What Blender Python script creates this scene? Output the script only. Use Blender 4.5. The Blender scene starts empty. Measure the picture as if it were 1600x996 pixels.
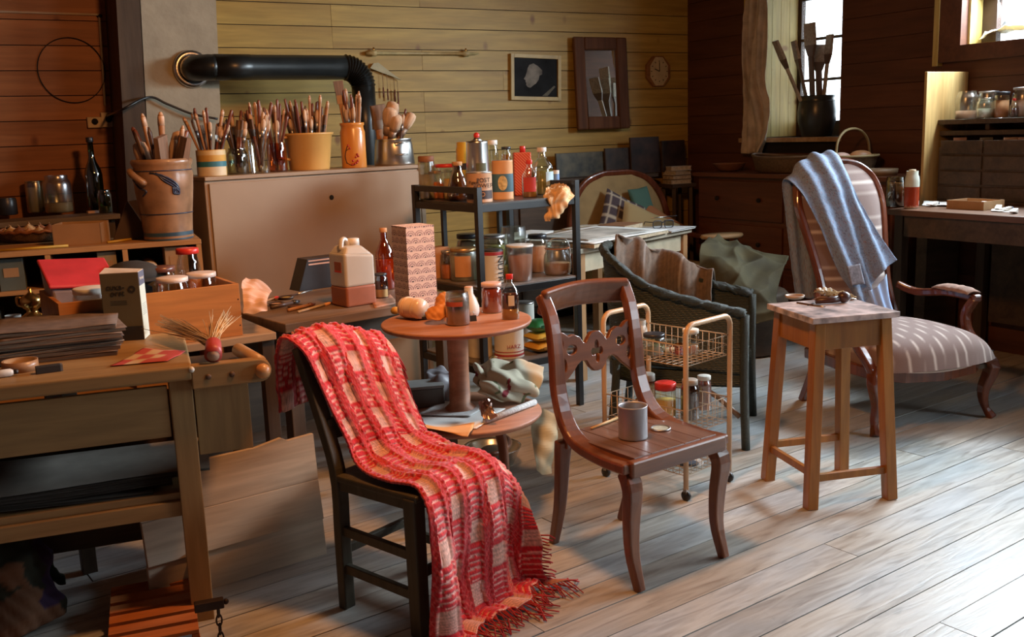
import bpy, math, random
import numpy as np
from mathutils import Vector, Matrix, Euler
random.seed(7); RNG = np.random.default_rng(7)
scn = bpy.context.scene; COL = scn.collection
PI = math.pi
# ------------------------------------------------------------------ camera
FPX, CAMH, YH, ROLL = 1550.0, 1.52, 206.0, math.radians(2.0)
_p = math.atan((498 - YH) / FPX)
FW = np.array([0, math.cos(_p), -math.sin(_p)]); U0 = np.array([0, math.sin(_p), math.cos(_p)]); R0 = np.array([1., 0, 0])
RT = R0 * math.cos(ROLL) - U0 * math.sin(ROLL); UPV = U0 * math.cos(ROLL) + R0 * math.sin(ROLL)
CAM = np.array([0, 0, CAMH])
cd = bpy.data.cameras.new('camera'); cam = bpy.data.objects.new('camera', cd); COL.objects.link(cam)
cd.sensor_width = 36; cd.lens = 36 * FPX / 1600; cd.clip_start = 0.05; cd.clip_end = 200
cam.matrix_world = Matrix(((RT[0], UPV[0], -FW[0], 0), (RT[1], UPV[1], -FW[1], 0), (RT[2], UPV[2], -FW[2], CAMH), (0, 0, 0, 1)))
scn.camera = cam
# ------------------------------------------------------------------ world, light, exposure
scn.view_settings.view_transform = 'Standard'; scn.view_settings.look = 'None'
scn.view_settings.gamma = 1.0; scn.view_settings.use_curve_mapping = False
scn.view_settings.exposure = -0.22
wd = bpy.data.worlds.new('world'); scn.world = wd; wd.use_nodes = True
_bg = wd.node_tree.nodes['Background']; _bg.inputs[0].default_value = (0.86, 0.95, 1.0, 1); _bg.inputs[1].default_value = 6.0
def area(name, loc, aim, sx, sy, power, col, spread=180):
    l = bpy.data.lights.new(name, 'AREA'); l.shape = 'RECTANGLE'; l.size = sx; l.size_y = sy
    l.energy = power; l.color = col; l.spread = math.radians(spread)
    o = bpy.data.objects.new(name, l); COL.objects.link(o); o.location = loc
    o.rotation_euler = (Vector(aim) - Vector(loc)).to_track_quat('-Z', 'Y').to_euler()
    return o
C0 = np.array([1.626, 9.0]); YAW = math.radians(30)
BD = np.array([-math.cos(YAW), -math.sin(YAW)]); ED = np.array([math.sin(YAW), -math.cos(YAW)])
def RM(t, s, z): v = C0 + BD * t + ED * s; return (v[0], v[1], z)      # room frame: t left along back wall, s along right wall to the viewer
area('daylight_high_window', RM(-.30, 3.95, 2.42), RM(2.2, 4.6, 0.55), 2.2, 0.62, 380, (0.76, 0.90, 1.0))
area('daylight_side_window', RM(.02, 6.9, 1.75), RM(3.0, 6.4, 0.6), 2.4, 1.4, 90, (0.74, 0.89, 1.0))
area('ceiling_lamp', (0.05, 3.05, 2.74), (-0.45, 4.4, 0.9), 0.30, 0.30, 60, (1.0, 0.42, 0.13))
# ------------------------------------------------------------------ pixel rays of the photograph (1600 x 996) to places in the room
def ray(x, y): return FW + RT * (x - 800) / FPX - UPV * (y - 498) / FPX
def Z(x, y, z=0.0): d = ray(x, y); return CAM + d * (z - CAMH) / d[2]
def P(x, y, Y): d = ray(x, y); return CAM + d * Y / d[1]
def m_(n, Y): return n * Y / FPX
# ------------------------------------------------------------------ materials
MATS = {}
def _new(name):
    m = bpy.data.materials.new(name); m.use_nodes = True; nt = m.node_tree
    return m, nt, nt.nodes['Principled BSDF']
def _coord(nt, scale, rand=True):
    tc = nt.nodes.new('ShaderNodeTexCoord'); mp = nt.nodes.new('ShaderNodeMapping')
    nt.links.new(tc.outputs['Object'], mp.inputs['Vector']); mp.inputs['Scale'].default_value = scale
    if rand:
        oi = nt.nodes.new('ShaderNodeObjectInfo'); mu = nt.nodes.new('ShaderNodeMath'); mu.operation = 'MULTIPLY'; mu.inputs[1].default_value = 37.0
        nt.links.new(oi.outputs['Random'], mu.inputs[0]); nt.links.new(mu.outputs[0], mp.inputs['Location'])
    return mp.outputs['Vector']
def _noise(nt, vec, scale, detail=4, dist=0.0):
    n = nt.nodes.new('ShaderNodeTexNoise'); n.inputs['Scale'].default_value = scale; n.inputs['Detail'].default_value = detail
    n.inputs['Distortion'].default_value = dist; nt.links.new(vec, n.inputs['Vector']); return n.outputs['Fac']
def _ramp(nt, fac, stops):
    r = nt.nodes.new('ShaderNodeValToRGB'); nt.links.new(fac, r.inputs[0]); e = r.color_ramp.elements
    while len(e) < len(stops): e.new(0.5)
    for k, (p, c) in enumerate(stops): e[k].position = p; e[k].color = (*c, 1)
    return r.outputs[0]
def _mix(nt, fac, a, b, mode='MIX'):
    n = nt.nodes.new('ShaderNodeMix'); n.data_type = 'RGBA'; n.blend_type = mode
    for s, v in ((n.inputs[0], fac), (n.inputs[6], a), (n.inputs[7], b)):
        if isinstance(v, (int, float)): s.default_value = v
        elif isinstance(v, tuple): s.default_value = (*v, 1)
        else: nt.links.new(v, s)
    return n.outputs[2]
def _bump(nt, bs, h, strength, dist=0.01):
    b = nt.nodes.new('ShaderNodeBump'); b.inputs['Strength'].default_value = strength; b.inputs['Distance'].default_value = dist
    nt.links.new(h, b.inputs['Height']); nt.links.new(b.outputs[0], bs.inputs['Normal'])
def M(name, col, rough=.6, metal=0, var=.18, scale=9, bump=0, spec=.5, coat=0, trans=0, stretch=(1, 1, 1)):
    if name in MATS: return MATS[name]
    m, nt, bs = _new(name); v = _coord(nt, stretch); f = _noise(nt, v, scale, 5)
    c0 = tuple(max(0, c * (1 - var)) for c in col); c1 = tuple(min(1, c * (1 + var)) for c in col)
    nt.links.new(_ramp(nt, f, [(.3, c0), (.7, c1)]), bs.inputs['Base Color'])
    bs.inputs['Roughness'].default_value = rough; bs.inputs['Metallic'].default_value = metal
    bs.inputs['Specular IOR Level'].default_value = spec; bs.inputs['Coat Weight'].default_value = coat
    bs.inputs['Transmission Weight'].default_value = trans
    if bump: _bump(nt, bs, _noise(nt, v, scale * 4, 3), bump)
    MATS[name] = m; return m
def WOOD(name, dark, light, axis=0, rough=.55, grain=7, knots=False, spec=.4, coat=0, bump=.15):
    if name in MATS: return MATS[name]
    m, nt, bs = _new(name); s = [1.0, 1.0, 1.0]; s[axis] = 0.09
    v = _coord(nt, tuple(s)); a = _noise(nt, v, grain, 5, 1.2); b = _noise(nt, v, grain * 7, 3, .3)
    c = _ramp(nt, a, [(.3, dark), (.68, light)])
    d = _ramp(nt, b, [(.35, (.72, .72, .72)), (.65, (1, 1, 1))])
    o = _mix(nt, .75, c, d, 'MULTIPLY')
    if knots:
        s2 = [.8, .8, .8]; s2[axis] = 1.3
        k = nt.nodes.new('ShaderNodeTexVoronoi'); k.inputs['Scale'].default_value = 3.4; nt.links.new(_coord(nt, tuple(s2)), k.inputs['Vector'])
        kf = _ramp(nt, k.outputs['Distance'], [(.06, (.85, .85, .85)), (.14, (0, 0, 0))])
        o = _mix(nt, kf, o, (dark[0] * .5, dark[1] * .32, dark[2] * .3))
    nt.links.new(o, bs.inputs['Base Color']); bs.inputs['Roughness'].default_value = rough
    bs.inputs['Specular IOR Level'].default_value = spec; bs.inputs['Coat Weight'].default_value = coat
    _bump(nt, bs, b, bump, .004); MATS[name] = m; return m
def GLASS(name, tint, gloss=.10, rough=.03):
    if name in MATS: return MATS[name]
    m = bpy.data.materials.new(name); m.use_nodes = True; nt = m.node_tree; nt.nodes.remove(nt.nodes['Principled BSDF'])
    out = nt.nodes['Material Output']; t = nt.nodes.new('ShaderNodeBsdfTransparent'); t.inputs[0].default_value = (*tint, 1)
    g = nt.nodes.new('ShaderNodeBsdfGlossy'); g.inputs['Roughness'].default_value = rough; g.inputs[0].default_value = (.95, .97, 1, 1)
    lw = nt.nodes.new('ShaderNodeLayerWeight'); lw.inputs[0].default_value = .35
    ma = nt.nodes.new('ShaderNodeMath'); ma.operation = 'MULTIPLY_ADD'; ma.inputs[1].default_value = .55; ma.inputs[2].default_value = gloss
    nt.links.new(lw.outputs['Facing'], ma.inputs[0])
    mx = nt.nodes.new('ShaderNodeMixShader'); nt.links.new(ma.outputs[0], mx.inputs[0])
    nt.links.new(t.outputs[0], mx.inputs[1]); nt.links.new(g.outputs[0], mx.inputs[2]); nt.links.new(mx.outputs[0], out.inputs[0])
    MATS[name] = m; return m
def VCOL(name, rough=.85, bump=0, sheen=0, bscale=300):
    if name in MATS: return MATS[name]
    m, nt, bs = _new(name); a = nt.nodes.new('ShaderNodeVertexColor'); a.layer_name = 'Col'
    nt.links.new(a.outputs[0], bs.inputs['Base Color']); bs.inputs['Roughness'].default_value = rough
    bs.inputs['Sheen Weight'].default_value = sheen; bs.inputs['Specular IOR Level'].default_value = .2
    if bump: _bump(nt, bs, _noise(nt, _coord(nt, (1, 1, 1)), bscale, 2), bump, .003)
    MATS[name] = m; return m
# ------------------------------------------------------------------ mesh building
class MB:
    def __init__(s): s.v = []; s.f = []; s.sm = []; s.c = None
    def add(s, v, f, smooth=False):
        o = len(s.v); s.v += [tuple(float(q) for q in x) for x in v]; s.f += [tuple(i + o for i in q) for q in f]; s.sm += [smooth] * len(f); return s
    def hexa(s, p): return s.add(p, [(0, 3, 2, 1), (4, 5, 6, 7), (0, 1, 5, 4), (1, 2, 6, 5), (2, 3, 7, 6), (3, 0, 4, 7)])
    def box(s, x0, x1, y0, y1, z0, z1):
        return s.hexa([(x0, y0, z0), (x1, y0, z0), (x1, y1, z0), (x0, y1, z0), (x0, y0, z1), (x1, y0, z1), (x1, y1, z1), (x0, y1, z1)])
    def bar(s, a, b, w, h, up=(0, 0, 1), w2=None, h2=None):
        a = np.array(a, float); b = np.array(b, float); d = b - a; d /= np.linalg.norm(d)
        x = np.cross(d, up)
        if np.linalg.norm(x) < 1e-5: x = np.cross(d, (0, 1, 0))
        x /= np.linalg.norm(x); y = np.cross(x, d); w2 = w if w2 is None else w2; h2 = h if h2 is None else h2
        return s.hexa([a - x*w/2 - y*h/2, a + x*w/2 - y*h/2, a + x*w/2 + y*h/2, a - x*w/2 + y*h/2,
                       b - x*w2/2 - y*h2/2, b + x*w2/2 - y*h2/2, b + x*w2/2 + y*h2/2, b - x*w2/2 + y*h2/2])
    def sweep(s, pts, sec, scale=None, up=(0, 0, 1), closed=False, cap=True, smooth=True):
        pts = [np.array(p, float) for p in pts]; n = len(pts); k = len(sec); V = []; up = np.array(up, float); px = None
        for i, p in enumerate(pts):
            a = pts[i - 1] if (i or closed) else p; b = pts[(i + 1) % n] if (i < n - 1 or closed) else p
            d = b - a; d /= (np.linalg.norm(d) + 1e-12)
            x = np.cross(d, up)
            if np.linalg.norm(x) < .15 and px is not None: x = px - d * (px @ d)
            elif np.linalg.norm(x) < 1e-4: x = np.cross(d, (0.3, 1, 0))
            x /= np.linalg.norm(x)
            if px is not None and x @ px < 0: x = -x
            px = x; y = np.cross(x, d); sc = 1.0 if scale is None else (scale[i] if hasattr(scale, '__len__') else scale)
            sx, sy = (sc if hasattr(sc, '__len__') else (sc, sc))
            for (u, w) in sec: V.append(p + x * u * sx + y * w * sy)
        F = []; m = n if closed else n - 1
        for i in range(m):
            for j in range(k):
                a = i * k + j; b = i * k + (j + 1) % k; c = ((i + 1) % n) * k + (j + 1) % k; d = ((i + 1) % n) * k + j
                F.append((a, b, c, d))
        if cap and not closed: F += [tuple(range(k))[::-1], tuple((n - 1) * k + j for j in range(k))]
        return s.add(V, F, smooth)
    def tube(s, pts, r, n=8, **kw):
        sec = [(math.cos(2*PI*j/n), math.sin(2*PI*j/n)) for j in range(n)]
        return s.sweep(pts, sec, r if hasattr(r, '__len__') else [r] * len(pts), **kw)
    def rect(s, pts, w, h, **kw):
        kw.setdefault('smooth', False)
        sec = [(-.5, -.5), (.5, -.5), (.5, .5), (-.5, .5)]
        W = w if hasattr(w, '__len__') else [w] * len(pts); Hh = h if hasattr(h, '__len__') else [h] * len(pts)
        return s.sweep(pts, sec, list(zip(W, Hh)), **kw)
    def lathe(s, prof, n=20, c=(0, 0, 0), sy=1.0, smooth=True, ax=None):
        V = []; F = []; k = len(prof)
        for (r, z) in prof:
            for j in range(n):
                a = 2 * PI * j / n; V.append((c[0] + r * math.cos(a), c[1] + r * sy * math.sin(a), c[2] + z))
        for i in range(k - 1):
            for j in range(n):
                F.append((i*n + j, i*n + (j+1) % n, (i+1)*n + (j+1) % n, (i+1)*n + j))
        flat = k == 2 and abs(prof[0][1] - prof[1][1]) < 1e-9
        if prof[0][0] > 1e-6 and not flat: F.append(tuple(range(n))[::-1])
        if prof[-1][0] > 1e-6 and not flat: F.append(tuple((k-1)*n + j for j in range(n)))
        return s.add(V, F, smooth)
    def grid(s, G, smooth=True, wrap=False):
        G = np.asarray(G, float); a, b = G.shape[:2]; F = []
        for i in range(a - 1):
            for j in range(b if wrap else b - 1):
                F.append((i*b + j, i*b + (j+1) % b, (i+1)*b + (j+1) % b, (i+1)*b + j))
        return s.add(G.reshape(-1, 3), F, smooth)
    def poly(s, pts, d):       # closed polygon extruded by vector d
        n = len(pts); d = np.array(d, float); V = [np.array(p, float) for p in pts]; V += [p + d for p in V]
        return s.add(V, [tuple(range(n))[::-1], tuple(range(n, 2*n))] + [(i, (i+1) % n, n + (i+1) % n, n + i) for i in range(n)])
    def ball(s, c, r, n=10, sz=(1, 1, 1), k=7):
        prof = [(max(1e-7, math.sin(PI*i/k)) * r, -math.cos(PI*i/k) * r) for i in range(k + 1)]
        o = len(s.v); s.lathe(prof, n)
        for i in range(o, len(s.v)): q = s.v[i]; s.v[i] = (c[0] + q[0]*sz[0], c[1] + q[1]*sz[1], c[2] + q[2]*sz[2])
        return s
    def xf(s, Mx, start=0):
        for i in range(start, len(s.v)): s.v[i] = tuple(Mx @ Vector(s.v[i]))
        return s
    def build(s, name, mat, parent=None, bevel=0, solid=0, sub=0, colors=None, loc=None, rz=None, seg=2):
        me = bpy.data.meshes.new(name); me.from_pydata(s.v, [], s.f); me.polygons.foreach_set('use_smooth', s.sm)
        if colors is not None:
            at = me.color_attributes.new('Col', 'FLOAT_COLOR', 'POINT')
            cc = np.ones((len(s.v), 4), np.float32); cc[:, :3] = np.asarray(colors).reshape(-1, 3); at.data.foreach_set('color', cc.ravel())
        me.update(); me.materials.append(mat)
        o = bpy.data.objects.new(name, me); COL.objects.link(o)
        if parent is not None: o.parent = parent
        if loc is not None: o.location = loc
        if rz is not None: o.rotation_euler = (0, 0, rz)
        if bevel: b = o.modifiers.new('bevel', 'BEVEL'); b.width = bevel; b.segments = seg; b.limit_method = 'ANGLE'; b.angle_limit = math.radians(40)
        if solid: q = o.modifiers.new('solid', 'SOLIDIFY'); q.thickness = solid; q.offset = 0
        if sub: q = o.modifiers.new('sub', 'SUBSURF'); q.levels = sub; q.render_levels = sub
        return o
def tag(o, label=None, cat=None, group=None, kind=None):
    if label: o['label'] = label
    if cat: o['category'] = cat
    if group: o['group'] = group
    if kind: o['kind'] = kind
    return o
def thing(name, label, cat, loc=(0, 0, 0), rz=0.0, group=None):
    o = bpy.data.objects.new(name, None); COL.objects.link(o); o.empty_display_size = .05
    o.location = tuple(float(q) for q in loc); o.rotation_euler = (0, 0, rz); return tag(o, label, cat, group)
def struct(o, label=None): o['kind'] = 'structure'; o['label'] = label; return o
def dup(root, loc=None, rot=None, label=None, group=None, scale=None):
    r = root.copy(); COL.objects.link(r)
    if loc is not None: r.location = loc
    if rot is not None: r.rotation_euler = rot
    if scale is not None: r.scale = scale
    tag(r, label, None, group)
    for ch in list(root.children):
        c = ch.copy(); COL.objects.link(c); c.parent = r
        for g in ch.children: d = g.copy(); COL.objects.link(d); d.parent = c
    return r
def text(body, size, mat, parent, loc, rot, name='lettering', ext=.0006, align='CENTER'):
    c = bpy.data.curves.new(name, 'FONT'); c.body = body; c.size = size; c.extrude = ext; c.align_x = align; c.align_y = 'CENTER'; c.resolution_u = 3
    o = bpy.data.objects.new(name, c); COL.objects.link(o); bpy.context.view_layer.update()
    me = bpy.data.meshes.new_from_object(o.evaluated_get(bpy.context.evaluated_depsgraph_get())); bpy.data.objects.remove(o); bpy.data.curves.remove(c)
    me.materials.clear(); me.materials.append(mat); me.name = name
    o = bpy.data.objects.new(name, me); COL.objects.link(o); o.parent = parent; o.location = loc; o.rotation_euler = rot; return o
def cat(P_, n):                 # Catmull-Rom resample of a polyline to n points
    P_ = np.asarray(P_, float); k = len(P_); Q = np.vstack([2*P_[0] - P_[1], P_, 2*P_[-1] - P_[-2]]); o = []
    for u in np.linspace(0, k - 1, n):
        i = min(int(u), k - 2); t = u - i; a, b, c, d = Q[i:i + 4]
        o.append(.5 * (2*b + (c - a)*t + (2*a - 5*b + 4*c - d)*t*t + (3*b - a - 3*c + d)*t**3))
    return np.array(o)
def surf(ctrl, nu, nv):         # bicubic resample of a control lattice
    A = np.array([cat(r, nv) for r in ctrl]); return np.stack([cat(A[:, j], nu) for j in range(nv)], 1)
def nrm(G):
    du = np.gradient(G, axis=0); dv = np.gradient(G, axis=1); n = np.cross(du, dv); return n / (np.linalg.norm(n, axis=2, keepdims=True) + 1e-12)
def fbm(G, sc, seed=0, oct=3):  # cheap smooth noise from sines
    r = np.random.default_rng(seed); o = np.zeros(G.shape[:2]); a = 1.0
    for k in range(oct):
        for _ in range(3):
            w = r.normal(size=3) * sc * (1.9 ** k); o += a * np.sin(G @ w + r.uniform(0, 6.28)) / 3
        a *= .55
    return o
# ------------------------------------------------------------------ palette
def floor_mat():
    m, nt, bs = _new('worn_floorboards')
    v = _coord(nt, (.13, 1, 1)); v2 = _coord(nt, (.45, 1, 1))
    g = _noise(nt, v, 26, 5, 1.5); big = _noise(nt, v2, 2.6, 6, .6); sp = _noise(nt, v2, 27, 4, .2)
    c = _ramp(nt, g, [(.25, (.32, .275, .23)), (.5, (.50, .46, .40)), (.78, (.62, .59, .53))])
    pt = _ramp(nt, big, [(.40, (0, 0, 0)), (.62, (1, 1, 1))])
    c = _mix(nt, pt, c, _ramp(nt, g, [(.3, (.34, .35, .355)), (.7, (.54, .56, .57))]))
    dk = _ramp(nt, sp, [(.64, (0, 0, 0)), (.76, (.34, .34, .34))])
    c = _mix(nt, dk, c, (.15, .15, .16))
    oi = nt.nodes.new('ShaderNodeObjectInfo'); tone = _ramp(nt, oi.outputs['Random'], [(0, (.80, .78, .76)), (1, (1.0, 1.0, 1.0))])
    c = _mix(nt, 1.0, c, tone, 'MULTIPLY')
    nt.links.new(c, bs.inputs['Base Color'])
    r = _ramp(nt, g, [(.3, (.31, .31, .31)), (.7, (.5, .5, .5))]); nt.links.new(r, bs.inputs['Roughness'])
    bs.inputs['Specular IOR Level'].default_value = .55
    _bump(nt, bs, g, .35, .003); MATS['floor'] = m; return m
MFLOOR = floor_mat()
PINE = WOOD('pine_wall_boards', (.36, .205, .036), (.52, .34, .075), 0, .5, 5, True)
PINE_WARMLIT = WOOD('warm_lit_wall_boards', (.27, .085, .022), (.42, .15, .045), 0, .55, 5, True)  # same pine wall, with the warm light's red put into the colour
DKWALL = WOOD('dark_underlit_boards', (.075, .024, .011), (.125, .042, .019), 0, .6, 5)  # red-brown boards with the wall's dimness worked into the colour
REVEAL = WOOD('reveal_boards', (.46, .32, .09), (.58, .44, .16), 2, .5, 5, True)
DARK = M('dark_gap', (.012, .009, .008), .9)
BLACKM = M('black_metal', (.012, .012, .013), .35, .0, spec=.6, var=.3)
WALN = WOOD('walnut', (.115, .034, .014), (.25, .085, .034), 2, .32, 9, coat=.35, bump=.05)
WALNX = WOOD('walnut_flat', (.115, .034, .014), (.25, .085, .034), 0, .32, 9, coat=.35, bump=.05)
MAHOG = WOOD('mahogany', (.09, .022, .009), (.185, .048, .019), 2, .25, 8, coat=.5, bump=.04)
STOOLW = WOOD('stool_wood', (.27, .09, .012), (.40, .155, .026), 2, .4, 8, coat=.15)
STOOLT = WOOD('stool_top_wood', (.16, .062, .035), (.34, .20, .15), 0, .35, 12)
BENCHW = WOOD('beech_bench', (.31, .18, .07), (.44, .275, .12), 0, .5, 6)
BENCHV = WOOD('beech_upright', (.31, .18, .07), (.44, .275, .12), 2, .5, 6)
CRATEW = WOOD('orange_crate_wood', (.46, .16, .035), (.60, .24, .06), 0, .5, 6)
DARKW = WOOD('dark_old_wood', (.05, .030, .018), (.10, .062, .036), 0, .6, 8)
DARKV = WOOD('dark_old_upright', (.05, .030, .018), (.10, .062, .036), 2, .6, 8)
CHESTW = WOOD('chest_redwood', (.085, .024, .010), (.15, .047, .020), 0, .45, 6)
PALEW = WOOD('pale_raw_board', (.50, .38, .27), (.64, .52, .39), 0, .7, 6)
BEIGE = M('beige_painted_metal', (.34, .22, .125), .45, var=.06, scale=3, bump=.04)
CONC = M('grey_plaster', (.40, .34, .24), .9, var=.14, scale=6, bump=.3)
TILET = WOOD('round_table_wood', (.34, .13, .065), (.50, .24, .14), 0, .5, 9)
WHITE = M('white_paper', (.78, .76, .72), .8, var=.06)
CREAM = M('cream_enamel', (.70, .55, .34), .35, var=.1)
RED = M('red_plastic', (.62, .035, .025), .35, var=.08)
STEEL = M('brushed_steel', (.62, .60, .57), .28, 1.0, var=.08)
TINM = M('tin_plate', (.50, .48, .46), .38, .9, var=.15)
BRASS = M('polished_brass', (.72, .44, .14), .22, 1.0, var=.1)
KRAFT = M('kraft_card', (.40, .235, .115), .8, var=.1)
WICK = M('dark_wicker', (.13, .075, .035), .6, var=.35, scale=60, bump=.6)
BRISTLE = M('bristle', (.58, .38, .24), .8, var=.3, scale=90, stretch=(1, 1, .05))
BRISTD = M('bristle_dark', (.20, .115, .07), .85, var=.3, scale=90, stretch=(1, 1, .05))
H_RED = M('handle_red_lacquer', (.17, .055, .035), .35, var=.2)
H_NAT = M('handle_natural', (.42, .20, .085), .45, var=.2)
H_DRK = M('handle_dark', (.09, .05, .035), .4, var=.3)
CLEAR = GLASS('clear_glass', (.90, .92, .88)); GREENG = GLASS('green_glass', (.10, .22, .07), .12); AMBERG = GLASS('amber_glass', (.75, .30, .07))
PALEG = GLASS('frosted_glass', (.72, .74, .66), .22, .25); CARAF = GLASS('smoky_glass', (.55, .42, .30))
# ------------------------------------------------------------------ floor
sub = MB().box(-7, 10, -5, 12, -.12, -.03); fl = struct(sub.build('floor', DARK), 'worn pale floorboards running diagonally across the studio')
FA = math.radians(36); G_ = np.array([math.cos(FA), math.sin(FA)]); Q_ = np.array([-math.sin(FA), math.cos(FA)])
PW = .146; plank_me = {}
for L in (2.6, 3.3, 4.1):
    o = MB().box(0, L - .004, 0, PW - .0045, -.028, 0).build('plank', MFLOOR, fl); plank_me[L] = o.data; bpy.data.objects.remove(o)
cnt = 0
for k in range(-26, 50):
    q = k * PW + .06; a = -5.5 - random.uniform(0, 3)
    while a < 9.5:
        L = random.choice((2.6, 3.3, 4.1)); c = G_ * (a + L/2) + Q_ * q
        ts = np.array([(c - C0) @ BD, (c - C0) @ ED])
        keep = -1.2 < ts[0] < 7.8 and -1.4 < ts[1] < 11 and c[1] > .9
        if keep:
            o = bpy.data.objects.new('plank', plank_me[L]); COL.objects.link(o); o.parent = fl
            o.location = (*(G_ * a + Q_ * q), random.uniform(-.0012, .0012)); o.rotation_euler = (0, 0, FA); cnt += 1
        a += L
# ------------------------------------------------------------------ walls (room frame: rz = YAW, local x = -BD, local y = -ED)
CEIL = 2.95
def rbox(name, mat, t0, t1, s0, s1, z0, z1, parent=None):     # box in room frame; t measured left, s toward viewer
    b = MB().box(-t1, -t0, -s1, -s0, z0, z1); o = b.build(name, mat, parent)
    if parent is None: o.location = (C0[0], C0[1], 0); o.rotation_euler = (0, 0, YAW)
    return o
wb = struct(rbox('wall_back', DARK, -.6, 7.4, -.15, -.02, 0, CEIL), 'wall of wide horizontal pine boards behind the stove pipe')
BP = .1535; TSPLIT = 4.62
for r in range(int(CEIL / BP) + 1):
    z0 = r * BP; t = -.02
    while t < 7.2:
        L = random.choice((1.9, 2.6, 3.3)); t1 = min(t + L, 7.3)
        if t < TSPLIT < t1: t1 = TSPLIT
        rbox('board', PINE_WARMLIT if t > TSPLIT - .01 else PINE, t + .001, t1 - .001, -.02, random.uniform(-.001, .001), z0 + .002, min(z0 + BP - .0035, CEIL), wb); t = t1
# right wall with two windows in view and one behind the viewer's shoulder
W1 = (.70, 1.72, 1.40, 2.75); W2 = (2.74, 5.15, 1.97, 2.75); W3 = (5.6, 8.2, .95, 2.5)
WT = .66
wr = struct(rbox('wall_right', DARK, -.9, -.62, -.2, .2, 0, CEIL), 'dark red-brown boarded wall with windows')
for (s0, s1, z0, z1) in [(-.2, W1[0], 0, CEIL), (W1[0], W1[1], 0, W1[2]), (W1[0], W1[1], W1[3], CEIL), (W1[1], 1.86, 0, CEIL), (1.86, W2[0], 0, CEIL), (W2[0], W2[1], 0, W2[2]), (W2[0], W2[1], W2[3], CEIL),
                         (W2[1], W3[0], 0, CEIL), (W3[0], W3[1], 0, W3[2]), (W3[0], W3[1], W3[3], CEIL), (W3[1], 11.5, 0, CEIL)]:
    rbox('wall_section', DARK, -.24 if 1.85 < s0 < W2[1] + .1 else -WT, -.018, s0, s1, z0, z1, wr)
for r in range(int(CEIL / .16) + 1):
    z0 = r * .16; z1 = min(z0 + .157, CEIL); segs = [(0.0, 11.4)]
    for (a, b, lo, hi) in (W1, W2, W3):
        if z1 > lo + .01 and z0 < hi - .01:
            ns = []
            for (x, y) in segs:
                if y <= a or x >= b: ns.append((x, y))
                else:
                    if a > x: ns.append((x, a))
                    if b < y: ns.append((b, y))
            segs = ns
    for (x, y) in segs:
        if y - x > .02:
            bb = MB().box(0, y - x - .002, -.009, .009, z0, z1); o = bb.build('board', DKWALL, wr)
            v = RM(.009, y, 0); o.location = (v[0] - 0, v[1], 0); o.parent = wr
            o.matrix_parent_inverse = Matrix.Identity(4)
            # local x runs along the wall
            mw = Matrix.Translation(Vector(RM(-.009, y - .001, 0))) @ Matrix.Rotation(math.atan2(-ED[1], -ED[0]), 4, 'Z')
            o.matrix_basis = wr.matrix_basis.inverted() @ mw
struct(rbox('added_shade_pier', DKWALL, .001, .36, 5.22, 5.5, 0, CEIL), 'added pier out of frame that shades the back wall corner')  # added out of view to keep side-window light off the back corner
wl = struct(rbox('wall_left', DKWALL, 7.3, 7.45, -.1, 11.5, 0, CEIL), 'boarded side wall out of view')
wf = struct(rbox('wall_front', DKWALL, -.6, 7.4, 11.4, 11.55, 0, CEIL), 'boarded wall behind the viewer')
ce = struct(rbox('ceiling', WOOD('ceiling_boards', (.10, .055, .025), (.16, .09, .042), 0, .6), -.6, 7.5, -.2, 11.6, CEIL, CEIL + .1), 'brown boarded ceiling')
# window 1 : deep boarded reveal, sill, sash with panes
def wmat(o, v, ang): o.matrix_world = Matrix.Translation(Vector(v)) @ Matrix.Rotation(ang, 4, 'Z')
w1 = struct(rbox('window_1', WOOD('window_sill_wood', (.34, .20, .10), (.50, .34, .20), 0), -WT, .03, W1[0] - .02, W1[1] + .02, W1[2] - .035, W1[2]), 'tall narrow window in a deep boarded reveal')
NB = 6
for k in range(NB):
    a = -WT + .06 + k * (WT - .06) / NB
    rbox('reveal_board', REVEAL, a + .0015, a + (WT - .06) / NB - .002, W1[0] - .001, W1[0] + .016, W1[2], W1[3], w1)
rbox('reveal_board', DKWALL, -WT, -.02, W1[1] - .015, W1[1], W1[2], W1[3], w1)
SASH = M('dark_sash_paint', (.06, .03, .02), .5)
for (s0, s1, z0, z1) in [(W1[0], W1[1], W1[2], W1[2] + .12), (W1[0], W1[0] + .05, W1[2], W1[3]), (W1[1] - .08, W1[1], W1[2], W1[3]), (1.19, 1.24, W1[2], W1[3])]:
    rbox('sash_bar', SASH, -WT + .01, -WT + .055, s0, s1, z0, z1, w1)
for z in (1.847, 2.18, 2.51): rbox('muntin', SASH, -WT + .015, -WT + .05, W1[0], W1[1], z, z + .022, w1)
PANE = GLASS('window_glass', (.97, .99, 1.0), .03, .02)
for a, b in ((W1[0] + .05, 1.19), (1.24, W1[1] - .08)):
    for z0, z1 in ((W1[2] + .12, 1.847), (1.869, 2.18), (2.202, 2.51), (2.532, W1[3])): rbox('pane', PANE, -WT + .03, -WT + .034, a, b, z0, z1, w1)
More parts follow.
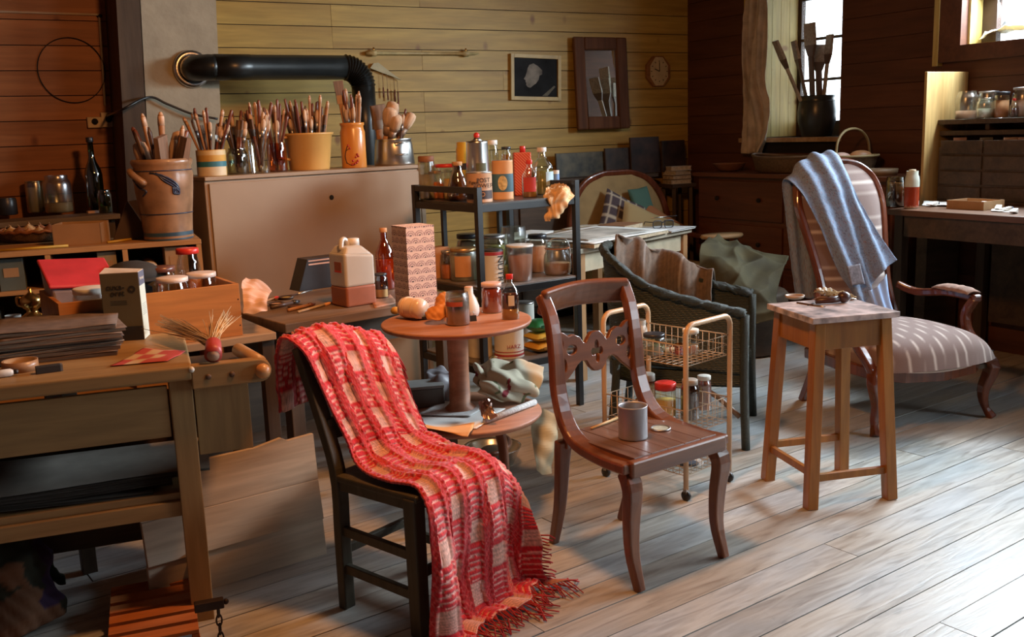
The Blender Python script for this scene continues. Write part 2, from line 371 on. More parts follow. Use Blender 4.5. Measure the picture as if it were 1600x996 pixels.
# window 2 : high, wide, with casing and pale reveal
w2 = struct(rbox('window_2', DKWALL, -.02, .05, W2[0] - .16, W2[1] + .1, W2[2] - .10, W2[2]), 'high wide window over the jar shelf')
rbox('casing', DKWALL, -.02, .05, W2[0] - .16, W2[0], W2[2], CEIL, w2)
rbox('casing_strip', REVEAL, -.0, .055, W2[0] - .20, W2[0] - .161, W2[2] - .12, CEIL, w2)
rbox('reveal_board', REVEAL, -.24, -.019, W2[0] - .001, W2[0] + .018, W2[2], W2[3], w2)
rbox('reveal_sill', REVEAL, -.24, -.019, W2[0], W2[1], W2[2] - .02, W2[2] + .006, w2)
rbox('sash_bar', SASH, -.19, -.14, W2[0] + .018, W2[0] + .12, W2[2], W2[3], w2)
rbox('sash_bar', SASH, -.19, -.14, W2[0] + .9, W2[0] + .95, W2[2], W2[3], w2)
rbox('pane', PANE, -.17, -.166, W2[0] + .12, W2[0] + .9, W2[2] + .006, W2[3], w2)
w3 = struct(rbox('window_3', SASH, -WT, .03, W3[0], W3[1], W3[2] - .04, W3[2]), 'large window beside the viewer out of frame')
for s in (W3[0], 5.65, 6.42, 7.2, W3[1] - .05): rbox('sash_bar', SASH, -WT + .05, -WT + .1, s, s + .05, W3[2], W3[3], w3)
# chimney, post
def back_at(x):                  # t on the back wall for photo column x
    d = ray(x, 190)[:2]; A = np.array([[d[0], -BD[0]], [d[1], -BD[1]]]); return np.linalg.solve(A, C0)[1]
tA, tB = back_at(205), back_at(332)
ch = rbox('chimney_breast', CONC, tB + .02, tA - .05, -.005, .42, 0, CEIL); tag(ch, 'grey plastered chimney pillar behind the brush pots', 'chimney')
po = rbox('timber_post', DARKV, tA - .045, tA + .09, -.005, .42, 0, CEIL); tag(po, 'dark timber post beside the grey chimney pillar', 'post')
for o in (ch, po):             # the old masonry leans a little
    for v in o.data.vertices: v.co.x += .046 * (v.co.z - 2.3)
# ================================================================== wooden sabre-leg chair
def curve2d(splines, ext, bev=0):
    c = bpy.data.curves.new('tmp', 'CURVE'); c.dimensions = '2D'; c.fill_mode = 'BOTH'; c.extrude = ext; c.bevel_depth = bev; c.bevel_resolution = 1
    for pts in splines:
        sp = c.splines.new('POLY'); sp.points.add(len(pts) - 1); sp.use_cyclic_u = True
        for k, (x, y) in enumerate(pts): sp.points[k].co = (x, y, 0, 1)
    o = bpy.data.objects.new('tmp', c); COL.objects.link(o); bpy.context.view_layer.update()
    me = bpy.data.meshes.new_from_object(o.evaluated_get(bpy.context.evaluated_depsgraph_get())); bpy.data.objects.remove(o); return me
def mesh_obj(name, me, mat, parent):
    me.name = name; me.materials.clear(); me.materials.append(mat); o = bpy.data.objects.new(name, me); COL.objects.link(o); o.parent = parent; return o
TH = math.radians(36)
chc = Z(1000, 925)[:2] + np.array([math.cos(TH), math.sin(TH)]) * .205 + np.array([-math.sin(TH), math.cos(TH)]) * .235
ch = thing('dining_chair', 'polished walnut chair with pierced splat and curved sabre legs holding a paint tin', 'chair', (chc[0], chc[1], 0), TH)
SZ = .455
for sx in (-1, 1):
    fl_ = cat([(sx*.205, -.175, SZ - .05), (sx*.212, -.212, SZ - .10), (sx*.208, -.20, .24), (sx*.205, -.20, .12), (sx*.205, -.235, 0)], 16)
    MB().rect(fl_, np.linspace(.048, .034, 16), list(np.interp(np.arange(16), [0, 3, 15], [.05, .062, .030])), up=(1, 0, 0)).build('leg', WALN, ch, bevel=.006)
    rl = cat([(sx*.185, .175, SZ - .03), (sx*.182, .190, .33), (sx*.178, .215, .16), (sx*.172, .265, 0)], 14)
    MB().rect(rl, np.linspace(.036, .03, 14), np.linspace(.06, .032, 14), up=(1, 0, 0)).build('leg', WALN, ch, bevel=.006)
    side = cat([(sx*.222, -.215, SZ - .028), (sx*.215, -.09, SZ - .03), (sx*.205, .06, SZ - .012), (sx*.198, .14, SZ + .045), (sx*.194, .185, SZ + .15), (sx*.191, .198, SZ + .28), (sx*.190, .22, SZ + .40), (sx*.194, .265, SZ + .49)], 26)
    MB().rect(side, np.linspace(.036, .034, 26), list(np.interp(np.arange(26), [0, 6, 12, 25], [.062, .066, .058, .046])), up=(1, 0, 0)).build('side_frame', WALN, ch, bevel=.007)
ar = [(-.205 + .41 * k / 12, .258 + .030 * math.sin(PI * k / 12), SZ + .46 + .012 * math.sin(PI * k / 12)) for k in range(13)]
MB().rect(ar, [.03] * 13, [.098] * 13, up=(0, -.35, 1)).build('top_rail', WALNX, ch, bevel=.012, seg=3)
MB().box(-.225, .225, -.228, -.195, SZ - .062, SZ - .004).build('front_rail', WALNX, ch, bevel=.008)
MB().box(-.19, .19, .15, .175, SZ - .06, SZ - .008).build('back_rail', WALNX, ch, bevel=.004)
STAINED = WOOD('stained_seat_boards', (.11, .05, .032), (.24, .135, .10), 1, .32, 8, coat=.2)
for k in range(5):
    a = -.196 + k * .0785
    MB().box(a, a + .0765, -.205, .165, SZ - .022, SZ + random.uniform(-.0005, .001)).build('seat_board', STAINED, ch, bevel=.0015)
# pierced splat
def ell(cx, cy, rx, ry, n=16, a0=0): return [(cx + rx * math.cos(a0 + 2*PI*k/n), cy + ry * math.sin(a0 + 2*PI*k/n)) for k in range(n)]
half = [(0.0, .072), (.018, .070), (.036, .052), (.048, .034), (.064, .040), (.078, .062), (.105, .074), (.128, .068), (.150, .086), (.186, .096), (.190, .02), (.190, -.10), (.176, -.105), (.150, -.082), (.122, -.060), (.096, -.034), (.076, -.022), (.05, -.026), (.036, -.05), (.018, -.068), (0.0, -.07)]
outl = half + [(-x, y) for x, y in half[::-1][1:-1]]
quat = [((.014 + .016 * abs(math.cos(2 * t))) * math.cos(t), (.020 + .024 * abs(math.cos(2 * t))) * math.sin(t)) for t in np.linspace(0, 2*PI, 33)[:-1]]
holes = [quat] + [ell(s * .118, .022, .026, .020) for s in (-1, 1)] + [ell(s * .155, -.03, .012, .026) for s in (-1, 1)] + [ell(s * .165, .05, .012, .02) for s in (-1, 1)]
sp = mesh_obj('pierced_splat', curve2d([outl] + holes, .007, .003), WALNX, ch); sp.location = (0, .205, SZ + .265); sp.rotation_euler = (PI/2 - .08, 0, 0)
# ================================================================== tall stool
st_c = sum(Z(*q)[:2] for q in [(1258, 795), (1388, 783), (1325, 733), (1199, 750)]) / 4
STH = math.radians(13); STZ = .775
st = thing('tall_stool', 'tall square wooden stool with splayed legs and paint-stained top', 'stool', (st_c[0], st_c[1], 0), STH)
for sx in (-1, 1):
    for sy in (-1, 1):
        MB().bar((sx*.178, sy*.178, 0), (sx*.143, sy*.143, STZ - .025), .046, .046, up=(0, 1, 0)).build('leg', STOOLW, st, bevel=.003)
for a in range(4):
    R = Matrix.Rotation(a * PI/2, 4, 'Z')
    MB().hexa([(-.135, -.158, STZ - .135), (.135, -.158, STZ - .135), (.135, -.14, STZ - .135), (-.135, -.14, STZ - .135), (-.128, -.158, STZ - .024), (.128, -.158, STZ - .024), (.128, -.14, STZ - .024), (-.128, -.14, STZ - .024)]).xf(R).build('apron', STOOLW, st, bevel=.002)
MB().bar((-.172, -.172, .145), (-.172, .172, .145), .02, .03).build('stretcher', STOOLW, st, bevel=.002)
MB().bar((-.172, -.172, .125), (.172, -.172, .125), .02, .03).build('stretcher', STOOLW, st, bevel=.002)
MB().bar((-.172, .172, .16), (.172, .172, .16), .02, .03).build('stretcher', STOOLW, st, bevel=.002)
stt = MB().box(-.19, .19, -.185, .185, STZ - .024, STZ).build('stool_top', M('painty_top', (.42, .33, .31), .3, var=.75, scale=16), st, bevel=.003)
# ================================================================== striped armchair
fl1, fr1 = Z(1365, 680)[:2], Z(1540, 652)[:2]
ATH = math.atan2(*(fr1 - fl1)[::-1]); AW = np.linalg.norm(fr1 - fl1)
acen = (fl1 + fr1) / 2 + np.array([-math.sin(ATH), math.cos(ATH)]) * .29
am = thing('armchair', 'mahogany armchair with striped upholstery and a floral apron over its back', 'armchair', (acen[0], acen[1], 0), ATH)
def stripes(u, base, line, per, wid):
    f = np.abs(((u / per) % 1) - .5) * 2; w = np.clip((f - (1 - wid)) / .10, 0, 1)[..., None]; return np.array(base) * (1 - w) + np.array(line) * w
UPH = VCOL('striped_upholstery', .8, .25, .3); CB, CL = (.20, .125, .105), (.56, .46, .40)
hw = AW / 2
for sx in (-1, 1):
    MB().rect(cat([(sx*(hw - .03), -.26, .33), (sx*(hw + .012), -.30, .27), (sx*(hw - .02), -.285, .15), (sx*(hw - .005), -.285, .06), (sx*(hw + .015), -.32, 0)], 16), list(np.interp(np.arange(16), [0, 4, 12, 15], [.06, .062, .03, .042])), list(np.interp(np.arange(16), [0, 4, 12, 15], [.06, .062, .03, .042])), up=(0, 1, 0)).build('leg', MAHOG, am, bevel=.008)
    MB().rect(cat([(sx*(hw - .08), .27, .36), (sx*(hw - .08), .30, .2), (sx*(hw - .07), .38, 0)], 8), .04, .04, up=(1, 0, 0)).build('leg', MAHOG, am, bevel=.005)
    arm = cat([(sx*(hw - .085), .30, .62), (sx*(hw - .03), .20, .585), (sx*(hw + .03), .05, .60), (sx*(hw + .05), -.10, .595), (sx*(hw + .045), -.155, .59)], 18)
    MB().rect(arm, list(np.interp(np.arange(18), [0, 17], [.035, .05])), [.04] * 18, up=(0, 0, 1)).build('arm', MAHOG, am, bevel=.01)
    MB().rect(cat([(sx*(hw + .045), -.135, .59), (sx*(hw + .02), -.10, .50), (sx*(hw - .005), -.16, .41), (sx*(hw + .01), -.265, .335), (sx*(hw - .0), -.285, .28)], 16), .042, .045, up=(1, 0, 0)).build('arm_support', MAHOG, am, bevel=.01)
    pad = np.array([[(sx*(hw + .035) + .042 * math.cos(a), y, .615 + .03 * max(0, math.sin(a)) * (1 - abs((y + .01) / .135) ** 4)) for a in np.linspace(0, PI, 9)] for y in np.linspace(-.135, .12, 12)])
    if sx > 0: pad[..., 2] += .004 * fbm(pad, 40, 3)
    MB().grid(pad).build('arm_pad', M('worn_pad_fabric', (.33, .20, .15), .85, var=.3, scale=20, bump=.3), am, solid=.006)
fr = [(hw * 1.0 * math.sin(a), -.30 - .045 * math.cos(a * 1.0) + .04, .315 - .0) for a in np.linspace(-1.3, 1.3, 15)]
MB().rect([(-hw + .02, .28, .30), (-hw, 0, .30), (-hw + .01, -.24, .30), (-hw * .6, -.325, .285), (0, -.345, .275), (hw * .6, -.325, .285), (hw - .01, -.24, .30), (hw, 0, .30), (hw - .02, .28, .30)], .04, .06).build('seat_rail', MAHOG, am, bevel=.008)
sg = np.zeros((46, 60, 3))
for i, v in enumerate(np.linspace(0, 1, 46)):
    for j, u in enumerate(np.linspace(-1, 1, 60)):
        wv = hw * (1.0 - .10 * (v - .2)); yy = -.36 + v * .66 - .05 * (1 - abs(u) ** 2.5) * (1 - v) + .03 * abs(u) ** 3 * (1 - v)
        e = (1 - abs(u) ** 6) * (1 - abs(2 * v - 1) ** 8); sg[i, j] = (u * wv, yy, .32 + .13 * e ** .6 + .045 * e * (1 - u * u) * (1 - (2*v - 1) ** 2))
MB().grid(sg).build('seat_cushion', UPH, am, colors=stripes(sg[..., 0] + .1 * sg[..., 1], CB, CL, .065, .16))
MB().tube(cat([(-hw + .0, -.22, .33), (-hw * .6, -.345, .315), (0, -.375, .305), (hw * .6, -.345, .315), (hw, -.22, .33)], 20), .008, 6).build('piping', M('pale_gimp', (.55, .40, .33), .8), am)
# back : spoon outline in the plane of the back, leaning
def bk(x, h, off=0.0): return (x, .255 + .30 * ((h - .38) / .95) ** 1.15 + off, h)
half_o = [(0.245, .40), (.225, .52), (.215, .66), (.235, .82), (.262, .98), (.272, 1.09), (.245, 1.20), (.17, 1.27), (.085, 1.295), (0, 1.30)]
outer = cat(half_o, 34); full = np.vstack([outer, outer[::-1][1:] * np.array([-1, 1])])
MB().rect([bk(x, h) for x, h in full], [.034] * len(full), [.045] * len(full), up=(0, 1, .25)).build('back_frame', MAHOG, am, bevel=.009, seg=3)
bg = np.zeros((60, 26, 3))
for i, h in enumerate(np.linspace(.42, 1.28, 60)):
    wv = np.interp(h, outer[:, 1], outer[:, 0]) - .012
    for j, u in enumerate(np.linspace(-1, 1, 26)): e = (1 - u ** 4); bg[i, j] = bk(u * wv, h, -.010 - .045 * e * min(1, (1.30 - h) * 6) )
MB().grid(bg).build('back_upholstery', UPH, am, colors=stripes(bg[..., 2] + .0, CB, CL, .062, .16))
b2 = bg.copy(); b2[..., 1] = .255 + .30 * ((b2[..., 2] - .38) / .95) ** 1.15 + .02
MB().grid(b2).build('back_panel', M('back_cloth', (.20, .10, .08), .9), am)
MB().box(-hw + .02, hw - .02, -.3, .27, .262, .285).build('seat_base', DARKW, am)
# apron of blue flowered cotton draped over the back
def bw(x, h, off): return np.array(bk(x, h, off))
lat = [[bw(-.31, .60, .11), bw(-.27, .58, .12), bw(-.21, .56, .12), bw(-.15, .58, .11), bw(-.1, .6, .1)],
       [bw(-.30, 1.00, .09), bw(-.25, 1.02, .08), bw(-.17, 1.05, .07), bw(-.09, 1.1, .06), bw(-.03, 1.15, .06)],
       [bw(-.315, 1.20, .03), bw(-.24, 1.275, .01), bw(-.15, 1.33, .01), bw(-.06, 1.345, .01), bw(.03, 1.345, .01)],
       [bw(-.285, 1.155, -.055), bw(-.21, 1.20, -.075), bw(-.12, 1.225, -.09), bw(-.035, 1.25, -.085), bw(.04, 1.27, -.06)],
       [bw(-.215, .98, -.07), bw(-.15, .98, -.09), bw(-.06, 1.0, -.095), bw(.01, 1.05, -.1), bw(.07, 1.09, -.09)],
       [bw(-.15, .74, -.075), bw(-.08, .73, -.11), bw(-.01, .77, -.10), bw(.06, .84, -.125), bw(.135, .90, -.10)],
       [bw(-.085, .60, -.08), bw(-.04, .56, -.12), bw(.02, .64, -.11), bw(.09, .72, -.15), bw(.20, .76, -.12)]]
ag = surf(np.array(lat), 220, 140); n_ = nrm(ag); uu = np.linspace(0, 1, 140)[None, :]; vv = np.linspace(0, 1, 220)[:, None]
ag = ag + n_ * (.011 * np.sin(uu * 21 + vv * 5) * (.4 + vv) + .006 * fbm(ag, 16, 5))[..., None]
fl_c = RNG.random((220, 140)); fc = np.where((fl_c > .86)[..., None], np.array([.13, .14, .19]), np.array([.22, .285, .40])); fc = np.where((fl_c < .07)[..., None], np.array([.26, .17, .17]), fc)
ap = MB().grid(ag).build('cotton_apron', VCOL('flowered_cotton', .85, .1), None, colors=fc, solid=.003)
tag(ap, 'blue flowered cotton apron draped over the armchair back', 'apron'); ap.location = am.location; ap.rotation_euler = am.rotation_euler
tail = surf(np.array([[bw(-.02, .62, -.13), bw(.03, .64, -.145), bw(.10, .70, -.15)], [bw(.0, .54, -.13), bw(.045, .54, -.15), bw(.105, .56, -.14)], [bw(.03, .44, -.14), bw(.08, .43, -.155), bw(.13, .44, -.15)]]), 26, 18)
tail = tail + nrm(tail) * (.006 * np.sin(np.linspace(0, 1, 18)[None] * 16))[..., None]
MB().grid(tail).build('apron_tie', MATS['flowered_cotton'], ap, colors=np.full((26, 18, 3), (.36, .48, .72)), solid=.003)
pk = surf(np.array([[bw(-.125, .755, -.125), bw(-.05, .765, -.14)], [bw(-.115, .655, -.125), bw(-.04, .66, -.14)]]), 10, 10)
MB().grid(pk).build('apron_pocket', M('pocket_cloth', (.20, .19, .22), .9, var=.4, scale=70), ap, solid=.004)
# dried bundle on the near arm
bp = np.array(am.matrix_basis @ Vector((-hw - .03, 0, .63)))
du = thing('dried_posy', 'tangled dried grass posy on the near arm of the armchair', 'dried flowers', (*(C0 * 0 + np.array([acen[0], acen[1]]) + np.array([math.cos(ATH), math.sin(ATH)]) * (-hw - .035)), .648), ATH)
g = MB()
for k in range(34):
    a = random.uniform(-.10, .06); x = random.uniform(-.04, .04)
    g.tube([(x, a - .06, random.uniform(.0, .02)), (x * .5, a, random.uniform(.008, .035)), (random.uniform(-.05, .05), a + .07, random.uniform(.0, .03))], .0022, 4)
g.build('stems', M('dry_straw', (.50, .38, .22), .9, var=.4), du); du['kind'] = 'thing'
g = MB(); [g.ball((random.uniform(-.04, .04), random.uniform(.05, .1), random.uniform(.012, .03)), .013, 6, k=4) for _ in range(9)]
g.build('seed_heads', M('pale_seed', (.62, .56, .48), .9), du)
# ================================================================== round two-tier table
rc = P(728, 655, 3.80); RTX, RTY = rc[0] - .02, 3.80; RTZ = .805; RLZ = .44
rt = thing('round_table', 'small round two-tier table with chipped red-brown top and bent legs', 'table', (RTX, RTY, 0), .3)
MB().lathe([(.0, -.022), (.275, -.022), (.288, -.018), (.294, -.008), (.292, -.001), (.286, 0), (.0, 0)], 48, (0, 0, RTZ)).build('tabletop', TILET, rt)
MB().lathe([(.0, -.03), (.27, -.03), (.285, -.024), (.298, -.01), (.295, 0), (.0, 0)], 48, (.02, -.02, RLZ)).build('lower_tier', TILET, rt)
MB().lathe([(.06, RLZ), (.06, RLZ + .015), (.042, RLZ + .03), (.040, .6), (.042, RTZ - .05), (.07, RTZ - .03), (.07, RTZ - .02)], 24).build('pedestal', TILET, rt)
for k in range(4):
    a = -1.05 + k * PI/2; c, s = math.cos(a), math.sin(a)
    MB().tube(cat([(c*.20, s*.20, RLZ - .02), (c*.225, s*.225, .34), (c*.235, s*.235, .2), (c*.26, s*.26, .08), (c*.30, s*.30, 0)], 14), list(np.linspace(.022, .014, 14)), 10).build('leg', WALN, rt)
MB().tube([(.19 * math.cos(t), .19 * math.sin(t), .30) for t in np.linspace(0, 2*PI, 33)[:-1]], .011, 8, closed=True).build('hoop_stretcher', WALN, rt)
# ================================================================== black rack
RA = np.array([-.150, 5.0]); RB = np.array([.365, 5.38]); RU = (RB - RA) / np.linalg.norm(RB - RA); RW = np.linalg.norm(RB - RA); RD = .60
RTH = math.atan2(RU[1], RU[0])
rk = thing('metal_rack', 'black square-tube rack crowded with bottles tins and jars', 'shelf rack', (RA[0], RA[1], 0), RTH)
RS = (.325, .737, 1.17)
for x in (0, RW):
    for y in (0, RD): MB().box(x - .016, x + .016, y - .016, y + .016, 0, 1.252).build('post', BLACKM, rk, bevel=.002)
for x in (0, RW): MB().box(x - .014, x + .014, .016, RD - .016, 1.218, 1.25).build('end_rail', BLACKM, rk, bevel=.002)
for z in RS:
    for y in (0, RD): MB().box(.016, RW - .016, y - .012, y + .012, z - .045, z - .008).build('rail', BLACKM, rk, bevel=.002)
    for x in (0, RW): MB().box(x - .012, x + .012, .016, RD - .016, z - .045, z - .008).build('rail', BLACKM, rk, bevel=.002)
    MB().box(.014, RW - .014, -.01, RD + .01, z - .012, z).build('shelf', M('grey_shelf_board', (.17, .14, .12), .5, var=.25) if z < 1 else M('black_shelf_board', (.06, .055, .05), .35, var=.3), rk, bevel=.002)
for x in (.12, RW - .14): MB().box(x - .012, x + .012, RD - .1, RD - .076, RS[1], RS[2] - .045).build('support', BLACKM, rk)
def RK(x, y, z): v = RA + RU * x + np.array([-RU[1], RU[0]]) * y; return (v[0], v[1], z)
def rk_at(px, y, lev):          # point on a rack shelf under photo column px, y back from the front edge
    A = RA + np.array([-RU[1], RU[0]]) * y; d = ray(px, 300)[:2]
    s = np.linalg.solve(np.array([[d[0], -RU[0]], [d[1], -RU[1]]]), A)[1]; v = A + RU * s; return (v[0], v[1], RS[lev])
# ================================================================== wire trolley
tA_, tB_, tC_ = Z(1072, 783)[:2], Z(1139, 753)[:2], Z(942, 747)[:2]
TTH = math.atan2(*(tB_ - tA_)[::-1]); TWd = np.linalg.norm(tB_ - tA_); TDp = float((tC_ - tA_) @ np.array([-math.sin(TTH), math.cos(TTH)]))
tr = thing('wire_trolley', 'cream wire basket trolley on castors loaded with jars', 'trolley', (tA_[0], tA_[1], 0), TTH)
CRM = M('cream_tube', (.66, .43, .25), .35, var=.12); WIRE = M('cream_wire', (.62, .47, .32), .4, var=.1)
TH_ = .735
for y in (0, TDp):
    pts = [(0, y, .05), (0, y, .4), (0, y, TH_ - .05)] + [(.045 - .045 * math.cos(a), y, TH_ - .045 + .045 * math.sin(a)) for a in np.linspace(.2, PI/2, 5)] + \
          [(TWd - .045 + .045 * math.sin(a), y, TH_ - .045 + .045 * math.cos(a)) for a in np.linspace(0, PI/2 - .2, 5)] + [(TWd, y, TH_ - .05), (TWd, y, .4), (TWd, y, .05)]
    MB().tube(pts, .0115, 10, up=(0, 1, 0)).build('end_hoop', CRM, tr)
    for x in (0, TWd):
        w = MB().lathe([(.0, -.009), (.018, -.009), (.022, -.005), (.022, .005), (.018, .009), (0, .009)], 16).xf(Matrix.Translation((x, y, .022)) @ Matrix.Rotation(PI/2, 4, 'Y')).build('castor', BLACKM, tr)
        MB().bar((x, y, .03), (x, y, .055), .018, .018).build('castor_fork', TINM, w)
def wire_basket(z0, hgt, nx=9, ny=14):
    b = MB(); r = .0018; x0, x1, y0, y1 = .004, TWd - .004, .004, TDp - .004
    for z, rr in ((z0 + hgt, .003), (z0, .0022), (z0 + hgt * .5, r)): b.tube([(x0, y0, z), (x1, y0, z), (x1, y1, z), (x0, y1, z)], rr, 5, closed=True)
    for k in range(nx): x = x0 + (x1 - x0) * k / (nx - 1); b.tube([(x, y0, z0 + hgt), (x, y0, z0), (x, y1, z0), (x, y1, z0 + hgt)], r, 4, up=(1, 0, 0))
    for k in range(ny): y = y0 + (y1 - y0) * k / (ny - 1); b.tube([(x0, y, z0 + hgt), (x0, y, z0), (x1, y, z0), (x1, y, z0 + hgt)], r, 4, up=(0, 1, 0))
    return b.build('wire_basket', WIRE, tr)
TB = (.105, .275, .565)
for z, hh in zip(TB, (.07, .105, .085)): wire_basket(z, hh)
def TR(x, y, lev): v = tA_ + np.array([math.cos(TTH), math.sin(TTH)]) * x + np.array([-math.sin(TTH), math.cos(TTH)]) * y; return (v[0], v[1], TB[lev] + .003)
# ================================================================== wicker chair
wf1 = Z(1162, 703)[:2]; WTH = math.radians(-17)      # local x = facing direction
wc = thing('wicker_armchair', 'dark green wicker tub chair with a braided rim behind the trolley', 'armchair', (wf1[0], wf1[1], 0), WTH)
WG = M('green_black_wicker', (.030, .040, .028), .38, var=.5, scale=120, bump=.9, spec=.6)
def weave_mat():
    m, nt, bs = _new('woven_wicker'); v = _coord(nt, (1, 1, 1), False)
    w1 = nt.nodes.new('ShaderNodeTexWave'); w1.bands_direction = 'Z'; w1.inputs['Scale'].default_value = 38; w1.inputs['Distortion'].default_value = 1.0; nt.links.new(v, w1.inputs[0])
    w2 = nt.nodes.new('ShaderNodeTexWave'); w2.bands_direction = 'DIAGONAL'; w2.inputs['Scale'].default_value = 24; nt.links.new(v, w2.inputs[0])
    f = _mix(nt, .5, w1.outputs[0], w2.outputs[0], 'MULTIPLY')
    nt.links.new(_ramp(nt, f, [(.1, (.008, .010, .008)), (.7, (.045, .060, .042))]), bs.inputs['Base Color']); bs.inputs['Roughness'].default_value = .42
    _bump(nt, bs, f, .9, .006); return m
WV = weave_mat()
WL, WW = .62, .58       # length back, width to far side; near front leg at origin, x forward
plan = [(0.0, 0.0), (-.20, -.005), (-.44, 0.0), (-.60, .05), (-.69, .17), (-.71, WW / 2)]; plan += [(x, WW - y) for x, y in plan[::-1][1:]]
hts = [.655, .70, .77, .87, .925, .935]; hts += hts[::-1][1:]
rim = cat([(x, y, h) for (x, y), h in zip(plan, hts)], 70)
MB().tube(rim, [.022 + .004 * math.sin(k * 1.7) for k in range(70)], 8).build('braided_rim', WG, wc)
br = MB()
for ph in (0, PI):
    br.tube([rim[k] + np.array([0, 0, .016 * math.sin(k * 1.3 + ph)]) + .016 * math.cos(k * 1.3 + ph) * np.array([0, 1, 0]) for k in range(70)], .012, 6)
br.build('rim_braid', WG, wc)
sh = np.array([[(p[0] * (1 - .06 * a), WW/2 + (p[1] - WW/2) * (1 - .05 * a), p[2] * (1 - a) + a * (.36 + .05 * math.sin(PI * k / 69))) for k, p in enumerate(rim)] for a in np.linspace(0, 1, 14)])
MB().grid(sh).build('woven_shell', WV, wc, solid=.014)
sk = np.array([[(x * .96, WW/2 + (y - WW/2) * .94, z) for (x, y) in [(p[0], p[1]) for p in rim]] for z in (.37, .33, .30)])
MB().grid(sk).build('apron_band', WV, wc, solid=.012)
MB().poly([(p[0] * .95, WW/2 + (p[1] - WW/2) * .94, .345) for p in rim[::2]], (0, 0, .035)).build('seat', WV, wc)
for k, (x, y) in enumerate([(0, 0), (0, WW), (-.62, .06), (-.62, WW - .06)]):
    top = .65 if k < 2 else .4
    MB().tube(cat([(x, y, top), (x * 1.0, y, .3), (x + (.01 if k < 2 else -.03), y, 0)], 10), .021, 10).build('leg', WG, wc)
MB().tube(cat([(-.02, 0, .16), (-.15, 0, .27), (-.30, 0, .30), (-.45, .01, .27), (-.56, .06, .14)], 16), .013, 8).build('arched_brace', M('cane_brown', (.16, .10, .06), .5), wc)
def WC(x, y, z): c, s = math.cos(WTH), math.sin(WTH); return np.array([wf1[0] + x*c - y*s, wf1[1] + x*s + y*c, z])
# brown cardigan hung over the far back rim
kl = []
prof_in = [(-.52, .05), (-.40, .015), (-.28, .01), (-.17, .01)]
lat = []
for q, (dy, dz) in enumerate([(-.055, -.16), (-.05, -.04), (.0, .055), (.055, -.03), (.07, -.17), (.075, -.30)]):
    row = []
    for k in range(8):
        t = k / 7; x = -.66 + .46 * t; h = np.interp(t, [0, .2, .6, 1], [.93, .88, .79, .72]); yb = np.interp(t, [0, .15, .4, 1], [WW - .19, WW - .08, WW, WW + .005])
        row.append(WC(x, yb + dy + .022 * math.sin(k * 2.3), h + dz + .010 * math.sin(k * 2.1 + q * .4)))
    lat.append(row)
cg = surf(np.array(lat), 60, 90); cg = cg + nrm(cg) * (.034 * np.sin(np.linspace(0, 1, 90)[None, :] * 17 + 1.3 * np.sin(np.linspace(0, 1, 90) * 5)[None, :] + 1.2 * np.linspace(0, 1, 60)[:, None]) * np.linspace(.35, 1, 60)[:, None] + .014 * fbm(cg, 15, 2))[..., None]
rib = .92 + .10 * np.sin(np.linspace(0, 1, 90) * 2 * PI * 22)[None, :, None] + .30 * (RNG.random((60, 90, 1)) - .5); seam = np.zeros((60, 90, 1)); seam[:, 22:24] = seam[:, 58:60] = .5
cl = MB().grid(cg).build('brown_cardigan', VCOL('brown_rib_knit', .95, .5, .3, 260), colors=np.clip(np.array([.15, .102, .072]) * rib + seam * .25, 0, 1), solid=.008)
tag(cl, 'brown ribbed cardigan hung over the wicker chair rim', 'cardigan')
# ================================================================== chair under the red blanket
RLx, FLx = np.array([-.575, 3.04]), np.array([-.315, 2.83]); BF = (FLx - RLx) / np.linalg.norm(FLx - RLx); BS = np.array([-BF[1], BF[0]])
BCT = math.atan2(BF[1], BF[0]); BL = np.linalg.norm(FLx - RLx)
bc = thing('side_chair', 'dark painted wooden chair half hidden under the red blanket', 'chair', (RLx[0], RLx[1], 0), BCT)
DKP = WOOD('dark_olive_paint', (.055, .045, .028), (.095, .078, .05), 2, .5)
BWd = .33
for y in (0, BWd):
    MB().rect(cat([(-.0, y, 0), (0, y, .25), (0, y, .45), (-.05, y, .62), (-.145, y, .80 if y else .86)], 14), .034, .046, up=(0, 1, 0)).build('leg', DKP, bc, bevel=.005)
    MB().bar((BL, y, 0), (BL, y, .45), .046, .046, w2=.05, h2=.05).build('leg', DKP, bc, bevel=.006)
    for z in (.14, .27): MB().bar((0, y, z), (BL, y, z - .01), .02, .032).build('rung', DKP, bc, bevel=.003)
    MB().bar((0, y, .435), (BL, y, .435), .03, .05).build('seat_rail', DKP, bc, bevel=.004)
for x, z in ((BL, .435), (0, .435)): MB().bar((x, 0, z), (x, BWd, z), .03, .05).build('seat_rail', DKP, bc, bevel=.004)
for x, z in ((BL, .2), (0, .2)): MB().bar((x, 0, z), (x, BWd, z), .02, .03).build('rung', DKP, bc, bevel=.003)
MB().box(-.02, BL + .03, -.02, BWd + .02, .44, .462).build('seat', DKP, bc, bevel=.006)
for z, x in ((.60, -.04), (.745, -.112)): MB().bar((x, 0, z), (x, BWd, z), .022, .07).build('back_slat', DKP, bc, bevel=.004)
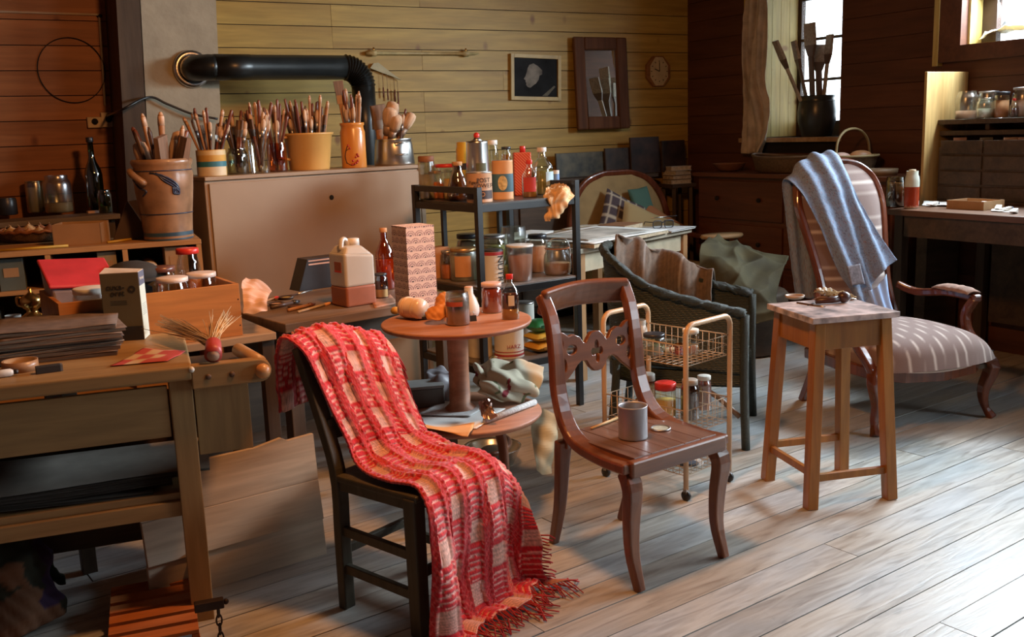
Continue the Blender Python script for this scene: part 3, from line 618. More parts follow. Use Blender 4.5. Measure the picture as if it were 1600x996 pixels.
# blanket lattice in chair coordinates: x forward, y across (0 near .. far), z up
rows = [  # (x, z, y_near, y_far, sag_far)
    (-.25, .64, -.02, .36, 0), (-.215, .84, -.04, .365, 0), (-.17, .905, -.055, .37, 0), (-.11, .86, -.03, .375, .01), (-.055, .72, .0, .385, .02), (.005, .585, .02, .40, .03),
    (.05, .505, .02, .42, .05), (.13, .485, .0, .44, .07), (BL * .72, .482, -.01, .45, .09), (BL + .005, .480, .0, .455, .10), (BL + .06, .43, -.02, .455, .09), (BL + .07, .32, -.03, .45, .05),
    (BL + .075, .20, -.04, .46, 0), (BL + .08, .09, -.05, .47, 0), (BL + .10, .022, -.05, .49, 0), (BL + .15, .014, -.05, .52, 0)]
lat = []
for (x, z, y0, y1, sg_) in rows:
    row = []
    for k in range(9):
        u = k / 8; y = y0 + (y1 - y0) * u; zz = z; xx = x
        if x < .03 and z > .5: zz -= .075 * max(0, u - .45) / .55 + .05 * max(0, .25 - u)
        if sg_ and y > BWd: zz -= sg_ * ((y - BWd) / .12) ** 1.3 * 1.2
        row.append((xx, y, zz))
    lat.append(row)
NU, NV = 300, 170
bl = surf(np.array(lat), NU, NV); vv = np.linspace(0, 1, NU)[:, None]; uu = np.linspace(0, 1, NV)[None, :]
drop = np.clip((vv - .62) / .2, 0, 1); seatm = np.exp(-((vv - .5) / .1) ** 2)
n_ = nrm(bl)
fold = .065 * drop * np.sin(uu * 13.0 + 1.2 + 1.2 * np.sin(vv * 5)) * (.55 + .45 * np.sin(uu * 6 + 2)) + .012 * (1 - drop) * np.sin(uu * 11 + vv * 9) + .012 * fbm(bl, 11, 8)
fold = np.maximum(fold, -.034)
bl[..., 0] += fold * drop; bl[..., 2] += np.clip(fold * (1 - drop), -.004, 1) * seatm; back = (1 - drop) * (1 - seatm); bl[..., 0] += np.abs(fold) * back * .8
bl[..., 2] = np.maximum(bl[..., 2], .012 + .02 * np.abs(np.sin(uu * 17)) * (vv > .9))
du = np.concatenate([[0], np.cumsum(np.linalg.norm(np.diff(bl[:, NV // 2], axis=0), axis=1))])[:, None]; dv = uu * .66
CW_ = .118; PER = .205
wob = .006 * np.sin(du * 14) ; a = (((dv + wob) / CW_) % 1) - .5; ia = np.floor((dv + wob) / CW_); ph = ((du / PER) + .5 * (ia % 2)) % 1
cabl = np.abs(a) > .33; sq = ~cabl & (ph < .36); bars = ~cabl & (ph >= .40) & (ph < .96); cor = cabl; edge = np.abs(np.abs(a) - .33) < .03
red = np.array([.58, .020, .030]); pink = np.array([.78, .42, .34]); mid = np.array([.64, .085, .085])
colr = np.zeros((NU, NV, 3)) + red
colr[sq] = pink
arch = ph + .035 * (1 - (a / .36) ** 2); st1 = np.sin((arch - .46) * 2 * PI * 10 - .6) > .35; hs = bars
colr[bars & st1] = (.80, .40, .34)
knit = .5 + .5 * np.sin(du * 2 * PI / .009) * np.ones_like(dv); colr[sq] *= (.70 + .30 * knit[sq])[:, None]
colr[cabl & (np.sin(dv * 330 + du * 210) > .55)] = mid; colr[cabl & (np.sin(dv * 330 - du * 210) > .8)] = mid
colr *= (1 + .18 * RNG.standard_normal((NU, NV, 1))).clip(.6, 1.4)
n_ = nrm(bl); bump_ = np.where(edge, .006, 0) + np.where(cor, .005 + .003 * np.abs(np.sin(dv * 180 + du * 160)), 0) + np.where(hs & ~st1, .004, 0); bl = bl - n_ * bump_[..., None] * (1 if n_[NU//2, NV//2, 2] < 0 else -1)
bk_o = MB().grid(bl).build('red_blanket', VCOL('crocheted_wool', .95, .35, .4, 500), colors=colr, solid=.008, loc=(RLx[0], RLx[1], 0), rz=BCT)
tag(bk_o, 'red and pink crocheted blanket thrown over the chair and trailing on the floor', 'blanket')
fr_ = MB()
for j in range(0, NV, 2):
    p = bl[-1, j]; x0 = p[0]; q = random.uniform(.05, .10)
    fr_.tube([p, (x0 + q * .4, p[1] + random.uniform(-.02, .02), .016), (x0 + q, p[1] + random.uniform(-.04, .04), .006)], .0025, 4)
for i in range(int(NU * .80), NU, 2):
    p = bl[i, -1]; q = random.uniform(.03, .07); fr_.tube([p, p + np.array([.01, q * .5, -.01 if p[2] > .03 else 0]), np.array([p[0] + random.uniform(-.02, .02), p[1] + q, max(.006, p[2] - q * .5)])], .0025, 4)
for i in range(int(NU * .18), int(NU * .34), 2):
    p = bl[i, -1]; fr_.tube([p, p + np.array([.005, .012, -.02]), p + np.array([random.uniform(-.01, .02), .016, -.05])], .0025, 4)
fo = fr_.build('fringe', M('red_yarn', (.42, .03, .03), .95, var=.3), bk_o); fo['kind'] = 'stuff'
# ================================================================== left workbench with vice
BZ = .85; wcor = Z(300, 572, BZ)[:2]; WBT = math.radians(20)
wk = thing('workbench', 'beech joiner workbench with end vice and open shelf at the left edge', 'workbench', (wcor[0], wcor[1], 0), WBT)
MB().box(-1.25, 0, 0, .62, BZ - .045, BZ).build('bench_top', BENCHW, wk, bevel=.008, seg=3)
MB().box(-.072, -.004, .03, .10, 0, BZ - .046).build('leg', BENCHV, wk, bevel=.003)
MB().box(-.072, -.004, .50, .57, 0, BZ - .046).build('leg', BENCHV, wk, bevel=.003)
MB().box(-1.2, -1.13, .03, .10, 0, BZ - .046).build('leg', BENCHV, wk, bevel=.003)
MB().box(-1.2, -1.13, .50, .57, 0, BZ - .046).build('leg', BENCHV, wk, bevel=.003)
dr = MB().box(-1.125, -.078, .036, .056, BZ - .225, BZ - .062).build('drawer_front', BENCHW, wk, bevel=.003)
MB().box(-1.125, -.078, .07, .5, BZ - .215, BZ - .2).build('drawer_bottom', DARKW, wk)
MB().box(-1.16, -.03, .06, .55, BZ - .44, BZ - .415).build('lower_shelf', BENCHW, wk, bevel=.003)
MB().box(-1.13, -.07, .045, .085, BZ - .49, BZ - .44).build('stretcher', BENCHW, wk, bevel=.003)
MB().box(-1.13, -.07, .52, .54, .12, BZ - .25).build('back_panel', DARKW, wk)
MB().box(-.05, -.02, .10, .5, .08, .16).build('side_stretcher', BENCHW, wk, bevel=.003)
jaw = [(x, 0, z) for x, z in [(-.005, -.075), (.20, -.075)] + [(.20 + .036 * math.sin(t), -.0385 - .0365 * math.cos(t)) for t in np.linspace(.2, PI - .2, 9)] + [(.20, -.002), (-.005, -.002)]]
MB().poly([(x, .0, BZ + z + .0) for x, _, z in jaw], (0, .045, 0)).build('vice_jaw', BENCHW, wk, bevel=.004)
MB().box(.0, .165, .05, .068, BZ - .30, BZ - .05).build('vice_panel', BENCHV, wk, bevel=.002)
MB().ball((.208, -.012, BZ - .038), .024, 14, (1, .9, 1), 9).build('vice_knob', M('turned_knob', (.55, .26, .10), .3), wk)
for x in (.045, .115): MB().lathe([(.0, -.002), (.009, -.002), (.009, .002), (0, .002)], 12).xf(Matrix.Translation((x, -.001, BZ - .04)) @ Matrix.Rotation(PI/2, 4, 'X')).build('plug', M('dark_plug', (.12, .06, .03), .6), wk)
MB().tube([(.205, .03, BZ - .018), (.155, .20, BZ - .005)], .022, 14).build('vice_handle', M('turned_handle', (.55, .33, .17), .4), wk)
MB().box(.0, .20, .046, .30, BZ - .05, BZ - .032).build('vice_tray', DARKW, wk)
MB().ball((-.002, .003, BZ - .012), .010, 8).build('corner_stud', M('white_stud', (.7, .68, .62), .3), wk)
def WB(x, y, z=0): c, s = math.cos(WBT), math.sin(WBT); return np.array([wcor[0] + x*c - y*s, wcor[1] + x*s + y*c, z])
def uWB(v): d = np.array(v[:2]) - wcor; c, s = math.cos(WBT), math.sin(WBT); return (d[0]*c + d[1]*s, -d[0]*s + d[1]*c)
# ================================================================== jars, bottles, tins
def profile(shape, r, h):
    if shape == 'jar': return [(r*.90, 0), (r, h*.04), (r, h*.74), (r*.93, h*.84), (r*.80, h*.90), (r*.80, h)]
    if shape == 'wide': return [(r*.92, 0), (r, h*.05), (r, h*.86), (r*.94, h*.93), (r*.92, h)]
    if shape == 'bottle': return [(r*.90, 0), (r, h*.03), (r, h*.56), (r*.92, h*.64), (r*.55, h*.76), (r*.34, h*.83), (r*.33, h)]
    if shape == 'wine': return [(r*.95, 0), (r, h*.02), (r, h*.50), (r*.9, h*.57), (r*.5, h*.68), (r*.36, h*.75), (r*.33, h*.97), (r*.38, h*.975), (r*.38, h)]
    if shape == 'carafe': return [(r*.85, 0), (r, h*.15), (r*.98, h*.35), (r*.7, h*.62), (r*.45, h*.78), (r*.42, h)]
    if shape == 'tin': return [(r*.97, 0), (r, h*.015), (r*.985, h*.04), (r*.985, h*.95), (r, h*.97), (r*.98, h)]
    if shape == 'cup': return [(r*.82, 0), (r*.84, h*.02), (r, h)]
    if shape == 'squat': return [(r*.85, 0), (r*.97, h*.08), (r, h*.35), (r*.95, h*.6), (r*.78, h*.74), (r*.76, h*.80), (r*.82, h*.84), (r*.82, h)]
    return [(r, 0), (r, h)]
def rad_at(prof, z): return float(np.interp(z, [p[1] for p in prof], [p[0] for p in prof]))
def vessel(name, label, cat_, loc, r, h, shape='jar', glass=CLEAR, content=None, lid=None, lab=None, sy=1.0, rz=0.0, group=None, cork=None):
    t = thing(name, label, cat_, loc, rz, group); pr = profile(shape, r, h); n = 24
    body = pr if shape in ('tin',) else pr
    b = MB(); V = body; k = len(V)
    if shape in ('tin',): b.lathe(V, n, sy=sy)
    else: b.lathe([(1e-7, V[0][1])] + V + [(V[-1][0] * .9, V[-1][1]), (V[-1][0] * .9, V[-1][1] - h*.06), (1e-7 + V[-1][0]*.89, V[-1][1] - h*.06)][:1], n, sy=sy) if False else _open(b, V, n, sy)
    b.build('body', glass, t)
    if content:
        m, fr = content; zt = h * fr; pc = [(max(1e-7, p[0] * .94), max(p[1], .002)) for p in pr if p[1] < zt] + [(rad_at(pr, zt) * .94, zt)]
        MB().lathe(pc, n, sy=sy).build('contents', m, t)
    if lid:
        m, lh, lf = lid; rr = pr[-1][0] * lf
        MB().lathe([(rr * .96, h - lh * .75), (rr, h - lh * .70), (rr, h + lh * .2), (rr * .93, h + lh * .27)], n, sy=sy).build('lid', m, t)
    if lab:
        m, z0, z1, a0, a1 = lab; G = np.array([[(1.02 * rad_at(pr, z * h) * math.cos(a), 1.02 * sy * rad_at(pr, z * h) * math.sin(a), z * h) for a in np.linspace(a0, a1, 33)] for z in np.linspace(z0, z1, 4)])
        MB().grid(G).build('paper_label', m, t)
    return t
def _open(b, V, n, sy):
    VV = []; F = []
    for (r, z) in V:
        for j in range(n): a = 2*PI*j/n; VV.append((r*math.cos(a), r*sy*math.sin(a), z))
    for i in range(len(V) - 1):
        for j in range(n): F.append((i*n+j, i*n+(j+1) % n, (i+1)*n+(j+1) % n, (i+1)*n+j))
    F.append(tuple(range(n))[::-1]); b.add(VV, F, True); return b
L_ORG = M('label_orange', (.62, .30, .13), .7, var=.12); L_WHT = M('label_white', (.74, .70, .62), .7, var=.06); L_BLU = M('label_petrol', (.05, .12, .16), .6)
PWD_O = M('powder_orange', (.55, .16, .04), .95); PWD_Y = M('powder_yellow', (.60, .38, .07), .95); PWD_P = M('powder_pink', (.60, .32, .20), .95); PWD_W = M('powder_pale', (.52, .46, .34), .95, var=.3)
LIQ_A = M('liquid_amber', (.50, .22, .03), .1, trans=.4); LIQ_D = M('liquid_dark', (.07, .018, .010), .15); LIQ_R = M('liquid_red', (.34, .05, .02), .15); LIQ_O = M('liquid_orange', (.62, .22, .03), .1, trans=.3); LIQ_G = M('liquid_olive', (.36, .32, .10), .2, trans=.3)
PINKLID = M('pink_lid', (.62, .40, .32), .5); WHTP = M('white_plastic', (.74, .70, .64), .4, var=.05); CORK = M('cork', (.50, .28, .13), .9, var=.25, scale=60); DKLID = M('dark_lid', (.03, .03, .035), .35)
MILKY = M('milky_plastic', (.66, .60, .52), .45, var=.05, trans=.25); BRNLID = M('rust_lid', (.30, .13, .06), .6); GLD = M('gold_lid', (.55, .33, .14), .35, .7)
F_ = -PI/2
# ---- rack, top shelf
def S(px, back, lev, wpx, hpx): p = rk_at(px, back, lev); return p, m_(wpx / 2, p[1]), m_(hpx, p[1])
p, r, h = S(681, .545, 2, 26, 42); vessel('pigment_jar', 'little glass jar of orange pigment at the back corner of the rack', 'jar', p, r, h, 'squat', CLEAR, (PWD_O, .62), (CORK, .014, .9))
p, r, h = S(699, .50, 2, 36, 52); vessel('preserve_jar', 'preserve jar with flat red lid on the rack top', 'jar', p, r, h, 'wide', CLEAR, (PWD_O, .45), (RED, .018, 1.06))
p, r, h = S(703, .415, 2, 20, 46); vessel('pigment_jar', 'narrow glass jar of yellow pigment beside the corked carafe', 'jar', p, r, h, 'squat', CLEAR, (PWD_Y, .7), (CLEAR, .012, .9))
p, r, h = S(716, .31, 2, 34, 58); vessel('carafe', 'smoky glass carafe with cork stopper at the rack front', 'carafe', p, r, h, 'carafe', CARAF, (LIQ_A, .12), (CORK, .02, 1.12))
p, r, h = S(748, .34, 2, 39, 88); cn = vessel('conical_canister', 'tall tapered steel canister with a red ball stopper', 'canister', p, r, h, 'tin', STEEL, None, None, (M('canister_mark', (.10, .11, .06), .6), .30, .62, F_ - .1, F_ + .75))
cn.children[0].data.transform(Matrix.Identity(4))
for v in cn.children[0].data.vertices: k = 1 - .14 * v.co.z / h; v.co.x *= k; v.co.y *= k
MB().lathe([(r*.5, h), (r*.25, h + .012), (r*.2, h + .02)], 16).build('spout_cone', STEEL, cn); MB().ball((0, 0, h + .028), .017, 12).build('stopper', RED, cn)
p, r, h = S(749, .10, 2, 41, 46); tn = vessel('pudding_tin', 'squat printed tin with a two-word black legend', 'tin', p, r, h, 'tin', M('pink_tin_print', (.58, .34, .20), .5, var=.06), None, (TINM, .006, 1.02), (M('tin_dark_band', (.055, .03, .025), .5), .12, .40, F_ - 1.3, F_ + 1.3))
BLKT = M('printed_black', (.03, .022, .02), .6)
for s_, zz in (('POST', .74), ('POWER', .56)): text(s_, h * .20, BLKT, tn, (r * .35, -r * .965, h * zz), (PI/2, 0, .33))
text('Pigeon', h * .14, BLKT, tn, (-r * .35, -r * .965, h * .68), (PI/2, 0, -.33))
text('O', h * .2, L_ORG, tn, (r * .3, -r * .985, h * .27), (PI/2, 0, .3))
p, r, h = S(786, .14, 2, 33, 60); bt = vessel('oval_tin', 'oval tin with petrol-blue label and pale oval medallion', 'tin', p, r, h, 'tin', M('peach_tin', (.64, .33, .14), .45, var=.06), None, (TINM, .006, 1.0), (L_BLU, .20, .66, F_ - 1.5, F_ + 1.5), .75)
o = MB(); o.grid(np.array([[(.45*r*q*math.cos(t), -r*.78 * math.sqrt(max(0, 1 - (.45*q*math.cos(t))**2)) - .0012, h*.43 + h*.19*q*math.sin(t)) for t in np.linspace(0, 2*PI, 21)] for q in (.01, .5, 1.0)])).build('medallion', M('medallion_buff', (.55, .40, .17), .6, var=.4, scale=60), bt)
p, r, h = S(817, .30, 2, 27, 66); rb = thing('striped_can', 'tall red can with slanting orange stripes and screw cap', 'can', p, RTH * .2)
def stripe_mat():
    m, nt, bs = _new('red_slant_stripes'); v = _coord(nt, (1, 1, 1), False); w = nt.nodes.new('ShaderNodeTexWave'); w.bands_direction = 'DIAGONAL'; w.inputs['Scale'].default_value = 38; nt.links.new(v, w.inputs[0])
    nt.links.new(_ramp(nt, w.outputs[0], [(.55, (.58, .035, .02)), (.75, (.66, .22, .09))]), bs.inputs[0]); bs.inputs['Roughness'].default_value = .4; return m
MB().box(-r, r, -r*.6, r*.6, 0, h).build('body', stripe_mat(), rb, bevel=.006); MB().lathe([(.016, h), (.016, h + .032), (.014, h + .034)], 16, (r * .1, 0, 0)).build('cap', RED, rb)
p, r, h = S(828, .12, 2, 24, 56); fb = vessel('flat_bottle', 'flat clear bottle with red cap and red label on the rack', 'bottle', p, r, h, 'bottle', CLEAR, (LIQ_A, .45), (RED, .022, 1.25), (M('label_red', (.48, .04, .03), .6), .16, .56, F_ - .9, F_ + .9), .6)
p, r, h = S(848, .26, 2, 34, 70); vessel('round_bottle', 'large round clear bottle with white cap half full of olive oil', 'bottle', p, r, h, 'bottle', CLEAR, (LIQ_G, .52), (WHTP, .024, 1.3), (M('label_sky', (.45, .58, .62), .6), .2, .5, F_ + .3, F_ + 1.4))
p, r, h = S(869, .30, 2, 11, 34); vessel('paint_tube_tin', 'tiny cylinder with blue band beside the big oil bottle', 'tube', p, r, h, 'tin', L_WHT, None, (PINKLID, .006, 1.0), (M('label_blue', (.18, .30, .52), .6), .55, .85, F_ - 1.5, F_ + 1.5))
p, r, h = S(793, .46, 2, 16, 72); vessel('varnish_jar', 'amber varnish jar with black lid behind the oval tin', 'jar', p, r, h, 'jar', CLEAR, (LIQ_A, .85), (DKLID, .014, 1.15))
p, r, h = S(771, .50, 2, 20, 82); vessel('medicine_bottle', 'white-capped medicine bottle behind the steel canister', 'bottle', p, r, h, 'jar', CLEAR, (PWD_W, .6), (WHTP, .026, 1.1))
p, r, h = S(727, .52, 2, 24, 84); vessel('yellow_bottle', 'yellow bottle with black band left of the steel canister', 'bottle', p, r, h, 'wide', M('yellow_plastic', (.58, .38, .04), .4), None, (PINKLID, .004, .8), (BLKT, .5, .62, F_ - 1.5, F_ + 1.5))
# ---- rack, middle shelf
p, r, h = S(720, .33, 1, 44, 50); vessel('lidded_jar', 'squat jar with brass lid and stained paper label', 'jar', p, r, h, 'wide', PALEG, (PWD_W, .8), (GLD, .02, 1.05), (L_ORG, .15, .8, F_ - .65, F_ + .55))
p, r, h = S(728, .50, 1, 37, 62); vessel('storage_jar', 'tall storage jar with black lid standing behind the brass-lidded one', 'jar', p, r, h, 'jar', CLEAR, (PWD_W, .85), (DKLID, .026, 1.2))
p, r, h = S(768, .36, 1, 38, 62); vessel('storage_jar', 'tall storage jar with grey lid on the middle rack shelf', 'jar', p, r, h, 'jar', CLEAR, (LIQ_G, .75), (TINM, .02, 1.2))
p, r, h = S(694, .44, 1, 22, 44); vessel('pigment_jar', 'small glass jar of red pigment behind the carton', 'jar', p, r, h, 'jar', CLEAR, (PWD_O, .5), (TINM, .012, 1.1))
p, r, h = S(800, .40, 1, 40, 70); vessel('demijohn', 'pale green glass container behind the pink powder tub', 'jar', p, r, h, 'wide', PALEG, (PWD_W, .5), None)
p, r, h = S(792, .20, 1, 24, 50); vessel('sauce_bottle', 'pale green bottle with orange stopper on the middle shelf', 'bottle', p, r, h, 'carafe', GLASS('pale_green_glass', (.62, .70, .45), .14), (PWD_W, .4), (L_ORG, .01, 1.0))
p, r, h = S(766, .13, 1, 34, 52); nt_ = vessel('lettered_tin', 'white tin with dark rim and upright black lettering behind a rack post', 'tin', p, r, h, 'tin', L_WHT, None, (DKLID, .008, 1.03), (M('tin_red_rim', (.45, .05, .06), .5), .86, .96, F_ - 1.5, F_ + 1.5))
text('NUTRI', h * .30, BLKT, nt_, (r * .68, -r * .80, h * .42), (PI/2, PI/2, .68))
p, r, h = S(809, .08, 1, 42, 56); tb = vessel('powder_tub', 'translucent tub of pink powder with white lid on the rack', 'tub', p, r, h, 'cup', GLASS('cloudy_plastic', (.75, .70, .66), .2, .3), (PWD_P, .72), (WHTP, .012, 1.03))
p, r, h = S(837, .26, 1, 30, 58); vessel('pickle_jar', 'jar of ochre powder with black lid beside the clip-top jar', 'jar', p, r, h, 'jar', CLEAR, (PWD_P, .7), (DKLID, .022, 1.25))
p, r, h = S(868, .10, 1, 44, 52); cj = vessel('clip_top_jar', 'round clip-top preserving jar with wire bail', 'jar', p, r, h, 'squat', PALEG, (PWD_P, .35), (CLEAR, .016, 1.0))
MB().tube([(r*.86*math.cos(t), r*.86*math.sin(t), h*.80) for t in np.linspace(0, 2*PI, 25)[:-1]], .003, 5, closed=True).build('seal_ring', M('orange_rubber', (.50, .18, .07), .6), cj)
MB().tube(cat([(-r*.85, 0, h*.72), (-r*.6, 0, h*1.02), (0, .0, h*1.10), (r*.7, 0, h*1.04), (r*.95, 0, h*.70), (r*.92, -.01, h*.5)], 18), .0025, 5, up=(0, 1, 0)).build('wire_bail', TINM, cj)
p, r, h = S(682, .53, 1, 26, 48); cb = thing('orange_carton', 'small plain orange carton on the middle rack shelf', 'carton', p, RTH); MB().box(-r, r, -r*.7, r*.7, 0, h).build('carton_body', L_ORG, cb, bevel=.002); MB().box(-r*.98, r*.98, -r*.68, r*.68, h, h + .002).build('carton_flap', KRAFT, cb)
# ---- rack, bottom shelf
p, r, h = S(787, .12, 0, 48, 66); pt = vessel('paint_tin', 'large white paint tin with red bands on the bottom shelf', 'paint tin', p, r, h, 'tin', L_WHT, None, (TINM, .01, 1.02), (M('tin_red_band', (.42, .05, .05), .5), .06, .11, F_ - 1.57, F_ + 1.57))
MB().grid(np.array([[(1.01*r*math.cos(a), 1.01*r*math.sin(a), z*h) for a in np.linspace(F_ - 1.57, F_ + 1.57, 14)] for z in (.16, .18)])).build('thin_band', MATS['tin_red_band'], pt)
text('HARZ', h * .13, MATS['tin_red_band'], pt, (r * .3, -r * .97, h * .3), (PI/2, 0, .3))
p, r, h = S(812, .28, 0, 34, 70); vessel('paint_tin', 'slim white tin standing behind the red-banded paint tin', 'paint tin', p, r, h, 'tin', L_WHT, None, (TINM, .01, 1.02))
p, r, h = S(740, .24, 0, 40, 66); t9 = vessel('paint_tin', 'cream tin with black letters beside the table pedestal', 'paint tin', p, r, h, 'tin', M('cream_tin', (.60, .54, .42), .5), None, (TINM, .01, 1.02)); text('VER', h * .2, BLKT, t9, (r * .5, -r * .88, h * .75), (PI/2, 0, .5))
for k, (px, bk_, w, hh, c, lb) in enumerate([(838, .10, 46, 18, (.60, .28, .03), 'flat orange packet at the bottom of the pile on the rack'), (838, .10, 44, 16, (.58, .36, .05), 'flat yellow packet in the pile on the rack'), (836, .10, 40, 22, (.02, .16, .06), 'green plastic bag on top of the packet pile')]):
    p = list(rk_at(px, bk_, 0)); p[2] += sum([.058, .052][:k]); r = m_(w / 2, p[1]); hz = m_(hh, p[1])
    t = thing('packet', lb, 'packet', p, RTH)
    G = np.array([[(r*u, r*1.0*v, hz * (.5 + .45 * (1 - u**4) * (1 - v**4)) if True else 0) for u in np.linspace(-1, 1, 14)] for v in np.linspace(-1, 1, 14)]); G2 = G.copy(); G2[..., 2] = hz - G[..., 2]; G[..., 2] += .004 * fbm(G, 60, k) * (1 - np.linspace(-1, 1, 14)[None] ** 4)
    b = MB().grid(G); b.grid(G2[:, ::-1]); b.build('wrapper', M('packet_%d' % k, c, .35, var=.15), t)
    MB().box(-r*.5, r*.5, -r*1.01, -r*.9, hz*.4, hz*.6).build('printed_seal', M('packet_seal_%d' % k, tuple(q*.5 for q in c), .4), t)
# crumpled paper hanging from the rack
lat = [[P(862, 288, 5.5), P(878, 287, 5.42), P(888, 291, 5.35), P(899, 304, 5.38)], [P(852, 298, 5.34), P(868, 297, 5.30), P(882, 303, 5.28), P(896, 309, 5.32)], [P(850, 314, 5.30), P(862, 312, 5.25), P(876, 316, 5.25), P(887, 318, 5.27)], [P(852, 328, 5.30), P(860, 328, 5.26), P(872, 330, 5.25), P(884, 325, 5.27)], [P(853, 346, 5.30), P(858, 346, 5.27), P(862, 344, 5.27), P(866, 342, 5.28)]]
G = surf(np.array(lat), 40, 30); G = G + nrm(G) * (.016 * fbm(G, 45, 4, 3))[..., None]
tag(MB().grid(G, smooth=False).build('crumpled_paper', M('orange_tissue', (.80, .50, .26), .8, var=.3, scale=14), solid=.001), 'crumpled orange tissue paper hanging off the rack corner', 'paper')
# ---- round table top
def T(px, py, wpx, hpx, z=None): q = Z(px, py, RTZ if z is None else z); return (q[0], q[1], q[2] + .0005), m_(wpx / 2, q[1]), m_(hpx, q[1])
p, r, h = T(716, 507, 38, 52); vessel('dirty_jar', 'paint-smeared jam jar at the front of the round table', 'jar', p, r, h, 'wide', PALEG, (M('turps_sludge', (.20, .10, .05), .6), .78), None, (M('label_rust', (.45, .09, .05), .7), .60, .74, F_ - 1.2, F_ + .5))
p, r, h = T(734, 494, 32, 46); vessel('white_bottle', 'white plastic bottle with domed cap behind the smeared jar', 'bottle', p, r, h, 'carafe', WHTP, None, (PINKLID, .01, 1.0))
p, r, h = T(769, 488, 33, 46); vessel('jam_jar', 'jar of dark red jam with pink lid on the round table', 'jar', p, r, h, 'jar', CLEAR, (LIQ_R, .9), (PINKLID, .016, 1.22))
p, r, h = T(798, 499, 28, 70); vessel('spirit_bottle', 'flat spirit bottle with red cap on the round table', 'bottle', p, r, h, 'bottle', CLEAR, (LIQ_A, .24), (RED, .02, 1.25), (L_WHT, .32, .56, F_ - .2, F_ + .5), .6)
MB_o = MB().lathe([(r*.93, h*.25), (r*.93, h*.56), (r*.9, h*.60)], 24, sy=.6).build('dark_residue', LIQ_D, bpy.context.scene.objects['spirit_bottle'])
# rolled lamp glass lying down
q0 = Z(640, 500, RTZ); lg = thing('lamp_glass', 'opal glass cylinder lying on its side on the round table', 'glass', (q0[0] + .01, q0[1] + .02, RTZ + .043), -.7)
MB().lathe([(.0, 0), (.03, .002), (.040, .012), (.042, .03), (.042, .10), (.036, .115), (.0, .118)], 20).xf(Matrix.Translation((-.055, 0, 0)) @ Matrix.Rotation(PI/2, 4, 'Y')).build('shade', M('opal_glass', (.78, .58, .44), .25, var=.1), lg)
b = MB(); [b.tube([(x, .0425 * math.cos(t), .0425 * math.sin(t)) for t in np.linspace(0, 2*PI, 25)[:-1]], .0016, 5, closed=True, up=(1, 0, 0)) for x in (-.025, -.015, .03)]; b.build('ribs', M('opal_rib', (.70, .46, .30), .3), lg)
q = Z(618, 492, RTZ); t = thing('dried_bud', 'small yellow dried bud at the edge of the round table', 'seed pod', (q[0], q[1], RTZ + .017), .4); MB().ball((0, 0, 0), .017, 10, (1.2, 1, .95)).build('pod', M('bud_yellow', (.50, .26, .04), .7, var=.4, scale=50), t); MB().tube([(.018, 0, 0), (.034, .006, .004)], .003, 5).build('stalk', KRAFT, t)
lat = [[P(668, 500, 3.72), P(684, 499, 3.70), P(699, 494, 3.72)], [P(665, 492, 3.75), P(682, 482, 3.74), P(698, 474, 3.76)], [P(676, 480, 3.80), P(686, 468, 3.82), P(698, 458, 3.84)]]
G = surf(np.array(lat), 24, 24); G = G + nrm(G) * (.012 * fbm(G, 38, 9))[..., None]; G[..., 2] = np.maximum(G[..., 2], RTZ + .002)
tag(MB().grid(G).build('curled_leaf', M('orange_leather', (.52, .20, .05), .6, var=.25), solid=.002), 'curled orange scrap of leather beside the lamp glass', 'scrap')
q = Z(652, 499, RTZ); b = MB().ball((0, 0, .012), .03, 12, (1.4, .8, .4)); tag(b.build('dark_pebble', DKLID, loc=(q[0] + .02, q[1] - .01, RTZ), rz=.3), 'flat dark lump under the orange leather scrap', 'stone')
q = Z(738, 502, RTZ); t = thing('bulldog_clip', 'small black clip between the jars on the round table', 'clip', (q[0], q[1], RTZ), .3); MB().hexa([(-.016, -.008, 0), (.016, -.008, 0), (.016, .008, 0), (-.016, .008, 0), (-.016, -.002, .022), (.016, -.002, .022), (.016, .002, .022), (-.016, .002, .022)]).build('jaws', DKLID, t); MB().tube([(-.008, 0, .02), (-.006, .0, .036), (.006, 0, .036), (.008, 0, .02)], .0016, 5).build('wire_handle', TINM, t)
# ---- lower tier: papers, rag bundle, foil
def sheet(name, label, corners, z, mat, curl=.004, seed=0, cat_='paper', n=16, thick=.001):
    c = [np.array([*Z(*q, z)[:2], z]) for q in corners]; G = np.array([[(c[0]*(1-u) + c[1]*u)*(1-v) + (c[3]*(1-u) + c[2]*u)*v for u in np.linspace(0, 1, n)] for v in np.linspace(0, 1, n)])
    G[..., 2] = z + .0015 + curl * np.abs(fbm(G, 9, seed)); return tag(MB().grid(G).build(name, mat, solid=thick), label, cat_)
NEWS = M('newsprint', (.56, .56, .55), .8, var=.35, scale=70, stretch=(1, 4, 1))
sheet('drawing_sheet', 'large pale sheet on the lower tier of the round table', [(628, 668), (745, 672), (790, 640), (690, 632)], RLZ, WHITE, .006, 1)
sheet('newspaper', 'folded grey newspaper on the lower tier', [(650, 650), (735, 652), (770, 632), (690, 628)], RLZ + .006, NEWS, .006, 2)
G = surf(np.array([[P(640, 657, 3.62), P(690, 668, 3.56), P(742, 660, 3.6)], [P(660, 665, 3.55), P(700, 672, 3.49), P(738, 668, 3.5)], [P(715, 680, 3.46), P(722, 682, 3.45), P(731, 683, 3.45)]]), 14, 18); G[..., 2] = np.clip(G[..., 2], .395, RLZ + .012)
tag(MB().grid(G).build('orange_sheet', M('orange_paper', (.66, .34, .13), .8, var=.2), solid=.001), 'orange paper corner hanging over the lower tier edge', 'paper')
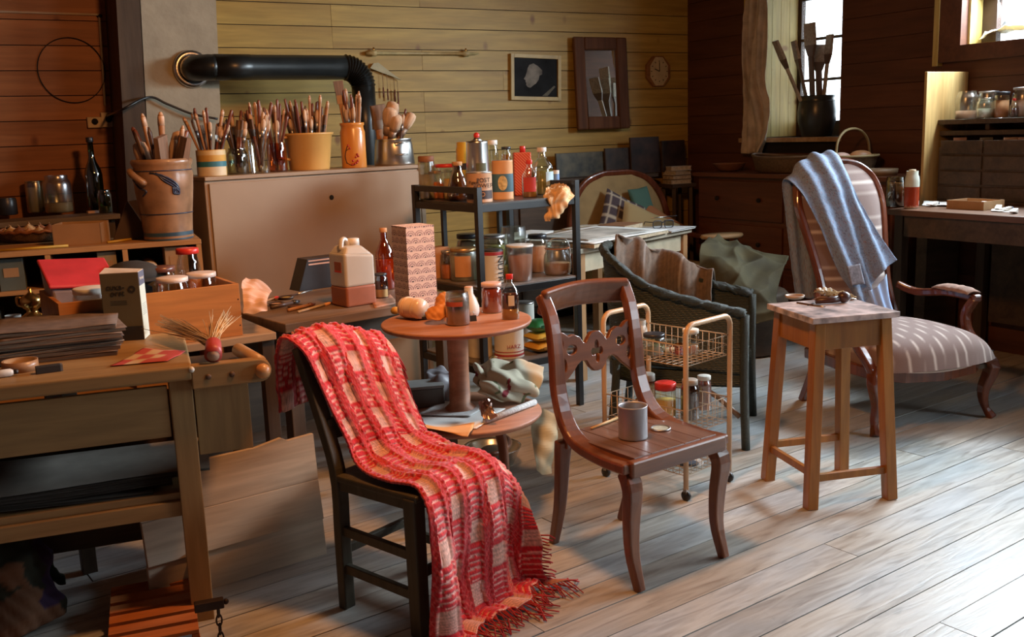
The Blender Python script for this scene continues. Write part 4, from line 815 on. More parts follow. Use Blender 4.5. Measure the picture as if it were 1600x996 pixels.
a_, b_ = Z(758, 664, RLZ), Z(836, 634, RLZ); tag(MB().tube([(a_[0], a_[1], RLZ + .014), (b_[0], b_[1], RLZ + .014)], .012, 12).build('rolled_magazine', NEWS), 'rolled magazine along the lower tier rim', 'magazine')
G = surf(np.array([[P(748, 640, 3.66), P(765, 636, 3.64), P(772, 646, 3.60)], [P(750, 628, 3.70), P(762, 626, 3.66), P(770, 638, 3.62)], [P(752, 652, 3.60), P(764, 655, 3.58), P(778, 652, 3.58)]]), 14, 14); G = G + nrm(G) * (.008 * fbm(G, 70, 3))[..., None]; G[..., 2] = np.maximum(G[..., 2], RLZ + .01)
tag(MB().grid(G, smooth=False).build('foil_wrapper', M('crumpled_foil', (.55, .40, .34), .3, .8), solid=.001), 'crumpled foil wrapper standing on the newspaper', 'wrapper')
lat = [[P(742, 598, 3.98), P(742, 572, 4.05), P(748, 565, 4.12), P(765, 563, 4.2)], [P(760, 622, 3.86), P(765, 590, 3.92), P(775, 572, 4.02), P(790, 563, 4.14)], [P(782, 628, 3.84), P(792, 605, 3.86), P(800, 580, 3.95), P(812, 566, 4.12)], [P(806, 625, 3.88), P(815, 612, 3.86), P(818, 590, 3.93), P(822, 575, 4.1)], [P(830, 622, 3.94), P(846, 612, 3.93), P(846, 596, 3.98), P(842, 584, 4.12)]]
G = surf(np.array(lat), 90, 90); G = G + nrm(G) * (.050 * (np.abs(fbm(G, 11, 11, 2)) - .35) + .012 * np.sin(G[..., 0] * 60 + G[..., 2] * 75 + 3.5 * fbm(G, 8, 13)))[..., None]; G[..., 2] = np.maximum(G[..., 2], RLZ + .004)
cc = np.zeros((90, 90, 3)) + (.52, .48, .36); f1 = fbm(G, 30, 21); cc[f1 > .75] = (.14, .17, .09); cc[fbm(G, 34, 33) > .9] = (.26, .04, .05)
tag(MB().grid(G).build('flowered_cloth', VCOL('flowered_rag', .9, .15), colors=cc, solid=.004), 'bundled flowered cloth heaped on the lower tier', 'cloth')
lat = [[P(662, 600, 4.0), P(666, 578, 4.05), P(690, 574, 4.1)], [P(672, 628, 3.92), P(690, 596, 3.95), P(712, 580, 4.05)], [P(700, 632, 3.90), P(715, 606, 3.94), P(728, 590, 4.02)]]
G = surf(np.array(lat), 30, 30); G = G + nrm(G) * (.02 * fbm(G, 28, 12))[..., None]; G[..., 2] = np.maximum(G[..., 2], RLZ + .004)
tag(MB().grid(G).build('grey_plastic_bag', M('grey_poly', (.26, .25, .27), .4, var=.2), solid=.002), 'crumpled grey plastic bag behind the pedestal', 'bag')
q = Z(650, 645, RLZ); t = thing('dark_tin_box', 'shallow dark box beside the red blanket on the lower tier', 'box', (q[0] + .0, q[1] + .12, RLZ), .2); MB().box(-.09, .10, -.06, .06, 0, .075).build('box_body', M('dull_grey_box', (.12, .115, .10), .6), t, bevel=.003); MB().box(-.092, .102, -.062, .062, .076, .088).build('box_lid', M('grey_box_lid', (.22, .22, .21), .5), t, bevel=.002)
# ================================================================== dark bench behind the round table
B2Z = .80; b2A = Z(383, 517, B2Z)[:2]; B2T = math.radians(40)
b2 = thing('side_bench', 'dark low bench with tools and a plastic canister on it', 'bench', (b2A[0], b2A[1], 0), B2T)
MB().box(.17, 1.05, 0, .68, B2Z - .04, B2Z).build('bench_top', WOOD('scuffed_bench_top', (.13, .08, .05), (.26, .17, .11), 0, .5), b2, bevel=.004)
for x in (.21, .98):
    for y in (.05, .60): MB().box(x - .03, x + .03, y - .03, y + .03, 0, B2Z - .041).build('leg', DARKV, b2, bevel=.003)
MB().box(.24, .96, .04, .06, B2Z - .15, B2Z - .042).build('apron', DARKW, b2); MB().box(.24, .96, .59, .61, .2, B2Z - .042).build('back_board', DARKW, b2)
MB().box(.5, .56, .03, .07, .1, B2Z - .15).build('middle_leg', WOOD('bench_pine', (.20, .12, .06), (.32, .2, .1), 2), b2)
def B2(x, y, z=B2Z): c, s = math.cos(B2T), math.sin(B2T); return np.array([b2A[0] + x*c - y*s, b2A[1] + x*s + y*c, z])
# plastic canister
q = Z(543, 482, B2Z); JR = math.radians(40); jg = thing('plastic_canister', 'square milky plastic canister of brown liquid with screw cap', 'canister', (q[0], q[1], B2Z), JR)
W_ = .150; D_ = .135
MB().hexa([(0, 0, .085), (W_, 0, .085), (W_, D_, .085), (0, D_, .085), (0, 0, .235), (W_, 0, .22), (W_, D_, .22), (0, D_, .235)]).build('upper_body', MILKY, jg, bevel=.012, seg=3)
MB().hexa([(0, 0, .225), (W_, 0, .215), (W_, D_, .215), (0, D_, .225), (.022, .02, .262), (W_ - .05, .02, .262), (W_ - .05, D_ - .02, .262), (.022, D_ - .02, .262)]).build('shoulder', MILKY, jg, bevel=.012, seg=3)
MB().box(0, W_, 0, D_, 0, .09).build('brown_liquid', M('rosy_liquid', (.36, .13, .075), .35, trans=.1), jg, bevel=.010, seg=3)
MB().lathe([(.026, .258), (.026, .288), (.023, .29)], 20, (.085, .06, 0)).build('screw_cap', WHTP, jg)
MB().tube(cat([(.015, .05, .245), (.025, .055, .285), (.045, .06, .287), (.06, .06, .258)], 12), .011, 8, up=(0, 1, 0)).build('handle', MILKY, jg)
MB().box(-.0015, 0, .03, .085, .15, .195).build('paper_label', M('label_brick', (.36, .12, .07), .7), jg); MB().box(-.002, 0, .03, .085, .15, .158).build('label_strip', RED, jg)
# patterned gift box
q = Z(641, 489, B2Z); GB = thing('patterned_box', 'tall pale box printed with rows of little fans', 'box', (q[0], q[1], B2Z), math.radians(33))
bwid, bdep, bh = m_(50, q[1]), m_(50, q[1]), m_(136, q[1])
def fan(u, v):
    c = .042; j = np.floor(v / (c * .75)); uu_ = ((u / c + .5 * (j % 2)) % 1) - .5; vv_ = (v / (c * .75)) % 1; d = np.sqrt(uu_ ** 2 * 1.6 + (vv_) ** 2 * .9)
    col = np.zeros(u.shape + (3,)) + (.74, .58, .52); col[(d > .30) & (d < .42)] = (.27, .17, .19); col[(d > .55) & (d < .66)] = (.34, .22, .23); col[d < .16] = (.08, .06, .08); return col
FANM = VCOL('fan_print', .75)
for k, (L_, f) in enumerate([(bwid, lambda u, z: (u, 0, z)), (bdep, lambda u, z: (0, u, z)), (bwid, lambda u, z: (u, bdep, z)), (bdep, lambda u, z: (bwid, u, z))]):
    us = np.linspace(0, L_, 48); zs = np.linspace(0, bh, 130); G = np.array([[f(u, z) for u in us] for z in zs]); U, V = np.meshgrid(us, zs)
    MB().grid(G, smooth=False).build('printed_side', FANM, GB, colors=fan(U, V) * (1.0 if k % 2 == 0 else .85))  # print darkened on two sides, so their shade is in the colour
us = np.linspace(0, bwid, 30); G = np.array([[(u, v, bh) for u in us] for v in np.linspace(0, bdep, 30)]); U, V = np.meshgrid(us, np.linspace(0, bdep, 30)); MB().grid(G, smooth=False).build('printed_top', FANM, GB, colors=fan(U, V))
q = Z(604, 452, B2Z); vessel('oil_bottle', 'tall amber oil bottle beside the patterned box', 'bottle', (q[0], q[1], B2Z), m_(15, q[1]), m_(95, q[1]), 'bottle', AMBERG, (LIQ_O, .5), (L_ORG, .02, 1.2))
q = Z(596, 468, B2Z); vessel('ink_bottle', 'little dark ink bottle with gold label behind the canister', 'bottle', (q[0], q[1] + .02, B2Z), m_(11, q[1]), m_(40, q[1]), 'jar', CARAF, (LIQ_D, .7), (DKLID, .01, 1.1), (GLD, .1, .4, F_ - 1.2, F_ + 1.2))
# black radio-like stack
q = Z(485, 455, B2Z); t = thing('book_stack', 'black album with pale page edges leaning behind the canister', 'book', (q[0], q[1] + .10, B2Z), B2T); MB().hexa([(-.11, -.05, 0), (.12, -.05, 0), (.12, .05, 0), (-.11, .05, 0), (-.055, -.05, .15), (.12, -.05, .15), (.12, .05, .15), (-.055, .05, .15)]).build('cover', DKLID, t, bevel=.002)
for z in (.12, .137): MB().box(-.05, .118, -.052, -.045, z, z + .007).build('page_edge', PINKLID, t)
# crumpled pink paper
lat = [[P(380, 490, 3.72), P(402, 490, 3.72), P(418, 486, 3.74)], [P(380, 468, 3.78), P(400, 470, 3.78), P(417, 472, 3.78)], [P(378, 442, 3.9), P(396, 448, 3.9), P(420, 462, 3.9)], [P(384, 436, 4.0), P(405, 441, 4.0), P(424, 456, 4.0)]]
G = surf(np.array(lat), 30, 30); G = G + nrm(G) * (.014 * fbm(G, 34, 14))[..., None]; G[..., 2] = np.maximum(G[..., 2], B2Z + .003)
tag(MB().grid(G, smooth=False).build('pink_wrapping', M('pink_tissue', (.74, .50, .40), .8, var=.15), solid=.001), 'crumpled pink wrapping paper at the end of the dark bench', 'paper')
# loose tools on the bench
def rod(name, label, cat_, a, b, z, r, mat, tip=None, tipf=.25):
    A = np.array([*Z(*a, z)[:2], z + r]); B = np.array([*Z(*b, z)[:2], z + r]); t = thing(name, label, cat_, A, 0); d = B - A
    MB().tube([(0, 0, 0), d * (1 - tipf)], r, 8).build('handle', mat, t)
    if tip is not None: MB().tube([d * (1 - tipf), d * (1 - tipf / 2), d], [r * 1.25, r * 1.2, r * .6], 8).build('tip', tip, t)
    return t
rod('paintbrush', 'pale-handled brush lying at the front of the dark bench', 'paintbrush', (466, 490), (520, 475), B2Z, .006, PALEW, L_ORG)
rod('palette_knife', 'thin dark palette knife lying behind the pink wrapping', 'palette knife', (430, 470), (488, 455), B2Z, .004, H_DRK, STEEL, .4)
rod('paintbrush', 'red-tipped brush lying among the bench tools', 'paintbrush', (405, 476), (436, 466), B2Z, .006, H_NAT, RED)
rod('charcoal_stick', 'blackened stick lying across the bench tools', 'stick', (424, 484), (468, 474), B2Z, .009, H_DRK, DKLID)
rod('scraper', 'wooden scraper beside the foot of the canister', 'scraper', (450, 488), (492, 478), B2Z, .008, H_NAT, H_RED)
for k, (x, y, lb) in enumerate([(432, 478, 'shallow dark paint saucer nearest the pink wrapping'), (448, 468, 'shallow dark paint saucer in the middle of the bench tools'), (462, 482, 'shallow dark paint saucer by the front bench edge')]):
    q = Z(x, y, B2Z); t = thing('paint_saucer', lb, 'saucer', (q[0], q[1], B2Z), 0); MB().lathe([(.018, 0), (.03, .004), (.036, .014), (.033, .014), (.026, .007), (1e-7, .006)], 18).build('dish', M('dark_saucer', (.06, .035, .025), .4, var=.4), t); MB().lathe([(1e-7, .009), (.024, .009)], 12).build('dried_paint', (L_ORG, PWD_Y, H_RED)[k], t)
tag(sheet('bench_board', 'thin painted palette board along the right of the dark bench', [(585, 482), (622, 474), (610, 462), (580, 470)], B2Z, M('painty_board', (.46, .22, .13), .6, var=.4, scale=18), .001, 6, 'board', 8, .006), None)
# ================================================================== beige cabinet carrying the brush pots
cl_, cr_ = P(320, 277, 5.02), P(662, 257, 5.9); CT = math.atan2(cr_[1] - cl_[1], cr_[0] - cl_[0]); CW = math.hypot(cr_[0] - cl_[0], cr_[1] - cl_[1]); CZ = (cl_[2] + cr_[2]) / 2; CD = .42
cbn = thing('beige_cabinet', 'wide beige sheet-metal heater cabinet topped with pots of brushes', 'cabinet', (cl_[0], cl_[1], 0), CT)
MB().box(0, CW, .012, CD, .04, CZ - .02).build('body', BEIGE, cbn, bevel=.004)
MB().box(.02, CW - .035, 0, .014, .06, CZ - .035).build('front_panel', BEIGE, cbn, bevel=.002); MB().box(CW - .03, CW, 0, .014, .06, CZ - .02).build('edge_strip', BEIGE, cbn, bevel=.002)
MB().box(-.003, CW + .003, -.004, CD + .003, CZ - .02, CZ).build('top_panel', BEIGE, cbn, bevel=.003)
hx = m_(0, 1); MB().lathe([(1e-7, 0), (.012, 0), (.014, .002), (.012, .003)], 14).xf(Matrix.Translation((CW * .53, -.001, CZ - .15)) @ Matrix.Rotation(PI/2, 4, 'X')).build('screw_hole', DARK, cbn)
for x in (.03, CW - .07):
    for y in (.03, CD - .06): MB().box(x, x + .04, y, y + .04, 0, .04).build('foot', BLACKM, cbn)
def ctop(px, back):
    n = np.array([-math.sin(CT), math.cos(CT)]); u = np.array([math.cos(CT), math.sin(CT)]); A = cl_[:2] + n * back; d = ray(px, 260)[:2]
    s = np.linalg.solve(np.array([[d[0], -u[0]], [d[1], -u[1]]]), A)[1]; v = A + u * s; return np.array([v[0], v[1], CZ])
# ---- pots
def C_(px, back, wpx, hpx): p = ctop(px, back); return p, m_(wpx / 2, p[1]), m_(hpx, p[1])
p_tin, r_tin, h_tin = C_(331, .10, 44, 40)
t = vessel('striped_paint_pot', 'yellow and white tin with a blue stripe full of brushes', 'pot', p_tin, r_tin, h_tin, 'cup0', M('tin_yellow', (.66, .36, .08), .5), None, None, (M('tin_cream', (.72, .55, .33), .5), .02, .36, F_ - 1.5, F_ + 1.5))
for nm, c, z0, z1 in (('blue_stripe', (.03, .16, .20), .36, .56), ('cream_band', (.66, .48, .24), .80, .97)):
    MB().grid(np.array([[(1.012*r_tin*math.cos(a), 1.012*r_tin*math.sin(a), z*h_tin) for a in np.linspace(0, 2*PI, 33)] for z in (z0, z1)])).build(nm, M(nm, c, .5), t)
p_j1, r_j1, h_j1 = C_(372, .12, 32, 40); vessel('brush_jar', 'clear jar of dark brushes right of the striped tin', 'jar', p_j1, r_j1, h_j1, 'jar', GLASS('greenish_glass', (.55, .60, .48), .14))
p_j2, r_j2, h_j2 = C_(407, .10, 34, 52); vessel('brush_jar', 'tall clear tumbler of brushes in the middle of the cabinet', 'jar', p_j2, r_j2, h_j2, 'cup', CLEAR)
p_j3, r_j3, h_j3 = C_(434, .16, 30, 44); vessel('brush_jar', 'amber goblet of brushes touching the yellow jug', 'jar', p_j3, r_j3, h_j3, 'wide', AMBERG)
p_jg, r_jg, h_jg = C_(484, .18, 74, 56)
jl = thing('measuring_jug', 'yellow plastic mixing jug with pouring lip crammed with brushes', 'jug', p_jg, CT)
YEL = M('yellow_plastic_jug', (.66, .36, .10), .4, var=.06); V = []; F = []; n = 36; pr = [(.80, 0), (.82, .03), (.97, .93), (1.02, .95), (1.03, 1.0), (.97, 1.0), (.94, .93), (.78, .05), (1e-4, .04)]
for (rr, zz) in pr:
    for k in range(n):
        a = 2*PI*k/n; sp_ = max(0, math.cos(a)) ** 14 * .16 * max(0, zz - .5) * 2 if rr > .1 else 0; V.append((r_jg*(rr + sp_)*math.cos(a), r_jg*rr*math.sin(a), h_jg*zz))
for i in range(len(pr) - 1):
    for k in range(n): F.append((i*n+k, i*n+(k+1) % n, (i+1)*n+(k+1) % n, (i+1)*n+k))
F.append(tuple(range(n))[::-1]); MB().add(V, F, True).build('jug_body', YEL, jl)
MB().tube(cat([(-r_jg*.97, 0, h_jg*.9), (-r_jg*1.3, 0, h_jg*.85), (-r_jg*1.3, 0, h_jg*.4), (-r_jg*.9, 0, h_jg*.3)], 12), .008, 8, up=(0, 1, 0)).build('handle', YEL, jl)
p_v, r_v, h_v = C_(554, .12, 38, 68)
vs_ = thing('ceramic_vase', 'orange glazed cylinder vase painted with a blossom branch', 'vase', p_v, 0); ORG = M('orange_glaze', (.66, .25, .05), .25, var=.08)
_open(MB(), [(r_v*.98, 0), (r_v, .004), (r_v, h_v*.80), (r_v*.92, h_v*.86), (r_v*.90, h_v*.92), (r_v*.98, h_v*.95), (r_v*.98, h_v), (r_v*.88, h_v), (r_v*.85, h_v*.9)], 28, 1).build('body', ORG, vs_)
def on_v(a, z, k=1.01): return (k*r_v*math.cos(F_ + a), k*r_v*math.sin(F_ + a), z*h_v)
b = MB(); b.tube(cat([on_v(-.45, .10), on_v(-.6, .25), on_v(-.5, .38), on_v(-.3, .52)], 12), .0025, 5); b.tube(cat([on_v(-.5, .12), on_v(0, .06), on_v(.45, .12)], 10), .002, 5); b.tube(cat([on_v(-.5, .38), on_v(-.15, .44)], 5), .0018, 4); b.build('painted_branch', M('branch_black', (.03, .01, .01), .4), vs_)
b = MB(); [b.ball(on_v(a, z, 1.0), .0065, 8, k=5) for a, z in [(-.15, .44), (-.28, .50), (.42, .30), (.5, .26), (.35, .12), (.2, .10), (.05, .16), (.45, .16), (.0, .08), (.3, .24)]]; b.build('painted_blossoms', M('blossom_red', (.45, .03, .02), .4), vs_)
p_m, r_m, h_m = C_(617, .16, 60, 40)
mp = thing('aluminium_pot', 'dented aluminium saucepan holding fat bristle brushes', 'saucepan', p_m, CT); _open(MB(), [(r_m*1.0, 0), (r_m*1.04, .01), (r_m*.95, h_m*.8), (r_m*.90, h_m*.95), (r_m*.96, h_m), (r_m*.9, h_m), (r_m*.88, h_m*.9)], 32, 1).build('pan', STEEL, mp)
hd = [(-r_m*.5, -r_m*.85, h_m*.86), (-r_m*.62, -r_m*1.12, h_m*.86), (-r_m*.05, -r_m*1.26, h_m*.86), (-r_m*.0, -r_m*.98, h_m*.86)]; MB().tube(hd, .005, 8).build('handle', TINM, mp)
MB().tube([(q_[0], q_[1] - .002, q_[2] - h_m * .45) for q_ in hd], .005, 8).build('lower_handle', TINM, mp)
p = rk_at(668, .555, 2); r, h = m_(13, p[1]), m_(64, p[1]); vessel('brown_lid_jar', 'tall jar with rusty brown lid between the saucepan and the rack bottles', 'jar', p, r, h, 'wide', PALEG, (PWD_W, .6), (BRNLID, .035, 1.04))
# ================================================================== paintbrushes
def proto(kind):
    t = thing('paintbrush', 'paintbrush', 'paintbrush', (0, 0, -50))
    if kind == 'thin_up':      # handle end up
        MB().tube([(0, 0, 0), (0, 0, .20), (0, 0, .27), (0, 0, .295), (0, 0, .30)], [.0035, .0055, .0075, .0065, .002], 7).build('handle', H_NAT, t); MB().tube([(0, 0, .268), (0, 0, .29), (0, 0, .303)], [.0079, .0075, .003], 7).build('dipped_end', M('pale_dip', (.62, .40, .26), .4), t); MB().tube([(0, 0, -.03), (0, 0, .0)], .0045, 7).build('ferrule', TINM, t)
    if kind == 'thin_red':
        MB().tube([(0, 0, 0), (0, 0, .20), (0, 0, .26), (0, 0, .29), (0, 0, .295)], [.003, .005, .0065, .0055, .002], 7).build('handle', H_RED, t); MB().tube([(0, 0, -.03), (0, 0, .0)], .004, 7).build('ferrule', TINM, t)
    if kind == 'thin_dark':
        MB().tube([(0, 0, 0), (0, 0, .18), (0, 0, .25), (0, 0, .265)], [.003, .005, .006, .002], 7).build('handle', H_DRK, t); MB().tube([(0, 0, -.03), (0, 0, .0)], .004, 7).build('ferrule', TINM, t)
    if kind == 'round':        # bristles up
        MB().tube([(0, 0, 0), (0, 0, .10), (0, 0, .18)], [.004, .008, .006], 7).build('handle', H_DRK, t); MB().tube([(0, 0, .18), (0, 0, .215)], [.0065, .008], 8).build('ferrule', TINM, t); MB().tube([(0, 0, .215), (0, 0, .24), (0, 0, .262), (0, 0, .272)], [.008, .0105, .009, .003], 8).build('bristles', BRISTLE, t)
    if kind == 'flat':
        MB().tube([(0, 0, 0), (0, 0, .10), (0, 0, .17)], [.004, .008, .006], 7).build('handle', H_RED, t); MB().hexa([(-.006, -.004, .17), (.006, -.004, .17), (.006, .004, .17), (-.006, .004, .17), (-.012, -.005, .205), (.012, -.005, .205), (.012, .005, .205), (-.012, .005, .205)]).build('ferrule', STEEL, t); MB().hexa([(-.012, -.005, .205), (.012, -.005, .205), (.012, .005, .205), (-.012, .005, .205), (-.0125, -.003, .25), (.0125, -.003, .25), (.0125, .003, .25), (-.0125, .003, .25)]).build('bristles', BRISTD, t)
    if kind == 'fat':
        MB().tube([(0, 0, 0), (0, 0, .12), (0, 0, .16)], [.010, .015, .012], 9).build('handle', H_NAT, t); MB().tube([(0, 0, .16), (0, 0, .21)], [.016, .020], 10).build('ferrule', M('old_ferrule', (.30, .20, .14), .5, .5), t); MB().tube([(0, 0, .21), (0, 0, .24), (0, 0, .275), (0, 0, .295), (0, 0, .302)], [.020, .027, .029, .024, .010], 12).build('bristles', BRISTLE, t)
    if kind == 'wide':         # big flat wall brush
        MB().hexa([(-.012, -.008, 0), (.012, -.008, 0), (.012, .008, 0), (-.012, .008, 0), (-.022, -.010, .18), (.022, -.010, .18), (.022, .010, .18), (-.022, .010, .18)]).build('handle', H_NAT, t, bevel=.004); MB().box(-.032, .032, -.012, .012, .18, .225).build('ferrule', M('old_ferrule', (.30, .20, .14), .5, .5), t); MB().hexa([(-.031, -.011, .225), (.031, -.011, .225), (.031, .011, .225), (-.031, .011, .225), (-.036, -.008, .30), (.036, -.008, .30), (.036, .008, .30), (-.036, .008, .30)]).build('bristles', BRISTD, t)
    return t
PROTO = {k: proto(k) for k in ('thin_up', 'thin_red', 'thin_dark', 'round', 'flat', 'fat', 'wide')}
KIND = {'thin_up': 'pale-ended brush handle', 'thin_red': 'slim reddish brush handle', 'thin_dark': 'slim blackish brush handle', 'round': 'round-headed bristle brush', 'flat': 'flat steel-ferruled brush', 'fat': 'fat brush', 'wide': 'wide flat brush'}
def fill(p, r, h, n, kinds, label, group, top=(.9, 1.2), lean=.35, seed=1, zb=.01, bias=0.0, thick=1.2):
    rnd = random.Random(seed)
    for k in range(n):
        kd = kinds[k % len(kinds)]; a = rnd.uniform(0, 2*PI); rr = r * .86 * math.sqrt(rnd.uniform(.12, 1)); tl = lean * rr / r * rnd.uniform(.75, 1.15)
        rim = np.array([rr * math.cos(a), rr * math.sin(a), h]); sc = rnd.uniform(*top)
        d = np.array([math.sin(tl) * math.cos(a) + bias, math.sin(tl) * math.sin(a), math.cos(tl)]); d /= np.linalg.norm(d)
        base = rim - d * ((h - zb) / d[2])
        if math.hypot(base[0], base[1]) > r * .8: base[:2] *= r * .7 / math.hypot(base[0], base[1])
        v = rim - base; v /= np.linalg.norm(v); qd = Vector(v).to_track_quat('Z', 'Y'); e = (qd.to_matrix() @ Matrix.Rotation(rnd.uniform(0, 6.28), 3, 'Z')).to_euler()
        off = .03 * sc if kd.startswith('thin') else 0
        dup(PROTO[kd], tuple(np.array(p) + base + v * off), e, label.replace('brush', KIND[kd], 1) if 'brush' in label.split()[0] else label, group, (thick * rnd.uniform(.85, 1.2), thick * rnd.uniform(.85, 1.2), sc))
fill(p_tin, r_tin * .95, h_tin, 22, ('thin_up', 'thin_red', 'round', 'thin_up', 'flat', 'round'), 'brush standing in the yellow tin with the blue stripe', 'brushes in the striped tin', (.80, 1.08), .42, 1)
fill(p_j1, r_j1 * .8, h_j1, 18, ('round', 'thin_red', 'thin_dark', 'flat', 'round'), 'brush standing in the clear jar right of the striped tin', 'brushes in the clear jar', (.85, 1.12), .35, 2)
fill(p_j2, r_j2 * .9, h_j2, 24, ('thin_up', 'thin_red', 'round', 'round', 'flat'), 'brush standing in the tall clear tumbler', 'brushes in the tumbler', (.9, 1.15), .34, 3)
fill(p_j3, r_j3 * .9, h_j3, 20, ('thin_up', 'thin_up', 'round', 'thin_red'), 'brush standing in the amber goblet', 'brushes in the amber goblet', (.92, 1.18), .36, 4)
fill(p_jg, r_jg * .93, h_jg, 60, ('thin_red', 'round', 'thin_up', 'round', 'thin_dark', 'flat', 'round'), 'brush crammed into the yellow mixing jug', 'brushes in the yellow jug', (.98, 1.2), .22, 5)
fill(p_v, r_v * .85, h_v, 22, ('thin_red', 'round', 'thin_dark', 'round', 'thin_up'), 'brush standing in the orange blossom vase', 'brushes in the orange vase', (1.15, 1.32), .16, 6)
dup(PROTO['wide'], (p_v[0] - .03, p_v[1] - .01, p_v[2] + .17), (0, -.1, .3), 'long flat brush rising highest out of the orange vase', None, (.75, .75, 1.05))
fill(p_m, r_m * .85, h_m, 6, ('fat', 'fat', 'wide'), 'fat brush leaning in the aluminium saucepan', 'brushes in the saucepan', (1.05, 1.3), .6, 19, bias=.42, thick=1.25)
fill(p_m, r_m * .85, h_m, 5, ('thin_red', 'flat', 'round'), 'slim brush leaning in the aluminium saucepan', 'slim brushes in the saucepan', (1.0, 1.25), .5, 8)
# ================================================================== stove pipe
fx = P(300, 108, 5.95); tagp = thing('stove_pipe', 'black ribbed stove pipe elbowing out of the chimney', 'stove pipe', (0, 0, 0))
ff = np.array([C0[0], C0[1]]) + ED * .43; d = ray(300, 108)[:2]; s_ = np.linalg.solve(np.array([[d[0], -BD[0]], [d[1], -BD[1]]]), ff)[1]; fp = ff + BD * s_; fz = P(300, 108, fp[1])[2]
n3 = np.array([ED[0], ED[1], 0]); f3 = np.array([fp[0], fp[1], fz]); PIPE = M('black_stove_pipe', (.016, .017, .016), .33, .2, var=.3, spec=.6); rp = m_(19.5, fp[1] - .2)
el = [f3 + n3 * .0, f3 + n3 * .05]; u3 = np.array([-BD[0], -BD[1], 0]); R_ = .11
el += [f3 + n3 * (.05 + R_ * math.sin(a)) + u3 * (R_ * (1 - math.cos(a))) for a in np.linspace(.2, PI/2, 8)]
MB().tube(el, [rp * (1.03 if k % 2 else 1.0) for k in range(len(el))], 20).build('wall_elbow', PIPE, tagp)
s0 = el[-1]; e_end = P(545, 106, s0[1] + .62); L_ = 1.02
tgt = P(566, 106, 6.0); ss = np.linalg.solve(np.array([[ray(560, 106)[0], -u3[0]], [ray(560, 106)[1], -u3[1]]]), s0[:2])[1]; s1 = s0 + u3 * (ss - .10)
MB().tube([s0 - u3 * .01, s0 + (s1 - s0) * .25, s0 + (s1 - s0) * .252, s1], [rp * 1.03, rp * 1.03, rp, rp], 24).build('horizontal_run', PIPE, tagp)
elb = [s1 + u3 * (R_ * 1.15 * math.sin(a)) - np.array([0, 0, R_ * 1.15 * (1 - math.cos(a))]) for a in np.linspace(0, PI/2, 25)]
MB().tube(elb, [rp * (1.10 if k % 2 else .97) for k in range(25)], 24, smooth=False, up=(ED[0], ED[1], 0)).build('ribbed_elbow', PIPE, tagp)
MB().tube([elb[-1], elb[-1] - np.array([0, 0, .25]), np.array([elb[-1][0], elb[-1][1], 0.0])], rp, 24, up=(ED[0], ED[1], 0)).build('down_run', PIPE, tagp)
rot = Vector(n3).to_track_quat('Z', 'Y').to_matrix().to_4x4(); MB().lathe([(rp*1.0, .012), (rp*1.15, .02), (rp*1.42, .016), (rp*1.5, .0)], 32).xf(Matrix.Translation(Vector(f3 + n3 * .002)) @ rot).build('wall_rosette', STEEL, tagp)
# ================================================================== shelf unit on the left behind the workbench
UZ = 1.08; uL, uR = Z(0, 396, UZ)[:2], Z(314, 374, UZ)[:2]; uL = uL + (uL - uR) * .25
UT = math.atan2(uR[1] - uL[1], uR[0] - uL[0]); UWd = np.linalg.norm(uR - uL); UD = .40
un = thing('shelf_unit', 'low pine shelf unit of open compartments holding paper rolls', 'shelf unit', (uL[0], uL[1], 0), UT)
UPN = WOOD('unit_pine', (.42, .20, .07), (.55, .29, .11), 0); UPV_ = WOOD('unit_pine_upright', (.42, .20, .07), (.55, .29, .11), 2)
MB().box(0, UWd, 0, UD, UZ - .022, UZ).build('top_board', UPN, un, bevel=.002)
def u_at(px):
    d = ray(px, 400)[:2]; u = (uR - uL) / UWd; return np.linalg.solve(np.array([[d[0], -u[0]], [d[1], -u[1]]]), uL)[1]
divs = [.012, u_at(74), u_at(196), UWd - .012]
for x in divs: MB().box(x - .011, x + .011, .002, UD, .05, UZ - .023).build('divider', UPV_, un)
for z in (.90, .66, .40, .08): MB().box(0, UWd, .006, UD - .01, z - .009, z + .009).build('shelf_board', UPN, un)
MB().box(0, UWd, UD - .008, UD, .05, UZ - .023).build('back_panel', DARKW, un)
def U(x, y, z): c, s = math.cos(UT), math.sin(UT); return (uL[0] + x*c - y*s, uL[1] + x*s + y*c, z)
